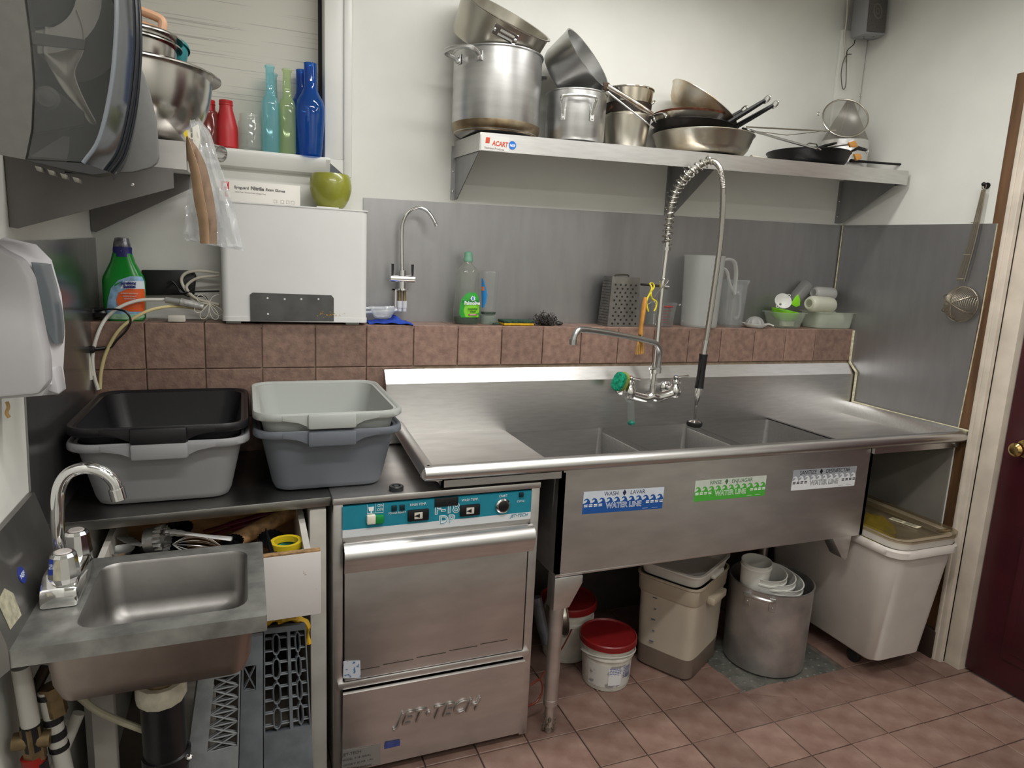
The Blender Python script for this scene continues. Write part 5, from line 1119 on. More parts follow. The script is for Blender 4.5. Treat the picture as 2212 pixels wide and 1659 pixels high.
S1 = mat('pot_alu', (.56, .56, .555), .33, 1., noise=.10, scale=5, stretch=(1, 1, 7), bump=.04, bscale=120)
S2 = tinted('pot_steel_warm', (.60, .58, .53), (.50, .46, .38), .4, .3, 6)
# tall stockpot
c, r = (1.2622,0.1536); zb = shz(c)+.010
st_ = thing('stockpot', 'tall aluminium stockpot at the left end of the wall shelf', 'pot', (c, -.16, zb))
M = Matrix.Translation((c, -.16, zb))
B().lathe(pot_wall(r-.002, .262, .003, None, .005, .022), 56, M).out('body', S1, st_)
b = B(); b.lathe([(r-.014, .002), (r-.004, .012), (r-.0005, .024), (r-.0002, .036), (r-.001, .036), (r-.002, .024)], 56, M, close=True); b.out('scorched_band', tinted('scorch', (.40, .34, .24), (.16, .10, .05), .5, .4, 18), st_, label='brown scorched band round the base')
for ang in (F_(-150), F_(30)):
    b = B(); loop(M, r, .235, ang, .048, .016, .06, b, .0072); h = b.out('handle', S1, st_)
    for du in (-.045, .045): b = B(); plate(M, r, .238, ang, du, .026, .026, b); rivet(M, r, .236, ang, du, b); b.out('handle_plate', S1, h)
# wide pot tilted in the mouth of the stockpot
ax = Vector((.30, -.60, 1)).normalized(); rc = Vector((1.275,-0.19,2.3524)); hh = .125; rr = .160
M = Mx(rc-ax*hh, ax)
tp_ = thing('wide_pot', 'wide steel pot tilted in the mouth of the tall stockpot', 'pot', tuple(rc-ax*hh))
B().lathe(pot_wall(rr, hh, .002, rr-.012, .007, .02), 56, M).out('body', S2, tp_)
def local_angle(M, w):
    v = M.inverted() @ Vector(w); return math.atan2(v.y, v.x), v.z
an, zz = local_angle(M, (1.2236,-0.33,2.2426))
b = B(); plate(M, rr-.003, zz+.012, an, 0, .026, .085, b); h = b.out('handle_plate', chrome, tp_)
b = B(); P = []
for du, dz in ((-.018, .006), (.03, .006)): P.append(M @ Vector(((rr+.004)*math.cos(an+du/rr), (rr+.004)*math.sin(an+du/rr), zz+dz)))
b.tube(P, .004, 8); P = [M @ Vector(((rr+.004)*math.cos(an+du/rr), (rr+.004)*math.sin(an+du/rr), zz-.008)) for du in (-.022, .028)]; b.tube(P, .004, 8)
for du in (-.036, .036): rivet(M, rr, zz, an, du, b, .006)
b.out('rivets', chrome, h)
# small two handled pot
c, r = (1.5639,0.1094); zb = shz(c)+.008
sp_ = thing('saucepot', 'small aluminium pot with two loop handles below the tilted saucepan', 'pot', (c, -.17, zb)); M = Matrix.Translation((c, -.17, zb))
B().lathe(pot_wall(r-.001, .172, .003, r-.003, .003, .018), 48, M).out('body', S1, sp_)
for ang in (F_(-112), F_(68)):
    b = B(); loop(M, r, .135, ang, .052, .045, .034, b, .0058); h = b.out('handle', mat('handle_alu', (.7, .7, .68), .35, .9), sp_)
    for du in (-.052, .052):
        b = B(); plate(M, r, .098, ang, du, .03, .017, b); rivet(M, r, .092, ang, du, b); rivet(M, r, .075, ang, du, b)
        b.out('handle_plate', MATS['handle_alu'], h)
# tilted saucepan
ax = Vector((.62, -.78, .66)).normalized(); rc = Vector((1.5893,-0.19,2.2638)); hh = .125; rr = .118
M = Mx(rc-ax*hh, ax)
ts = thing('saucepan', 'aluminium saucepan tipped on its side above the small two handled pot', 'saucepan', tuple(rc-ax*hh))
B().lathe(pot_wall(rr, hh, .003, rr-.006, .002, .028), 48, M).out('body', S1, ts)
h0, h1, h2 = Vector((1.6314,-0.27,2.1593)), Vector((1.6986,-0.28,2.1307)), Vector((1.809,-0.3,2.0797))
b = B(); b.tube([h0, h0.lerp(h1, .5), h1, h1.lerp(h2, .5), h2.lerp(h1, .05), h2], [.009, .008, .0085, .0095, .0065, .003], 12); b.out('handle', tinted('handle_burnt', (.6, .57, .52), (.28, .17, .08), .3, .3, 25), ts)
b = B(); b.box(tuple(h0-Vector((.016, .003, .016))), tuple(h0+Vector((.008, .003, .012))), .003); b.out('handle_bracket', mat('burnt', '3a2a1c', .6, .4, noise=.4, scale=60), ts)
b = B(); b.tube([Vector((1.6247,-0.285,2.1371)), Vector((1.7819,-0.305,2.0474))], .0028, 8); b.tube([Vector((1.7778,-0.305,2.0501)), Vector((1.8071,-0.31,2.0322))], [.0028, .005], 8, flat=.5)
solo(b, 'ladle', steel, 'thin steel ladle handle crossing in front of the nested pots', 'ladle')
# nested insert pots
c, r = (1.8044,0.0845); zb = shz(c)+.007
n1 = thing('insert_pot', 'warm toned steel insert pot right of the two handled pot, lower of two', 'pot', (c, -.125, zb)); M = Matrix.Translation((c, -.125, zb))
B().lathe(pot_wall(r+.004, .128, .002, r-.010, .003, .015), 44, M).out('body', S2, n1)
n2 = thing('insert_pot', 'shiny insert pot with a burnt black band, nested in the lower one', 'pot', (c, -.125, zb+.03)); M = Matrix.Translation((c, -.125, zb+.03))
B().lathe(pot_wall(r+.006, .192, .002, r-.012, .004, .015), 44, M).out('body', tinted('pot_shiny', (.70, .68, .64), (.52, .45, .34), .35, .2, 5), n2)
B().lathe([(r+.0005, .105), (r+.0035, .142), (r+.0005, .142), (r-.002, .105)], 44, M, close=True).out('burnt_band', mat('burnt_black', '1d120c', .6, noise=.9, scale=45, col2='6a4a2c', ramp=(.28, .42)), n2, label='burnt black ring of residue')
b = B(); loop(M, r+.004, .200, F_(170), .03, .012, .03, b, .005); b.out('handle', chrome, n2)
b = B(); loop(M, r+.004, .165, F_(5), .02, .01, .02, b, .0035); b.out('handle', tinted('handle_burnt', (.6, .57, .52), (.28, .17, .08)), n2)
# stack of frying pans
pr = lambda r0, r1, h, t=.0025: [(0, 0), (r0-.012, 0), (r0, .004), (r0+(r1-r0)*.45, h*.35), (r1-.006, h-.006), (r1, h), (r1, h+.002), (r1-t*2, h), (r0+(r1-r0)*.45-t, h*.36+.002), (r0-.012, t+.001), (0, t)]
fp_m = tinted('pan_alu', (.62, .60, .54), (.50, .43, .31), .3, .34, 9)
fp_b = mat('pan_black', '1c1815', .5, .3, noise=.5, scale=40)
c, r = (2.122,0.1962); zb = shz(c)+.006
p1 = thing('frying_pan', 'large pale aluminium frying pan at the bottom of the pan stack', 'pan', (c, -.17, zb)); M = Matrix.Translation((c, -.17, zb))
B().lathe(pr(.155, r, .078), 56, M).out('body', fp_m, p1)
q0, q1 = Vector((2.2114,-0.29,2.0801)), Vector((2.5659,-0.33,2.0311))
b = B(); b.tube([q0, q0.lerp(q1, .04), q0.lerp(q1, .93), q0.lerp(q1, .96), q1], [.006, .0075, .0075, .010, .006], 10, flat=.6); b.out('handle', chrome, p1)
M2 = Mx((c-.045, -.165, zb+.052), (.05, .0, 1)); p2 = thing('frying_pan', 'black frying pan second from the bottom of the stack', 'pan', (c-.045, -.165, zb+.052))
B().lathe(pr(.125, .166, .058), 52, M2).out('body', fp_b, p2)
M3 = Mx((c-.05, -.155, zb+.072), (.05, .02, 1)); p3 = thing('frying_pan', 'aluminium frying pan with a rusty rim under the tilted one', 'pan', (c-.05, -.155, zb+.072))
B().lathe(pr(.118, .155, .072), 52, M3).out('body', fp_m, p3)
B().lathe([(.1545, .066), (.1575, .073), (.153, .075), (.151, .068)], 52, M3, close=True).out('rusty_rim', mat('rust_rim', '5a2f1c', .7, .3, noise=.6, scale=50), p3)
b = B(); loop(M3, .15, .05, F_(-172), .03, .014, .02, b, .0045); b.out('handle', chrome, p3)
ax4 = Vector((.48, -.30, .89)).normalized(); bc4 = Vector((2.0851,-0.155,2.1273)); M4 = Mx(bc4-ax4*.005, ax4)
p4 = thing('frying_pan', 'rust stained frying pan tilted on top of the pan stack', 'pan', tuple(bc4))
B().lathe(pr(.108, .152, .066), 52, M4).out('body', tinted('pan_rusty', (.70, .66, .58), (.54, .40, .24), .3, .40, 11), p4)
hb = mat('handle_black', '1a1a1c', .35)
for k, (a, e, y0, y1) in enumerate((((1552,277), (1662,210), -.30, -.35), ((1590,274), (1678,222), -.28, -.33), ((1560,268), (1606,236), -.25, -.28))):
    pass
for k, (A, E_, par) in enumerate((((2.1012,-0.29,2.0663), (2.2629,-0.36,2.1827), p3), ((2.1644,-0.285,2.0724), (2.3088,-0.35,2.1707), p2), ((2.138,-0.25,2.0935), (2.2151,-0.28,2.1492), p4))):
    A, E_ = Vector(A), Vector(E_); d = (E_-A).normalized(); b = B()
    b.tube([A-d*.01, A.lerp(E_, .1), A.lerp(E_, .6), A.lerp(E_, .9)], [.016, .021, .018, .015], 10, flat=.5); o = b.out('handle', hb, par)
    b = B(); e1 = A.lerp(E_, .89); u_ = Vector((.0, 0, 1)); ring = [e1+d*(.012+.015*math.cos(t))+u_*.010*math.sin(t) for t in [i*math.pi/7 for i in range(14)]]; b.tube(ring, .0035, 8, closed=True); b.out('handle_end', chrome, o)
# fine sieve with a long wire handle, chinois cone behind
sc_ = Vector((2.809,-0.2,2.2016)); axs = Vector((-.42, -.78, .42)).normalized()
sv_ = thing('sieve', 'round fine mesh sieve with a long wire handle leaning on the chinois', 'sieve', tuple(sc_)); M = Mx(sc_, axs)
rs = .092
b = B(); b.tube([M @ Vector((rs*math.cos(t), rs*math.sin(t), 0)) for t in [i*math.pi/18 for i in range(36)]], .0035, 8, closed=True); b.out('rim', S2, sv_)
B().lathe([(rs, 0), (rs*.92, -.022), (rs*.7, -.042), (rs*.4, -.052), (0, -.055)], 36, M).out('mesh_bowl', mat('fine_mesh', (.40, .38, .35), .4, .7, alpha=.42), sv_)
e0 = Vector((2.6571,-0.25,2.1251)); e1 = Vector((2.2687,-0.24,2.0996))
b = B(); b.tube([e1, e0], .003, 8); b.tube([e1+Vector((0, 0, -.012)), Vector((2.4641,-0.25,2.0881)), e0], .0015, 6); b.tube([e0, Vector((2.7131,-0.25,2.1348))], .0035, 8); b.out('handle', S2, sv_)
for w in ((2.661,-0.2,2.2009), (2.8752,-0.2,2.3004)):
    b = B(); b.tube([Vector(w)+Vector((.006*math.cos(k*.8), 0, .006*math.sin(k*.8))) for k in range(8)], .0016, 6, closed=True); b.out('hook', S2, sv_)
c, r = (2.915,0.1001); zb = shz(c)+.004
ch = thing('chinois', 'conical mesh strainer standing upside down in the shelf corner', 'strainer', (c, -.11, zb)); M = Matrix.Translation((c, -.11, zb))
zc = (2.8495,-0.17,2.1264)[2]-zb; zq = (2.9045,-0.11,2.3068)[2]-zb
B().lathe([(r, 0), (r, zc), (r-.003, zc+.003), (r-.005, zc), (r-.003, 0)], 40, M, close=True).out('band', steel, ch)
B().lathe([(r-.002, zc-.001), (.012, zq-.003), (0, zq)], 40, M).out('mesh_cone', mat('cone_mesh', (.34, .32, .29), .4, .7, alpha=.80), ch)
b = B()
for a in (-150, -35, 90): b.tube([M @ Vector(((r-.001)*math.cos(F_(a)), (r-.001)*math.sin(F_(a)), zc)), M @ Vector((.012*math.cos(F_(a)), .012*math.sin(F_(a)), zq-.002))], .0022, 6)
b.out('cone_rib', S2, ch)
# cast iron pan, tongs and bits
c, r = (2.6597,0.1681); zb = shz(c)+.006
ci = thing('cast_iron_pan', 'black cast iron skillet at the right end of the wall shelf', 'pan', (c, -.17, zb)); M = Matrix.Translation((c, -.17, zb)); iron = mat('cast_iron', '101012', .42, .2, noise=.3, scale=60, bump=.15)
B().lathe(pr(r-.03, r, .055, .004), 52, M).out('body', iron, ci)
a, e = Vector((2.8488,-0.22,2.0305)), Vector((3.0992,-0.27,2.0311)); b = B(); b.tube([a, a.lerp(e, .15), a.lerp(e, .5), a.lerp(e, .93), e], [.012, .010, .008, .0085, .007], 12, flat=.6); b.out('handle', iron, ci)
a, e = Vector((2.5889,-0.3,2.048)), Vector((2.6731,-0.3,2.0727)); b = B(); b.tube([a, a.lerp(e, .3), e.lerp(a, .2), e], [.006, .010, .009, .006], 12, flat=.6); b.out('helper_handle', iron, ci)
sk_ = thing('steel_tongs', 'steel tongs lying across the black skillet with a wooden clip', 'tongs', (2.792,-0.27,2.069))
b = B(); b.tube([(2.6972,-0.24,2.0671), (2.7899,-0.26,2.0849), (2.8744,-0.27,2.0736)], [.006, .008, .007], 10, flat=.4); b.out('tong_arm', steel, sk_)
b = B(); b.tube([(2.7823,-0.27,2.0515), (2.8174,-0.275,2.0691), (2.8648,-0.275,2.0664)], [.006, .010, .007], 10, flat=.6); b.out('grip', black_plastic, sk_)
b = B(); b.tube([Vector((2.8783,-0.27,2.0666))+Vector((.006*math.cos(k*.6), 0, .010*math.sin(k*.6))) for k in range(10)], .0016, 6, closed=True); b.out('end_ring', chrome, sk_)
ob = mat('wood_clip', 'c98f4a', .55)
b = B(); P = [(2.7523,-0.285,2.0848)[::2], (2.7861,-0.285,2.0956)[::2], (2.8057,-0.285,2.072)[::2], (2.7655,-0.285,2.068)[::2]]; b.prism(P, FY, -.29, -.28, .001); b.out('wooden_clip', ob, sk_)
b = B(); P = [(2.7904,-0.285,2.043)[::2], (2.823,-0.285,2.0481)[::2], (2.8343,-0.285,2.0289)[::2], (2.8076,-0.285,2.0189)[::2]]; b.prism(P, FY, -.29, -.28, .001); b.out('wooden_clip', ob, sk_)
b = B(); b.tube([(2.5294,-0.28,2.0482), (2.5535,-0.28,2.0631), (2.5922,-0.28,2.0636), (2.6049,-0.28,2.0452)], .0028, 8); solo(b, 'wire_hook', S2, 'bent wire loop lying in the black skillet', 'hook')
b = B(); b.cyl((2.3392,-0.2,1.9971), (2.4101,-0.2,1.9931), .010, n=14); solo(b, 'paper_roll', mat('roll_white', 'd8d2c4', .7), 'small white roll between the pan stack and the skillet', 'roll')
# ---- speaker, cables and conduit in the corner
spk = thing('wall_speaker', 'small grey loudspeaker mounted high in the right corner', 'speaker', (2.99, -.10, 2.49))
q = [(2.9337,-0.05,2.5741), (2.8996,-0.16,2.5574), (3.0486,-0.13,2.5833), (3.1025,-0.03,2.5957)]
tq = Vector((.02, .03, .30)); b = B(); V0 = [b.bm.verts.new(p) for p in q]; V1 = [b.bm.verts.new(Vector(p)+tq) for p in q]
for i in range(4): b.bm.faces.new((V0[i], V0[(i+1) % 4], V1[(i+1) % 4], V1[i]))
b.bm.faces.new(V0[::-1]); b.bm.faces.new(V1); bmesh.ops.bevel(b.bm, geom=b.bm.edges[:], offset=.004, segments=2, profile=.5, affect='EDGES')
b.out('cabinet', mat('speaker_grey', '8d8d90', .5), spk)
A, D = Vector(q[1]), Vector(q[2]); n_ = (D-A).cross(tq).normalized(); n_ = n_ if n_.y < 0 else -n_
Qm = lambda u, v, d: A+(D-A)*u+tq*v+n_*d
g = B().prism([(.06, .03), (.94, .03), (.94, .97), (.06, .97)], Qm, 0, .004, .002).out('grille', mat('grille_grey', '5b5856', .8, noise=.3, scale=300, bump=.3), spk)
b = B(); Pm = Mx(Qm(.48, .32, .004), n_); b.lathe([(.026, 0), (.028, .002), (.031, .002), (.033, 0)], 28, Pm, close=True); b.lathe([(.010, 0), (.012, .0015), (.014, 0)], 20, Pm, close=True); b.out('cone_ring', mat('cone_ring', '6a6664', .7), g)
b = B()
for p in ((.3, .4), (.55, .25), (.7, .6)):
    w_ = Vector(q[0])*(1-p[0])*(1-p[1])+Vector(q[1])*p[0]*(1-p[1])+Vector(q[2])*p[0]*p[1]+Vector(q[3])*(1-p[0])*p[1]; b.ball(w_, .005, (1, 1, .4), 8)
b.out('screw_hole', black_matte, spk)
b = B(); b.box((2.925, -.014, 1.99), (3.075, -.0005, 2.62), .001); tr = b.out('trim_11', white_paint); tr['kind'] = 'structure'
cable([(2.9241,-0.02,2.7376), (2.9317,-0.02,2.6636), (2.9324,-0.02,2.5972), (2.9466,-0.02,2.5323), (2.9629,-0.02,2.4864)], .0032, mat('cable_cream', 'c9c3b0', .5), 'speaker_cable', 'cream speaker cable running down the corner strip', 'cable')
cable([(2.9536,-0.06,2.5688), (2.9593,-0.05,2.5533), (2.9491,-0.03,2.534), (2.9522,-0.025,2.5164)], .002, blk, 'speaker_lead', 'short black lead from the underside of the speaker', 'cable')
cable([(2.9736,-0.03,2.5203), (2.9474,-0.03,2.5126), (2.9313,-0.03,2.4794), (2.9288,-0.03,2.4308), (2.9427,-0.03,2.3821), (2.9559,-0.03,2.3701), (2.963,-0.03,2.3926), (2.955,-0.03,2.4538), (2.9477,-0.03,2.5107)], .0018, mat('cable_grey', '4a4744', .5), 'cable_loop', 'dark wire hanging in a long loop below the speaker', 'cable')
# ---- spider strainer hanging on the right wall
sw = thing('spider_strainer', 'wire basket strainer hanging on the right wall steel sheet', 'strainer', (3.05,-0.6531,1.4608))
hw_ = [(3.06,-0.6669,1.8912), (3.06,-0.6564,1.7192), (3.06,-0.6339,1.545)]
gw = mat('wire_gold', (.42, .37, .29), .35, 1.)
b = B()
for k in range(4):
    o = Vector((-.004, (k-1.5)*.0075, 0)); b.tube(smooth([Vector(hw_[0])+o*.6, Vector(hw_[1])+o, Vector(hw_[2])+o*1.3], 5), .0026, 6)
b.tube([Vector((3.06,-0.6648,1.9033))+Vector((0, .008*math.cos(k*.7), .010*math.sin(k*.7))) for k in range(9)], .0018, 6, closed=True)
for f in (.35, .7, .97):
    p = Vector(hw_[0]).lerp(Vector(hw_[2]), f); b.tube([p+Vector((-.006, -.014, 0)), p+Vector((-.007, .014, 0))], .0018, 6)
b.out('handle', gw, sw)
bc_ = Vector((3.06,-0.6467,1.457)); M = Mx((3.062, bc_.y, bc_.z), (1, .0, .0)); rs = .068
ringp = [M @ Vector((rs*math.cos(t), rs*math.sin(t)*1.0, 0)) for t in [i*math.pi/16 for i in range(32)]]
b = B(); b.tube(ringp, .0026, 8, closed=True); b.out('rim', gw, sw)
prof = [(rs, 0), (rs*.96, -.018), (rs*.82, -.036), (rs*.55, -.05), (rs*.25, -.057), (0, -.058)]
b = B()
def onb(u, v):
    rr_ = math.hypot(u, v); z_ = -.058*math.cos(min(rr_/rs, 1)*math.pi/2)**.8; return M @ Vector((u, v, z_))
for k in range(-13, 14):
    q_ = k*rs/14; e_ = math.sqrt(rs*rs-q_*q_)
    b.tube([onb(q_, -e_+2*e_*i/12) for i in range(13)], .0007, 4, caps=False); b.tube([onb(-e_+2*e_*i/12, q_) for i in range(13)], .0007, 4, caps=False)
o = b.out('mesh_basket', gw, sw); o['kind'] = 'stuff'
for a in (0, 60, 120):
    b = B(); P = [M @ Vector((r_*1.01*math.cos(F_(a)), r_*1.01*math.sin(F_(a)), z_-.001)) for r_, z_ in prof]+[M @ Vector((-r_*1.01*math.cos(F_(a)), -r_*1.01*math.sin(F_(a)), z_-.001)) for r_, z_ in prof[::-1]]
    b.tube(P, .0020, 6); b.out('rib', gw, sw)
p = (3.07,-0.6629,1.906); b = B(); b.cyl((3.0795, p[1], p[2]+.004), (3.060, p[1], p[2]+.004), .0035, n=10); b.ball((3.058, p[1], p[2]+.006), .008, (1, 1, 1), 10); b.cyl((3.0795, p[1], p[2]+.002), (3.077, p[1], p[2]+.002), .012, n=16)
solo(b, 'wall_hook', mat('hook_dark', '2b2b2e', .4, .6), 'dark wall hook holding the hanging wire strainer', 'hook')

# ================================================================ pre-rinse faucet on the sink
pf = thing('pre_rinse_faucet', 'chrome pre-rinse faucet with spring neck and spray hose on the sink back', 'faucet', (1.9317,-0.24,1.0499))
fm_ = mat('faucet_chrome', (.68, .67, .65), .16, 1., noise=.06, scale=20)
yv = -.255
L_, R_2 = Vector((1.8256,-0.255,1.065)), Vector((2.0361,-0.255,1.0632)); Cn = Vector((1.9293,-0.255,1.0417))
b = B(); b.tube(smooth([L_+Vector((0, 0, .004)), L_+Vector((.012, 0, -.012)), Cn+Vector((-.03, 0, -.006)), Cn, Cn+Vector((.03, 0, -.006)), R_2+Vector((-.012, 0, -.012)), R_2+Vector((0, 0, .004))], 5), [.020]*3+[.019]*24+[.020]*4, 14)
for q in (L_, R_2):
    b.lathe([(0, -.028), (.018, -.026), (.025, -.010), (.024, .008), (.017, .02), (.015, .026), (.020, .03), (.020, .038), (.013, .045), (0, .046)], 22, c=tuple(q)); b.cyl((q.x, -.192, q.z), (q.x, yv, q.z), .012, n=16); b.lathe([(0, 0), (.026, 0), (.026, .004), (.018, .010), (.012, .012)], 24, Mx((q.x, -.1925, q.z), (0, -1, 0)))
b.cyl(Cn+Vector((0, 0, 0)), Cn+Vector((0, 0, .05)), .012, n=16); b.out('mixing_body', fm_, pf)
for q, d, cname in ((L_, (.032, -.02, -.004), 'red_cap'), (R_2, (.05, -.012, .006), 'blue_cap')):
    a = q+Vector((0, 0, .046)); h = B().tube([a+Vector((0, 0, .006)), a+Vector(d)*.6+Vector((0, 0, .006)), a+Vector(d)+Vector((0, 0, .006))], [.008, .008, .011], 10, flat=.6); h.lathe([(0, .0), (.011, 0), (.012, .008), (.009, .013), (0, .013)], 16, c=tuple(a)); ho = h.out('lever', fm_, pf)
    B().lathe([(0, .002), (.006, .002), (.0065, 0)], 14, c=(a.x, a.y, a.z+.0125)).out('lever_cap', mat(cname, 'a53a2c' if cname[0] == 'r' else '33457a', .4), ho)
r0, r1, r2, r3 = (1.9295,-0.255,1.0623), (1.9389,-0.245,1.2547), (1.9477,-0.235,1.471), (1.9542,-0.235,1.6181)
b = B(); b.tube([r0, r1, r2, r3], .0108, 14)
q = Vector((1.9346,-0.25,1.1542)); b.cyl(q+Vector((0, 0, -.022)), q+Vector((0, 0, .02)), .015, n=16); b.cyl(q+Vector((-.03, -.01, 0)), q+Vector((.02, -.012, 0)), .005, n=10); b.ball(q+Vector((.004, -.018, 0)), .013, (1, 1, 1), 14); b.out('riser', fm_, pf)
q = Vector((1.9328,-0.275,1.1582)); P = [q, Vector((1.9326,-0.28,1.2137)), Vector((1.9144,-0.29,1.2459)), Vector((1.8682,-0.31,1.2663)), Vector((1.672,-0.38,1.3015)), Vector((1.5126,-0.44,1.3233)), Vector((1.4789,-0.455,1.3184)), Vector((1.4672,-0.457,1.2966)), Vector((1.4645,-0.457,1.284))]
b = B(); b.tube(smooth(P, 5), .0105, 14); b.cyl(P[0]+Vector((0, 0, .002)), P[0]+Vector((0, 0, -.02)), .014, n=6); e = P[-1]; b.cyl(e+Vector((0, 0, .008)), e+Vector((0, 0, -.010)), .013, n=16); b.out('swing_spout', mat('spout_dull', (.50, .50, .49), .3, 1.), pf)
# spring guard and hose
Hs = [Vector(p) for p in ((1.9542,-0.235,1.6181), (1.9522,-0.235,1.6999), (1.9446,-0.255,1.7843), (1.9469,-0.29,1.8458), (1.9557,-0.345,1.8906), (1.9829,-0.375,1.9189), (2.0067,-0.39,1.929), (2.0326,-0.395,1.918), (2.055,-0.395,1.8846), (2.0733,-0.39,1.8181), (2.0966,-0.37,1.6536), (2.103,-0.35,1.4459), (2.0987,-0.34,1.2701))]
Sm = smooth(Hs, 40)
b = B(); q = Sm[0]; b.cyl(q+Vector((0, 0, -.008)), q+Vector((0, 0, .022)), .0125, n=16); b.cyl(q+Vector((0, 0, -.006)), q+Vector((0, 0, .004)), .0155, n=6); b.out('collar', fm_, pf)
hose = B(); m = len(Sm); hose.tube(Sm[::2], [.0098+(.0014 if (i % 2) else 0) for i in range(len(Sm[::2]))], 10)
hose.out('spray_hose', mat('hose_steel', (.50, .48, .44), .3, 1.), pf)
L = [0]; 
for p, q in zip(Sm, Sm[1:]): L.append(L[-1]+(q-p).length)
def at(s):
    for i in range(len(L)-1):
        if L[i+1] >= s: f = (s-L[i])/max(L[i+1]-L[i], 1e-9); return Sm[i].lerp(Sm[i+1], f), (Sm[i+1]-Sm[i]).normalized()
    return Sm[-1], (Sm[-1]-Sm[-2]).normalized()
send = sum((Hs[i+1]-Hs[i]).length for i in range(6)); P = []; turns = 18; u = Vector((0, -1, 0)); ph = 0
for k in range(turns*12+1):
    f = k/(turns*12); s = .012+(send-.012)*f; p, t_ = at(s); u = (u-t_*u.dot(t_)).normalized(); v = t_.cross(u); a = 2*math.pi*k/12
    P.append(p+(u*math.cos(a)+v*math.sin(a))*.0185)
b = B(); b.tube(P, .0030, 6); b.out('spring', mat('spring_steel', (.62, .60, .55), .25, 1.), pf)
b = B(); b.tube([Vector((1.9533,-0.3,1.9115)), Vector((2.0012,-0.275,1.9019)), Vector((2.0118,-0.262,1.8907))], .0025, 6); b.out('shelf_hook', chrome, pf)
e = Sm[-1]; q1, q2, q3 = Vector((2.095,-0.338,1.2209)), Vector((2.0906,-0.335,1.0864)), Vector((2.083,-0.335,1.0177)); q4 = Vector((2.0848,-0.335,0.9614))
b = B(); b.cyl(e+Vector((0, 0, .004)), q1, .0125, .0115, n=14); b.cyl(q1+Vector((.001, 0, .012)), q1, .012, n=6); b.out('hose_end', fm_, pf)
b = B(); b.tube([q1, q1.lerp(q2, .1), q1.lerp(q2, .5), q1.lerp(q2, .9), q2], [.017, .016, .0155, .0165, .018], 16); b.tube([q1+Vector((-.014, -.008, -.02)), q1.lerp(q2, .5)+Vector((-.020, -.010, 0)), q2+Vector((-.016, -.008, .01))], [.004, .0055, .004], 8); b.out('spray_grip', mat('grip_black', '141416', .45), pf)
b = B(); b.tube([q2, q2.lerp(q3, .4), q3], [.011, .013, .006], 14); b.tube([q3, q4], .0055, 12); b.tube(smooth([q2+Vector((-.015, -.005, .0)), q2+Vector((-.019, -.006, -.02)), q2+Vector((-.010, -.004, -.045)), q3], 5), .0018, 6); b.out('spray_stem', fm_, pf)
Mh = Mx(q4+Vector((0, 0, -.022)), (0, -.05, 1))
b = B(); b.lathe([(0, .018), (.008, .018), (.02, .014), (.027, .010)], 28, Mh); b.out('spray_bell', fm_, pf)
b = B(); b.lathe([(.026, .012), (.030, .010), (.031, .0), (.028, -.006), (0, -.004)], 28, Mh); b.out('rubber_bumper', mat('rubber', '171615', .7), pf)
w = Vector((1.9516,-0.235,1.4746)); wl = Vector((1.9375,-0.1,1.4754))
b = B(); b.tube([wl, w+Vector((.02, -.004, -.001))], .0055, 10); b.cyl(w+Vector((-.004, 0, -.002)), w+Vector((.022, -.006, -.004)), .009, n=12); b.out('wall_brace', mat('brace_steel', (.25, .24, .23), .4, 1.), pf)
# hook, brush and string
b = B(); b.tube(smooth([(1.9251,-0.25,1.4922), (1.9417,-0.252,1.5017), (1.9592,-0.255,1.4971), (1.9453,-0.262,1.4828), (1.9145,-0.268,1.4574), (1.8748,-0.272,1.4109), (1.8547,-0.275,1.4072), (1.8437,-0.278,1.4177)], 5), .0026, 8); solo(b, 's_hook', chrome, 'bent steel hook on the riser holding the pastry brush', 'hook')
br = thing('pastry_brush', 'wooden pastry brush hanging from the steel hook by the faucet', 'brush', (1.8406,-0.28,1.259))
b = B(); b.tube([(1.8472,-0.28,1.4318), (1.8453,-0.28,1.4091), (1.8419,-0.28,1.3564), (1.839,-0.28,1.3211), (1.8397,-0.28,1.291)], [.008, .0125, .011, .010, .0125], 12, flat=.7); b.out('handle', mat('brush_wood', 'c48a3e', .5, noise=.2, scale=20), br)
b = B(); b.tube([(1.8397,-0.28,1.291), (1.8406,-0.28,1.259)], .013, 12, flat=.55); b.out('ferrule', mat('ferrule', (.38, .28, .12), .4, 1.), br)
b = B(); random.seed(2); f0, f1 = Vector((1.8403,-0.28,1.2626)), Vector((1.8402,-0.28,1.2179))
for k in range(110):
    o = Vector((random.uniform(-.012, .012), random.uniform(-.005, .005), 0)); b.tube([f0+o, f1+o*1.4+Vector((0, 0, random.uniform(-.006, .004)))], .0007, 4)
o = b.out('bristles', mat('bristle', 'cf9f55', .7), br); o['kind'] = 'stuff'
ys_ = mat('yellow_string', 'dbc827', .7, noise=.2, scale=90)
b = B(); b.tube(smooth([(1.8527,-0.285,1.427), (1.863,-0.285,1.4482), (1.8726,-0.28,1.4674), (1.9016,-0.22,1.4813), (1.9401,-0.18,1.4827), (1.9086,-0.24,1.47), (1.8669,-0.285,1.45), (1.8752,-0.285,1.4276), (1.8949,-0.285,1.4158), (1.8949,-0.285,1.3947), (1.8879,-0.285,1.3805)], 5), .0032, 8); b.tube(smooth([(1.8631,-0.285,1.4465), (1.8508,-0.286,1.4184), (1.8551,-0.286,1.394), (1.8628,-0.286,1.3784)], 5), .0032, 8); solo(b, 'yellow_string', ys_, 'yellow string knotted over the brace beside the pastry brush', 'string')
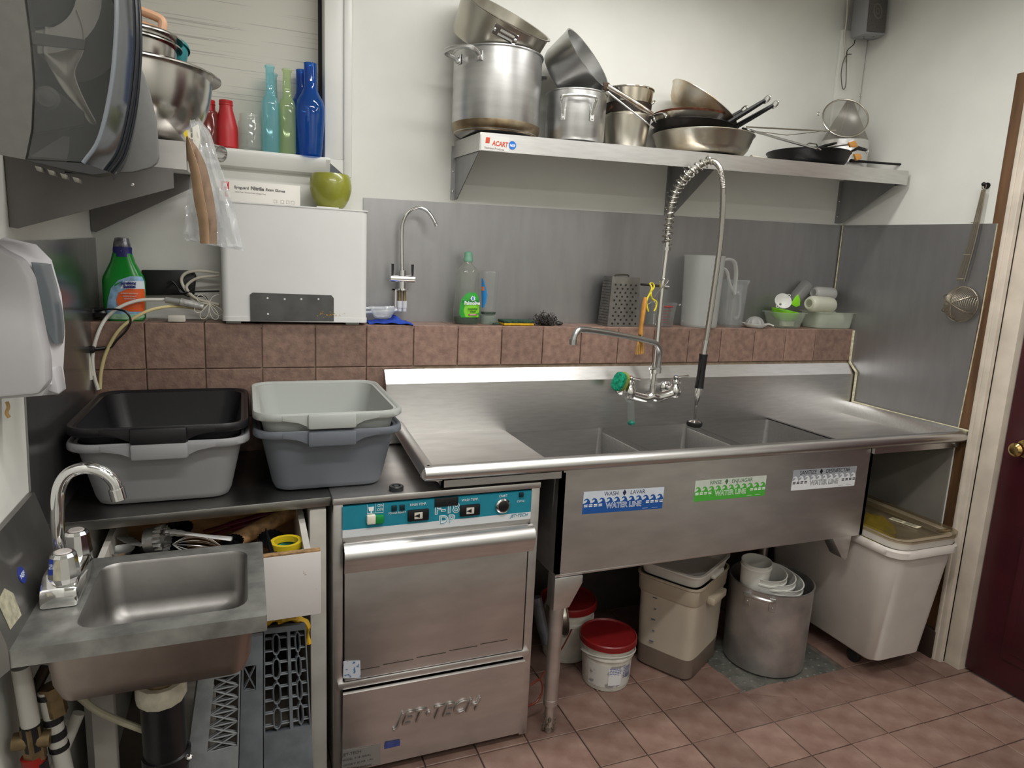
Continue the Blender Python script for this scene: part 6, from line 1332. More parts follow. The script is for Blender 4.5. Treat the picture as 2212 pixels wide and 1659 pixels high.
# dish wand hanging on the left of the faucet
wd = thing('dish_wand', 'soap filled dish wand with a green scrub pad hanging left of the faucet', 'dish brush', (1.7876,-0.27,1.0415))
hc_ = Vector((1.7647,-0.275,1.1085)); Mw = Mx(hc_, (-.9, -.35, .1))
b = B(); loft(b, [(.036, .024, -.006), (.038, .026, 0), (.037, .025, .012), (.033, .021, .016)], 28, 2.6, (0, 0, 0), Mw, True, True); o = b.out('scrub_pad', mat('scrub_teal', '159a76', .95, noise=.5, scale=90, bump=.8), wd)
b = B(); loft(b, [(.036, .024, -.026), (.038, .026, -.024), (.038, .026, -.006)], 28, 2.6, (0, 0, 0), Mw, True, True); b.out('sponge_layer', mat('sponge_green', '8a9a4a', .95, noise=.3, scale=80), wd)
t0, t1 = Vector((1.8147,-0.285,1.0291)), Vector((1.826,-0.285,0.9477))
b = B(); b.tube(smooth([hc_+Vector((.015, 0, -.02)), Vector((1.7962,-0.28,1.0397)), t0], 4), .005, 8); b.tube([t0+Vector((0, 0, .004)), t0, t0.lerp(t1, .8), t1], [.007, .013, .015, .013], 16); b.out('handle', glass('wand_clear', 'cdd2cf', .18, .1, 1.), wd)
b = B(); b.ball(t1+Vector((0, 0, -.002)), .0155, (1, 1, .75), 16); b.out('end_cap', mat('wand_teal', '167a68', .3), wd)
# ================================================================ paper towel dispenser and left shelf
td = thing('paper_towel_dispenser', 'large smoky grey paper towel dispenser on the left wall', 'dispenser', (.1, -1.05, 1.66))
yn, yf = -1.235, -.955
smoke = glass('smoke_plastic', '77797b', .05, .08, 1.)
gpl = mat('dispenser_grey', '55544f', .55, noise=.06, scale=60)
near = [(0.1017,-1.235,1.6598)[::2], (0.1331,-1.235,1.6542)[::2], (0.1436,-1.235,1.6985)[::2], (0.1504,-1.235,1.7649)[::2], (0.15,-1.235,1.829)[::2], (0.1452,-1.235,1.9155)[::2], (0.1371,-1.235,1.9984)[::2]]
zt = near[-1][1]
body = [(.002, near[0][1]+.01)]+near[1:]+[(.002, zt)]
def loft2(b, A, D, yA, yD):
    t = bmesh.new(); n = len(A); V = [[t.verts.new((x, yA, z)) for x, z in A], [t.verts.new((x, yD, z)) for x, z in D]]
    for i in range(n): t.faces.new((V[0][i], V[0][(i+1) % n], V[1][(i+1) % n], V[1][i]))
    t.faces.new(V[0][::-1]); t.faces.new(V[1]); bmesh.ops.recalc_face_normals(t, faces=t.faces); return b._merge(t)
bh = B(); loft2(bh, body, [(x, z+(.08 if k < 2 else .03 if k == 2 else 0)) for k, (x, z) in enumerate(body)], yn-.002, yf); bh.out('back_housing', gpl, td, sharp=25)
cov = [(0.1336,-1.235,1.6535)[::2], (0.2069,-1.235,1.6564)[::2], (0.2301,-1.235,1.6944)[::2], (0.2487,-1.235,1.7645)[::2], (0.259,-1.235,1.8326)[::2], (0.2641,-1.235,1.8988)[::2], (0.2616,-1.235,1.9687)[::2], (0.2405,-1.235,2.0204)[::2], (0.1387,-1.235,2.0047)[::2]]
win = [(0.1366,-1.237,1.6563)[::2], (0.2074,-1.237,1.6576)[::2], (0.2305,-1.237,1.6955)[::2], (0.2477,-1.237,1.7639)[::2], (0.258,-1.237,1.8319)[::2], (0.2619,-1.237,1.8978)[::2], (0.2594,-1.237,1.9662)[::2], (0.2407,-1.237,2.0172)[::2], (0.1404,-1.237,1.9983)[::2], (0.1488,-1.237,1.9032)[::2], (0.153,-1.237,1.8225)[::2], (0.1532,-1.237,1.7648)[::2], (0.1464,-1.237,1.6985)[::2]]
B().prism(win, FY, yn-.001, yn+.002).out('smoky_window', smoke, td)
# curved smoked front with ribs
fc_ = cov[1:8]
sm2 = smooth([(x, 0, z) for x, z in fc_], 5)
bfr = B(); bfr.grid(lambda u, v: (sm2[min(int(u*(len(sm2)-1)+.5), len(sm2)-1)].x+.012*math.sin(math.pi*v), yn+(yf-yn)*v, sm2[min(int(u*(len(sm2)-1)+.5), len(sm2)-1)].z), len(sm2)-1, 10, .002)
bfr.out('curved_front', glass('smoke_cover', '5a6068', .6, .10, 1.), td, label='glossy smoked curved front cover')
for f, r_ in ((.0, .006), (.42, .004), (.6, .003)):
    P = [(p.x+.012*math.sin(math.pi*f)+.001, yn+(yf-yn)*f, p.z) for p in sm2]; B().tube(P, r_*(1 if f else .55), 8).out('cover_rib', mat('rib_dark', '16181f', .2) if f else mat('rib_light', '6b7076', .2), td)
B().prism([(x-.004, z+.004) for x, z in win], FY, yf-.035, yf-.03).out('shade_plate', mat('shade_black', '141415', .7), td)  # added opaque black plate that keeps the interior behind the window dark
# inside: roll, towel web, lever
rc_ = (0.1541,-1.19,1.9135); M = Mx((rc_[0]-.012, -1.20, rc_[2]), (0, 1, 0))
B().lathe([(.0, 0), (.062, 0), (.062, .2), (0, .2)], 32, M).out('roll_core', mat('roll_dark', '1c1714', .7), td)
B().lathe([(.064, .004), (.098, .004), (.098, .2), (.064, .2)], 36, M, close=True).out('towel_roll', mat('towel_paper', 'd8d2c2', .8), td)
wbp = [(0.1653,-1.2,1.867), (0.1608,-1.2,1.8335), (0.1596,-1.2,1.8149), (0.1711,-1.2,1.7886), (0.1832,-1.2,1.7666), (0.2004,-1.2,1.7449), (0.2148,-1.2,1.7223)]
wb2 = [(0.2055,-1.2,1.8867), (0.2131,-1.2,1.8582), (0.2101,-1.2,1.8277), (0.1974,-1.2,1.7989), (0.1993,-1.2,1.7789), (0.21,-1.2,1.7495), (0.2213,-1.2,1.7252)]
A, D = smooth(wbp, 4), smooth(wb2, 4); n = len(A)-1
b = B(); b.grid(lambda u, v: A[int(u*n+.5)].lerp(D[int(u*n+.5)], v)+Vector((0, .02*math.sin(v*3.1), 0)), n, 6, .0015); b.out('towel_web', MATS['towel_paper'], td)
b = B(); b.prism([(0.1481,-1.21,1.8387)[::2], (0.22,-1.21,1.8386)[::2], (0.2167,-1.21,1.8248)[::2], (0.147,-1.21,1.8223)[::2]], FY, -1.225, -1.218); b.out('guide_bar', mat('guide_smoke', '6b6660', .3), td)
b = B(); b.prism([(0.1467,-1.22,1.7643)[::2], (0.1693,-1.22,1.7666)[::2], (0.2099,-1.22,1.7355)[::2], (0.2124,-1.22,1.7153)[::2], (0.1421,-1.22,1.694)[::2]], FY, -1.224, -1.212, .002); b.out('feed_arm', mat('arm_grey', '2f2d2b', .5), td)
q = (0.1645,-1.225,1.7478); b = B(); b.lathe([(0, .006), (.006, .006), (.009, .004), (.013, .004), (.017, .001), (.017, 0), (0, 0)], 26, Mx((q[0], -1.2245, q[2]), (0, -1, 0))); b.out('feed_knob', mat('knob_grey', '6f6c66', .5), td)
b = B(); b.prism([(0.1342,-1.235,1.6536)[::2], (0.2082,-1.235,1.6565)[::2], (0.2438,-1.235,1.6459)[::2], (0.2197,-1.235,1.6403)[::2], (0.1891,-1.235,1.6437)[::2]], FY, yn, yn+.05); b.out('bottom_tray', mat('tray_dark', '2a2a2b', .35), td)
for k in range(4):
    a = (0.1445,-1.235,1.6505); q = (a[0]+.000+k*.016, yn-.004, a[2]-.004-k*.004); B().prism([(q[0], q[2]), (q[0]+.009, q[2]-.002), (q[0]+.009, q[2]-.009), (q[0]+.003, q[2]-.008)], FY, yn-.004, yn+.02, .001).out('tear_tooth', mat('tooth', '5d5a52', .5), td)
# big grey lobe of the cover behind
lobe = [(0.2483,-0.96,1.8992)[::2], (0.2595,-0.96,1.8755)[::2], (0.2747,-0.96,1.8321)[::2], (0.2848,-0.96,1.7744)[::2], (0.2868,-0.96,1.706)[::2], (0.2831,-0.96,1.6953)[::2], (0.2731,-0.96,1.6857)[::2], (0.2424,-0.96,1.6743)[::2], (0.2078,-0.96,1.6695)[::2], (0.2002,-0.96,1.7314)[::2], (0.2204,-0.96,1.8578)[::2]]
B().prism(lobe, FY, yf-.012, yf+.004, .002).out('side_bumper', mat('bumper_grey', '6b6b69', .45, noise=.04, scale=80), td, label='flat grey side plate of the cover')
# soap dispenser
sd = thing('soap_dispenser', 'white and grey soap dispenser on the left wall above the hand sink', 'dispenser', (.06, -1.0, 1.25))
sg, swm = mat('soap_grey', 'a9a7a9', .42, noise=.02, scale=30), mat('soap_pale', 'c9c7ca', .35)
y0_, y1_ = -1.09, -.965
out1 = [(0.0154,-1.09,1.5454)[::2], (0.0517,-1.09,1.5169)[::2], (0.0769,-1.09,1.5025)[::2], (0.0894,-1.09,1.4716)[::2], (0.096,-1.09,1.4079)[::2], (0.1044,-1.09,1.326)[::2], (0.1031,-1.09,1.2843)[::2], (0.0908,-1.09,1.2662)[::2], (-0.0068,-1.09,1.2591)[::2]]
out1 = [(max(x, .003), z) for x, z in out1]
b = B(); b.prism(out1, FY, y0_, y0_+.05, .006); b.out('housing', sg, sd)
fr1 = [(0.0259,-0.99,1.5389)[::2], (0.0745,-0.99,1.5283)[::2], (0.0972,-0.99,1.5008)[::2], (0.1092,-0.99,1.4343)[::2], (0.1109,-0.99,1.3644)[::2], (0.1035,-0.99,1.2931)[::2], (0.1056,-0.99,1.2524)[::2], (0.0928,-0.99,1.2418)[::2], (0.0662,-0.99,1.2471)[::2], (-0.01,-0.99,1.2423)[::2]]
fr1 = [(max(x, .003), z) for x, z in fr1]
a1 = [(0.0268,-1.045,1.5276)[::2], (0.0423,-1.045,1.5213)[::2], (0.0697,-1.045,1.505)[::2], (0.0824,-1.045,1.4698)[::2], (0.091,-1.045,1.3872)[::2], (0.0975,-1.045,1.3108)[::2], (0.0967,-1.045,1.2763)[::2], (0.0838,-1.045,1.2549)[::2], (0.0623,-1.045,1.2529)[::2], (-0.0075,-1.045,1.2499)[::2]]
a1 = [(max(x, .003), z) for x, z in a1]
b = B(); loft2(b, a1, fr1, -1.042, -.965); b.out('front_cover', swm, sd, sharp=28)
e1 = smooth([(0.0803,-1.04,1.4973), (0.0866,-1.04,1.4451), (0.0915,-1.035,1.3862), (0.1001,-1.02,1.3486)], 5); e2 = smooth([(0.0931,-0.967,1.4934), (0.1035,-0.967,1.4328), (0.1065,-0.967,1.3708), (0.1042,-0.975,1.343)], 5)
b = B(); b.grid(lambda u, v: e1[int(u*15+.5)].lerp(e2[int(u*15+.5)], v)+Vector((.004+.003*math.sin(math.pi*v), 0, 0)), 15, 6); b.out('sight_window', glass('sight_grey', '8d9499', .6, .12, 1.), sd, thick=.002, label='translucent grey sight window')
b = B(); b.prism([(0.0872,-1,1.3074)[::2], (0.1018,-1,1.3037)[::2], (0.1078,-1,1.2534)[::2], (0.0887,-1,1.2611)[::2]], FY, -1.03, -.97, .004); b.out('push_lever', mat('soap_lever', 'b5b4b8', .35), sd)
b = B(); b.tube(smooth([(0.0315,-1.05,1.2463), (0.0328,-1.05,1.236), (0.0293,-1.05,1.2258), (0.0329,-1.05,1.2171)], 4), .003, 6); solo(b, 'frayed_tape', mat('tan_tape', 'b8945f', .7), 'torn tan tape strip on the white wall below the soap dispenser', 'tape')
# ---- bowls on the left shelf
ss_ = mat('bowl_steel', (.52, .50, .47), .2, 1., noise=.06, scale=6)
def bowl(r, h, rb, lip=.014):
    pts = [(0, 0), (rb, 0)]
    for k in range(1, 9):
        a = k/8*math.pi/2; pts.append((rb+(r-rb)*math.sin(a)**.9, h*(1-math.cos(a))))
    pts += [(r+lip*.5, h+.001), (r+lip, h-.004), (r+lip, h-.007), (r+lip*.5, h-.002)]
    pts += [(x-.0015, z+.001) for x, z in pts[9:1:-1]]+[(rb-.002, .0015), (0, .0015)]
    return pts
bcx, bcy, bz = .205, -.62, 1.776
mb = thing('mixing_bowl', 'large stainless mixing bowl on the left shelf under smaller bowls', 'bowl', (bcx, bcy, bz))
B().lathe(bowl(.170, .160, .065, .020), 56, Matrix.Translation((bcx, bcy, bz))).out('body', ss_, mb)
m1, m2 = (0.3111,-0.6,2.0003), (0.3138,-0.6,2.0202)
T0 = Vector((m1[0]-.117, -.60, m1[2]-.105)); T2 = Vector((m2[0]-.102, -.60, m2[2]-.072))
solo(B().lathe(bowl(.105, .105, .05, .012), 44, Matrix.Translation(T0)), 'mixing_bowl', ss_, 'middle sized stainless bowl nested inside the large mixing bowl', 'bowl', 'stainless bowls on the left shelf')
solo(B().lathe(bowl(.088, .07, .05, .014), 44, Matrix.Translation(T2)), 'mixing_bowl', ss_, 'smallest stainless bowl at the top of the nested stack', 'bowl', 'stainless bowls on the left shelf')
tealp = mat('teal_plastic', '1b7d83', .35); redp = mat('red_plastic', 'b0203a', .35)
solo(B().lathe(bowl(.098, .075, .05, .004), 40, Mx(T2+Vector((.006, .075, .005)), (.05, .1, 1))), 'plastic_bowl', tealp, 'teal plastic bowl behind the small stainless bowls', 'bowl')
solo(B().lathe(bowl(.10, .075, .05, .004), 40, Mx((.247, -.555, bz+.112), (.24, .0, 1))), 'plastic_bowl', redp, 'red plastic bowl sticking out of the large mixing bowl', 'bowl')
H0 = Vector((0.2104,-0.62,2.0443)); gq = [(0.1904,-0.62,2.0702), (0.2253,-0.62,2.0644), (0.2626,-0.62,2.0548), (0.2728,-0.62,2.0465), (0.2711,-0.62,2.0283)]
pg = thing('brush_handle', 'peach plastic handled scrubbing brush on top of the bowls', 'brush', tuple(H0))
pm = mat('peach_plastic', 'd3a585', .4)
b = B(); b.tube(smooth(gq, 5), .0125, 12, flat=.8); b.tube([(0.1835,-0.62,2.0418), (0.2241,-0.62,2.0367), (0.2614,-0.62,2.0268), (0.2711,-0.62,2.0283)], .0115, 12, flat=.8); b.out('handle', pm, pg)
b = B(); b.tube([(0.1885,-0.62,2.031), (0.2236,-0.62,2.0267), (0.2566,-0.62,2.024)], .010, 10, flat=.6); b.out('bristles', mat('red_bristle', '7d2f2a', .9, noise=.4, scale=200), pg)
# carton, bags, towel tube
b = B(); b.box((.300, -.60, 1.72), (.325, -.45, 1.885), .002); 
bx_ = [(0.3237,-0.8,1.7831)[::2], (0.3498,-0.8,1.8013)[::2], (0.3525,-0.8,1.7708)[::2], (0.339,-0.8,1.6995)[::2], (0.3252,-0.8,1.7245)[::2]]
cb2 = thing('bag_carton', 'white carton with a yellow flap holding the hanging bags by the shelf edge', 'box', (bx_[0][0], -.79, 1.7))
B().prism(bx_, FY, -.80, -.74, .001).out('carton', mat('carton_pale', 'd2cfc4', .6), cb2)
B().prism([(0.3201,-0.803,1.7784)[::2], (0.3276,-0.803,1.7869)[::2], (0.331,-0.803,1.7527)[::2]], FY, -.805, -.8005).out('yellow_flap', mat('flap_yellow', 'd8c022', .5), cb2)
b = B(); 
for k in range(4): q = (0.3349,-0.805,1.7845); b.box((q[0], -.8012, q[2]-.012*k), (q[0]+.003, -.8002, q[2]-.012*k+.008))
b.out('print', inkg, cb2)
pbag = [((0.3282,-0.82,1.7691), (0.3353,-0.82,1.7661)), ((0.328,-0.82,1.7367), (0.3491,-0.82,1.7465)), ((0.3345,-0.82,1.6893), (0.3645,-0.82,1.7113)), ((0.3383,-0.82,1.6409), (0.3757,-0.82,1.6536)), ((0.3459,-0.82,1.5921), (0.3816,-0.82,1.5993)), ((0.3481,-0.82,1.5462), (0.381,-0.82,1.5469))]
def sheet(rows, f, nu, nv, thick, M=None):
    A, D = smooth([r[0] for r in rows], 6), smooth([r[1] for r in rows], 6); n = len(A)-1
    b = B(); b.grid(lambda u, v: A[int(u*n+.5)].lerp(D[int(u*n+.5)], v)+Vector((0, f(u, v), 0)), n, nv, thick); return b
pgs = thing('paper_bag', 'folded brown paper bag hanging from the left shelf edge', 'bag', (0.3631,-0.82,1.546))
kraft = mat('kraft', '806a58', .8, noise=.15, scale=30, bump=.3)
sheet(pbag, lambda u, v: -.012*math.sin(v*3.1)*(.6+u*.4)+.004*math.sin(22*u+6*v), 30, 8, .0015).out('front', kraft, pgs, sharp=50)
sheet([(a, tuple(Vector(a)+(Vector(c)-Vector(a))*.55)) for a, c in pbag], lambda u, v: -.020*math.sin(v*1.5)-.004, 30, 6, .0015).out('folded_side', mat('kraft_light', 'a88a6c', .8, noise=.15, scale=30), pgs, sharp=50)
cl_rows = [((0.3311,-0.79,1.8066), (0.3528,-0.78,1.8146)), ((0.3335,-0.79,1.7703), (0.3734,-0.78,1.7857)), ((0.3336,-0.79,1.7216), (0.3861,-0.78,1.7377)), ((0.326,-0.79,1.6619), (0.4037,-0.78,1.679)), ((0.3168,-0.79,1.6114), (0.4196,-0.78,1.619)), ((0.3105,-0.79,1.5658), (0.4319,-0.78,1.5521)), ((0.3184,-0.79,1.5511), (0.4354,-0.78,1.5344))]
random.seed(9); ph = [random.uniform(0, 6) for _ in range(6)]
film = glass('clear_film', 'f2f4f5', .36, .05, 1.)
sheet(cl_rows, lambda u, v: .012*math.sin(7*v+ph[0]+3*u)+.008*math.sin(17*v+9*u+ph[1])+.005*math.sin(31*v-14*u+ph[2])+.004*math.sin(43*u+11*v), 40, 30, .0004)
b = sheet(cl_rows, lambda u, v: .012*math.sin(7*v+ph[0]+3*u)+.008*math.sin(17*v+9*u+ph[1])+.005*math.sin(31*v-14*u+ph[2])+.004*math.sin(43*u+11*v), 40, 30, 0)
b2 = sheet(cl_rows, lambda u, v: .03+.010*math.sin(9*v+ph[3]+4*u)+.007*math.sin(19*v-7*u+ph[4]), 40, 30, 0); b2.bm.to_mesh(bpy.data.meshes.new('x')); mm = bpy.data.meshes.new('x2'); b2.bm.to_mesh(mm); b.bm.from_mesh(mm); bpy.data.meshes.remove(mm); b2.bm.free()
solo(b, 'plastic_bag', film, 'clear crinkled plastic bag hanging behind the brown paper bag', 'bag', sharp=25)
a, e = Vector((0.3507,-0.3,1.8108)), Vector((0.3828,-0.33,1.8013)); b = B(); d = (e-a).normalized(); Mt = Mx(a, d); ln = (e-a).length
b.lathe([(.0225, 0), (.0225, ln), (.0195, ln), (.0195, 0)], 26, Mt, close=True); solo(b, 'chrome_tube', chrome, 'short chrome tube end sticking out left of the window sill', 'tube')
# ---- bottles on the window sill
zs = 1.8585
def sill_c(p, y): return p
redg = mat('red_glass', 'b5262c', .4, noise=.08, scale=10)
for (c, r), y, lab in (((0.393,0.0339), -.015, 'frosted red milk bottle right of the other red one on the sill'), ((0.3404,0.022), .012, 'frosted red milk bottle partly hidden behind the mixing bowl')):
    r = .0345; k = r/.0345
    solo(B().lathe([(0, 0), (.031, 0), (.0345, .004), (.0345, .05), (.033, .07), (.026, .10), (.0205, .12), (.0195, .132), (.021, .134), (.021, .138), (.0195, .139), (.0205, .142), (.0205, .148), (.018, .149), (.017, .13), (0, .01)], 36, c=(c, y, zs)), 'red_bottle', redg, lab, 'bottle', 'red milk bottles on the sill')
c, r = (0.3278,0.0135); 
b = B(); b.lathe([(0, 0), (.03, 0), (.033, .004), (.034, .085), (.030, .095), (.030, .108), (.028, .108), (.028, .095), (.031, .084), (.031, .008), (0, .005)], 32, c=(.338, -.02, zs)); solo(b, 'red_jar', glass('red_jar', 'a8524a', .45, .1), 'reddish glass jar half hidden by the mixing bowl on the sill', 'jar')
c, r = (0.4628,0.036)
jr = thing('glass_jar', 'clear embossed glass jar between the red bottle and the teal bottle', 'jar', (c, -.02, zs))
b = B(); t2 = bmesh.new(); n = 48; R = []
for rr_, z in ((.030, 0), (.0345, .004), (.0358, .02), (.0358, .08), (.034, .088), (.031, .094), (.0315, .098), (.031, .102), (.0315, .106), (.031, .112), (.029, .113), (.029, .095), (.033, .085), (.0335, .01)):
    em_ = .0007 if .015 < z < .085 and rr_ > .035 else 0
    R.append([t2.verts.new((c+(rr_+em_*math.sin(11*q*2*math.pi/n+z*150))*math.cos(2*math.pi*q/n), -.02+(rr_+em_*math.sin(11*q*2*math.pi/n+z*150))*math.sin(2*math.pi*q/n), zs+z)) for q in range(n)])
t2.faces.new(R[0][::-1]); t2.faces.new(R[-1])
for A, D in zip(R, R[1:]):
    for q in range(n): t2.faces.new((A[q], A[(q+1) % n], D[(q+1) % n], D[q]))
b._merge(t2); b.out('body', glass('jar_glass', 'eceeea', .15, .06, 1.), jr)
def tallbottle(c, r, y, h, g, label, name='tall_bottle', grp='slim glass bottles on the sill'):
    secs = [(r*.93, r*.93, 0), (r, r, .004), (r*1.0, r*1.0, h*.55), (r*.98, r*.98, h*.58), (r*.85, r*.85, h*.625), (r*.6, r*.6, h*.66), (r*.52, r*.52, h*.70), (r*.48, r*.48, h*.96), (r*.6, r*.6, h*.972), (r*.6, r*.6, h*.99), (r*.5, r*.5, h)]
    T = thing(name, label, 'bottle', (c, y, zs), (0, 0, 0), grp)
    b = B(); loft(b, secs, 32, 3.2 if name == 'tall_bottle' else 2, (c, y, zs)); b.out('body', g, T, sharp=50); return T
(c, r) = (0.5271,0.0266); tallbottle(c, r, -.02, .272, glass('teal_glass', 'b4ecf5', .34, .06), 'tall slim teal glass bottle in front on the window sill')
(c, r) = (0.551,0.0117); tallbottle(c-.012, .0255, .035, .262, glass('pale_teal_glass', 'b9dfe4', .35, .06), 'pale teal slim bottle behind the teal and green ones')
(c, r) = (0.58,0.0263); tallbottle(c, r, -.022, .268, glass('lime_glass', 'ddf0bc', .32, .06), 'slim light green glass bottle between the teal and blue bottles')
def bluebottle(c, y, k, label):
    prof = [(0, .012), (.034, .0), (.036, .004), (.040, .05), (.0455, .12), (.0465, .15), (.042, .175), (.030, .195), (.0215, .215), (.020, .235), (.0205, .285), (.0208, .292), (.018, .292), (.017, .22), (.03, .19)]
    T = thing('blue_bottle', label, 'bottle', (c, y, zs), (0, 0, 0), 'cobalt blue bottles on the sill')
    B().lathe([(r_*k, z*k) for r_, z in prof], 40, c=(c, y, zs)).out('body', glass('cobalt_glass', '2f7fd8', .40, .05), T, sharp=60)
c, r = (0.6529,0.0459); bluebottle(c, -.035, 1., 'big cobalt blue glass bottle at the right end of the sill')
c, r = (0.6259,0.0171); bluebottle(c+.006, .032, .97, 'second cobalt blue bottle standing behind the big one')

# ================================================================ under the sink
redlid = mat('lid_red', '7c1a1b', .35, noise=.1, scale=20); pailw = mat('pail_white', 'cfcbc2', .45, noise=.15, scale=25, bump=.05)
def pail(cx, cy, label, r, h, rz):
    T = thing('pail', label, 'bucket', (cx, cy, 0), (0, 0, 0), 'white pails with red lids')
    M = Matrix.Translation((cx, cy, .001))
    B().lathe([(0, 0), (r*.86, 0), (r*.88, .004), (r*.95, h*.66), (r*1.02, h*.68), (r*1.02, h*.72), (r*.97, h*.74), (r*1.0, h*.93), (0, h*.93)], 44, M).out('body', pailw, T)
    B().lathe([(r*1.07, h*.91), (r*1.08, h*.93), (r*1.08, h*1.0), (r*1.04, h*1.02), (r*1.0, h*.985), (0, h*.985)], 48, M).out('lid', redlid, T)
    B().lathe([(r*1.03, h*.90), (r*1.09, h*.90), (r*1.09, h*.92), (r*1.03, h*.92)], 48, M, close=True).out('lid_skirt', redlid, T)
    b = B(); P = [(cx+r*1.05*math.cos(a), cy+r*1.05*math.sin(a), .001+h*.70+.018*math.sin((a-rz)*1.0)) for a in [rz+math.pi*k/14 for k in range(15)]]; b.tube(P, .003, 6); b.out('bail', mat('bail', 'b9b6ae', .4), T)
    return T, M
PX_, PY_ = 1.678, -.475
P1, M = pail(PX_, PY_, 'white pail with a red lid in front under the sink', .099, .185, math.pi*.95)
lab = mat('pail_label', 'a8a8a6', .6, noise=.2, scale=30)
def band(M, r0, r1, z0, z1, a0, a1, n=16):
    t = bmesh.new(); V = []
    for z, r in ((z0, r0), (z1, r1)): V.append([t.verts.new((r*math.cos(F_(a0+(a1-a0)*k/n)), r*math.sin(F_(a0+(a1-a0)*k/n)), z)) for k in range(n+1)])
    for k in range(n): t.faces.new((V[0][k], V[0][k+1], V[1][k+1], V[1][k]))
    b = B(); b._merge(t, M); return b
lo = band(M, .0895, .0935, .018, .105, -165, -40).out('paper_label', mat('label_worn', 'c4c2bd', .6, noise=.0, scale=24, col2='8f8d8a', ramp=(.44, .5)), P1)
b = B(); random.seed(6)
def onlab(a, z, off=.0008): r = .0895+.004*(z-.018)/.087+off; return Vector((PX_+r*math.cos(F_(a)), PY_+r*math.sin(F_(a)), z+.001))
for a0, a1 in ((-112, -84), (-78, -52)):
    for k in range(11 if a0 == -112 else 7):
        z = .094-k*.0068; a_ = a0
        while a_ < a1-2:
            w_ = random.uniform(2, 7); b.quad(onlab(a_, z), onlab(min(a_+w_, a1), z), onlab(min(a_+w_, a1), z+.0032), onlab(a_, z+.0032)); a_ += w_+1.2
o = b.out('label_text', mat('print_blue', '46508f', .6), lo); o['kind'] = 'stuff'
b = band(M, .0915, .0935, .028, .098, -114, -83, 6); o = b.out('text_panel', mat('panel_pale', 'd4d4d6', .6), lo)
P2, M_ = pail(1.612, -.262, 'white pail with a red lid behind the front one by the sink leg', .105, .23, .4)
# steel bowl and coiled hose by the sink leg
b = B(); M_ = Mx((1.5024,-0.42,0.2648), (.75, -.55, .35)); b.lathe([(.078, 0), (.082, .002), (.084, -.002), (.074, -.03), (.05, -.055), (0, -.065)], 40, M_); b.lathe([(.079, 0), (.083, .003), (.085, .0), (.081, -.003)], 40, M_, close=True)
solo(b, 'steel_pan', S2, 'steel pan leaning on edge behind the front sink leg', 'pan')
b = B(); b.tube(smooth([(1.3596,-0.5,0.3912), (1.3731,-0.52,0.3121), (1.3888,-0.55,0.2384)], 4), .02, 12); solo(b, 'grey_hose', mat('duct_grey', '55555a', .4, .5, noise=.2, scale=30), 'thick grey hose sloping down beside the dishwasher', 'hose')
b = B(); b.tube(smooth([(1.3107,-0.6,0.1265), (1.3443,-0.6,0.1406), (1.3522,-0.61,0.1071), (1.329,-0.62,0.075), (1.2909,-0.63,0.0709)], 5), .0035, 8); b.tube(smooth([(1.3443,-0.6,0.1406), (1.4225,-0.52,0.1429), (1.4998,-0.45,0.142), (1.5837,-0.36,0.1522)], 5), .003, 8)
solo(b, 'red_tube', mat('red_tube', '7a3426', .35), 'thin reddish tube curling on the floor beside the dishwasher', 'tube')
# square food storage container with a tray on top
cz = thing('storage_container', 'tall square translucent food container with a white tub on top', 'container', (1.985, -.40, 0))
amber = mat('container_cream', 'b5aa9a', .35, noise=.08, scale=6); amb2 = mat('container_dark', '6f6258', .35, noise=.1, scale=8)
k0, k1, k2, k3 = Vector((1.9571,-0.603,0)), Vector((2.171,-0.5185,0)), None, Vector((1.8582,-0.4046,0))
u_ = (k1-k0); u_.z = 0; v_ = (k3-k0); v_.z = 0
ctr = Vector((2.026, -.435, 0))
Mc = Matrix.Translation(ctr) @ Matrix.Rotation(F_(30), 4, 'Z') @ Matrix.Diagonal((1.38, 1.1, 1, 1))
def sq(b, secs, M, capt=False, capb=True): return loft(b, secs, 40, 7, (0, 0, 0), M, capb, capt)
sq(B(), [(.098, .098, .001), (.105, .105, .012), (.107, .107, .09)], Mc).out('lower_body', amb2, cz, label='darker see-through bottom of the container')
sq(B(), [(.107, .107, .09), (.111, .111, .30), (.113, .113, .31), (.113, .113, .318)], Mc, capb=False).out('body', amber, cz)
sq(B(), [(.114, .114, .312), (.117, .117, .32), (.119, .119, .375), (.122, .122, .38), (.122, .122, .386), (.116, .116, .386), (.112, .112, .32)], Mc, capb=False).out('collar', mat('container_rim', 'a89c8a', .35), cz)
B().box((-.045, -.142, .300), (.045, -.112, .330), .006, 2, Mc).out('grip', MATS['container_rim'], cz); B().box((.112, -.045, .300), (.138, .045, .330), .006, 2, Mc).out('grip', MATS['container_rim'], cz)
b = B()
for k in range(5): b.box((-.114, .03, .12+k*.045), (-.1105, .045-(k % 2)*.008, .122+k*.045), 0, 1, Mc)
b.out('level_mark', mat('mark_blue', '4a5566', .6), cz)
tb = thing('white_tray', 'white plastic tub sitting in the square food container', 'tub', tuple(ctr+Vector((0, 0, .37))))
sq(B(), [(.095, .095, .375), (.108, .108, .388), (.115, .115, .425), (.121, .121, .43), (.121, .121, .436), (.112, .112, .436), (.100, .100, .40), (.0, .0, .39)], Mc).out('body', mat('tub_white', 'cbc7c0', .4), tb)
B().box((-.03, -.127, .395), (.04, -.110, .414), .005, 2, Mc).out('handle', MATS['tub_white'], tb)
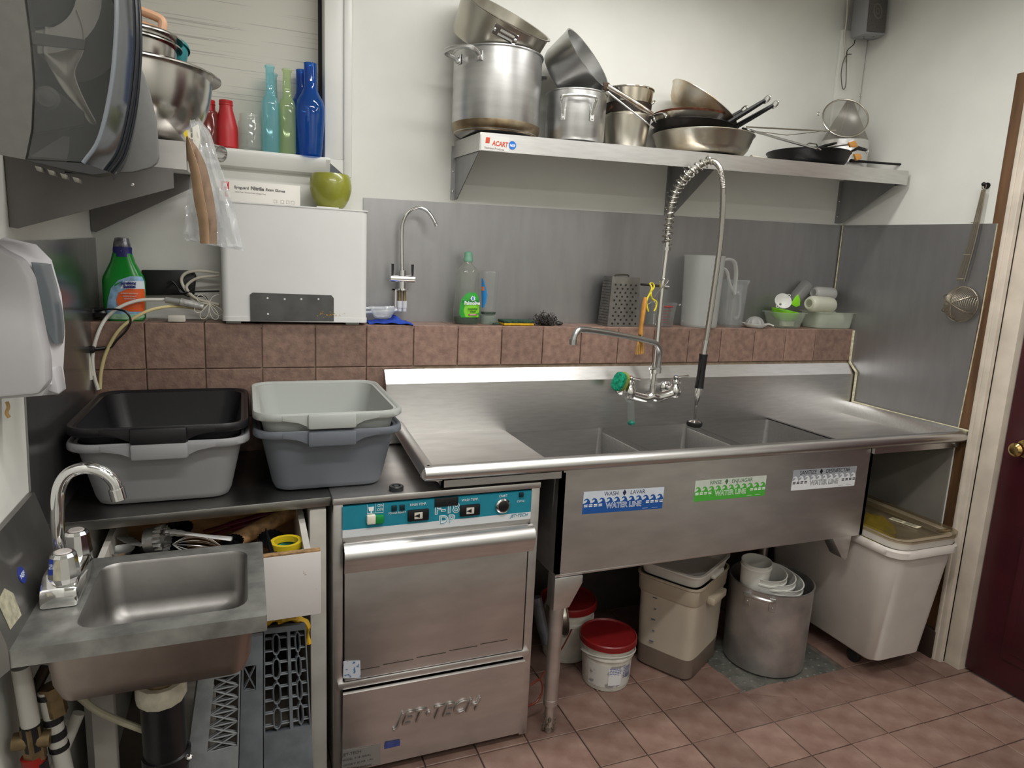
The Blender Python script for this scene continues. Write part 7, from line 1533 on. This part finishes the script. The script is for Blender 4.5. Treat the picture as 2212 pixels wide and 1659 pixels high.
# big aluminium stockpot with white buckets
ax_, ay_ = 2.372, -.54; r = .160; hz_ = .345
ap_ = thing('floor_stockpot', 'big dull aluminium pot on the floor holding white buckets', 'pot', (ax_, ay_, 0)); M = Matrix.Translation((ax_, ay_, .001))
B().lathe([(0, 0), (r*.93, 0), (r*.97, .006), (r*.975, .02), (r, hz_-.004), (r+.003, hz_), (r-.003, hz_+.001), (r*.955, .03), (0, .015)], 56, M).out('body', alu_d, ap_)
an, zz = local_angle(M, (2.1919,-0.66,0.311))
b = B(); loop(M, r, zz+.022, an, .046, .012, .04, b, .0075); h = b.out('handle', alu, ap_)
for du in (-.046, .046): b = B(); plate(M, r, zz+.012, an, du, .045, .024, b); rivet(M, r, zz+.0, an, du, b); rivet(M, r, zz-.017, an, du, b); b.out('handle_plate', alu_d, h)
def bucket(c, r, h, axis, label):
    M = Mx(c, axis); B_ = B().lathe([(0, 0), (r*.9, 0), (r*.92, .004), (r*.975, h*.82), (r*1.03, h*.83), (r*1.03, h*.87), (r*.985, h*.88), (r*1.0, h), (r*1.02, h+.002), (r*.975, h+.002), (r*.90, .008), (0, .006)], 40, M)
    return solo(B_, 'white_bucket', mat('bucket_white', 'd3d2cc', .4), label, 'bucket', 'white plastic buckets in the big pot')
bucket((2.372, -.535, .20), .106, .155, (.05, -.12, 1), 'largest white bucket nested lowest in the big aluminium pot')
bucket((2.350, -.54, .225), .094, .150, (.0, -.10, 1), 'white bucket second from the bottom in the big aluminium pot')
bucket((2.322, -.545, .25), .080, .140, (-.02, -.10, 1), 'white bucket third from the bottom in the big aluminium pot')
bucket((2.276, -.548, .322), .057, .115, (-.04, -.08, 1), 'smallest white bucket on top in the big aluminium pot')
# ingredient bin on castors
ib = thing('ingredient_bin', 'tall white wheeled ingredient bin with a clear lid at the right of the sink', 'bin', (2.80, -.50, 0))
binw = mat('bin_white', 'c9c1ba', .42, noise=.06, scale=8)
f0, f1 = Vector((2.6434,-0.8139,0.075)), Vector((2.8933,-0.8263,0.075)); g0, g1 = Vector((2.62,-0.7229,0.5272)), Vector((2.93,-0.8305,0.5176))
x0, x1 = 2.655, 2.945; yf0, yb0 = -.80, -.22
def ring(xa, xb, ya, yb, z, r): return [(x, y, z) for x, y in rrect(xa, ya, xb, yb, r, 6)]
def stack(b, rings, capb=True, capt=False):
    t = b.bm; R = [[t.verts.new(p) for p in q] for q in rings]; n = len(R[0])
    for A, D in zip(R, R[1:]):
        for i in range(n): t.faces.new((A[i], A[(i+1) % n], D[(i+1) % n], D[i]))
    if capb: t.faces.new(R[0][::-1])
    if capt: t.faces.new(R[-1])
    return b
zf_, zr_ = .545, .61
b = B(); stack(b, [ring(2.675, 2.925, -.785, -.25, .07, .03), ring(2.665, 2.935, -.805, -.24, .08, .045), ring(2.635, 2.962, -.862, -.20, .54, .06)], True, False); b.out('body', binw, ib, sharp=50)
b = B(); stack(b, [ring(2.630, 2.966, -.868, -.195, .525, .062), ring(2.622, 2.974, -.878, -.188, .532, .066), ring(2.622, 2.974, -.878, -.188, .555, .066), ring(2.630, 2.966, -.870, -.195, .562, .064)], False, False); b.out('rolled_rim', binw, ib, sharp=50)
lid = B(); stack(lid, [ring(2.636, 2.962, -.868, -.195, .563, .062), ring(2.634, 2.964, -.872, -.192, .595, .064)], False, False); lo = lid.out('lid', mat('lid_white', 'cdc7bf', .4), ib, sharp=50)
b = B(); stack(b, [ring(2.630, 2.968, -.876, -.190, .590, .066), ring(2.630, 2.968, -.876, -.190, .606, .066), ring(2.646, 2.952, -.860, -.205, .610, .06), ring(2.660, 2.938, -.845, -.22, .602, .05)], False, True); b.out('lid_window', glass('lid_clear', 'a08e70', .16, .1, 1.), lo, sharp=40, label='clear lid pane')
b = B(); stack(b, [ring(2.645, 2.953, -.862, -.204, .5925, .06), ring(2.663, 2.935, -.842, -.222, .5925, .05)], False, False); b.out('lid_rim_strip', MATS['lid_white'], lo)
q = (2.8251,-0.7293,0.612); Ml = Matrix.Translation((q[0], q[1], .6035)) @ Matrix.Rotation(F_(-78), 4, 'Z')
b = B(); b.box((-.055, -.017, 0), (.055, .017, .0006), 0, 1, Ml); st = b.out('price_sticker', mat('sticker_cream', 'd6cdb0', .5), lo); b = B()
for k in range(8): b.box((-.05+k*.005, -.008, .0006), (-.048+k*.005, .012, .001), 0, 1, Ml)
for k in range(3): b.box((.0, -.010+k*.009, .0006), (.045, -.006+k*.009, .001), 0, 1, Ml)
o = b.out('sticker_print', ink, st); o['kind'] = 'stuff'
b = B(); b.box((2.865, -.85, .603), (2.925, -.83, .611), .002); b.out('lid_tab', MATS['lid_clear'], lo)
random.seed(8)
yel = mat('yellow_bag', 'c4b012', .45, noise=.2, scale=25)
for k, (px, r) in enumerate((((3.1027,-0.3959,0.5), .07), ((2.9774,-0.5596,0.5), .085))):
    b = B(); c0 = Vector(px); c0.x = min(max(c0.x, 2.74), 2.87); c0.z = .505; b.ball(c0, r, (1, 1.1, .7), 18)
    for v in b.bm.verts: v.co += Vector((random.uniform(-1, 1), random.uniform(-1, 1), random.uniform(-1, 1)))*.006
    solo(b, 'yellow_packet', yel, ('crumpled yellow packet at the back inside the ingredient bin', 'crumpled yellow packet at the front inside the ingredient bin')[k], 'packet')
for x, y in ((2.715, -.68), (2.90, -.68), (2.715, -.32), (2.90, -.32)):
    cs = B(); cs.box((x-.02, y-.02, .06), (x+.02, y+.02, .078), .002); co = cs.out('castor', mat('castor_steel', (.3, .3, .3), .4, 1.), ib); w_ = B(); w_.lathe([(0, -.012), (.026, -.012), (.030, -.006), (.030, .006), (.026, .012), (0, .012)], 22, Mx((x, y, .0305), (1, 0, 0))); w_.out('wheel', mat('wheel_black', '191919', .6), co)
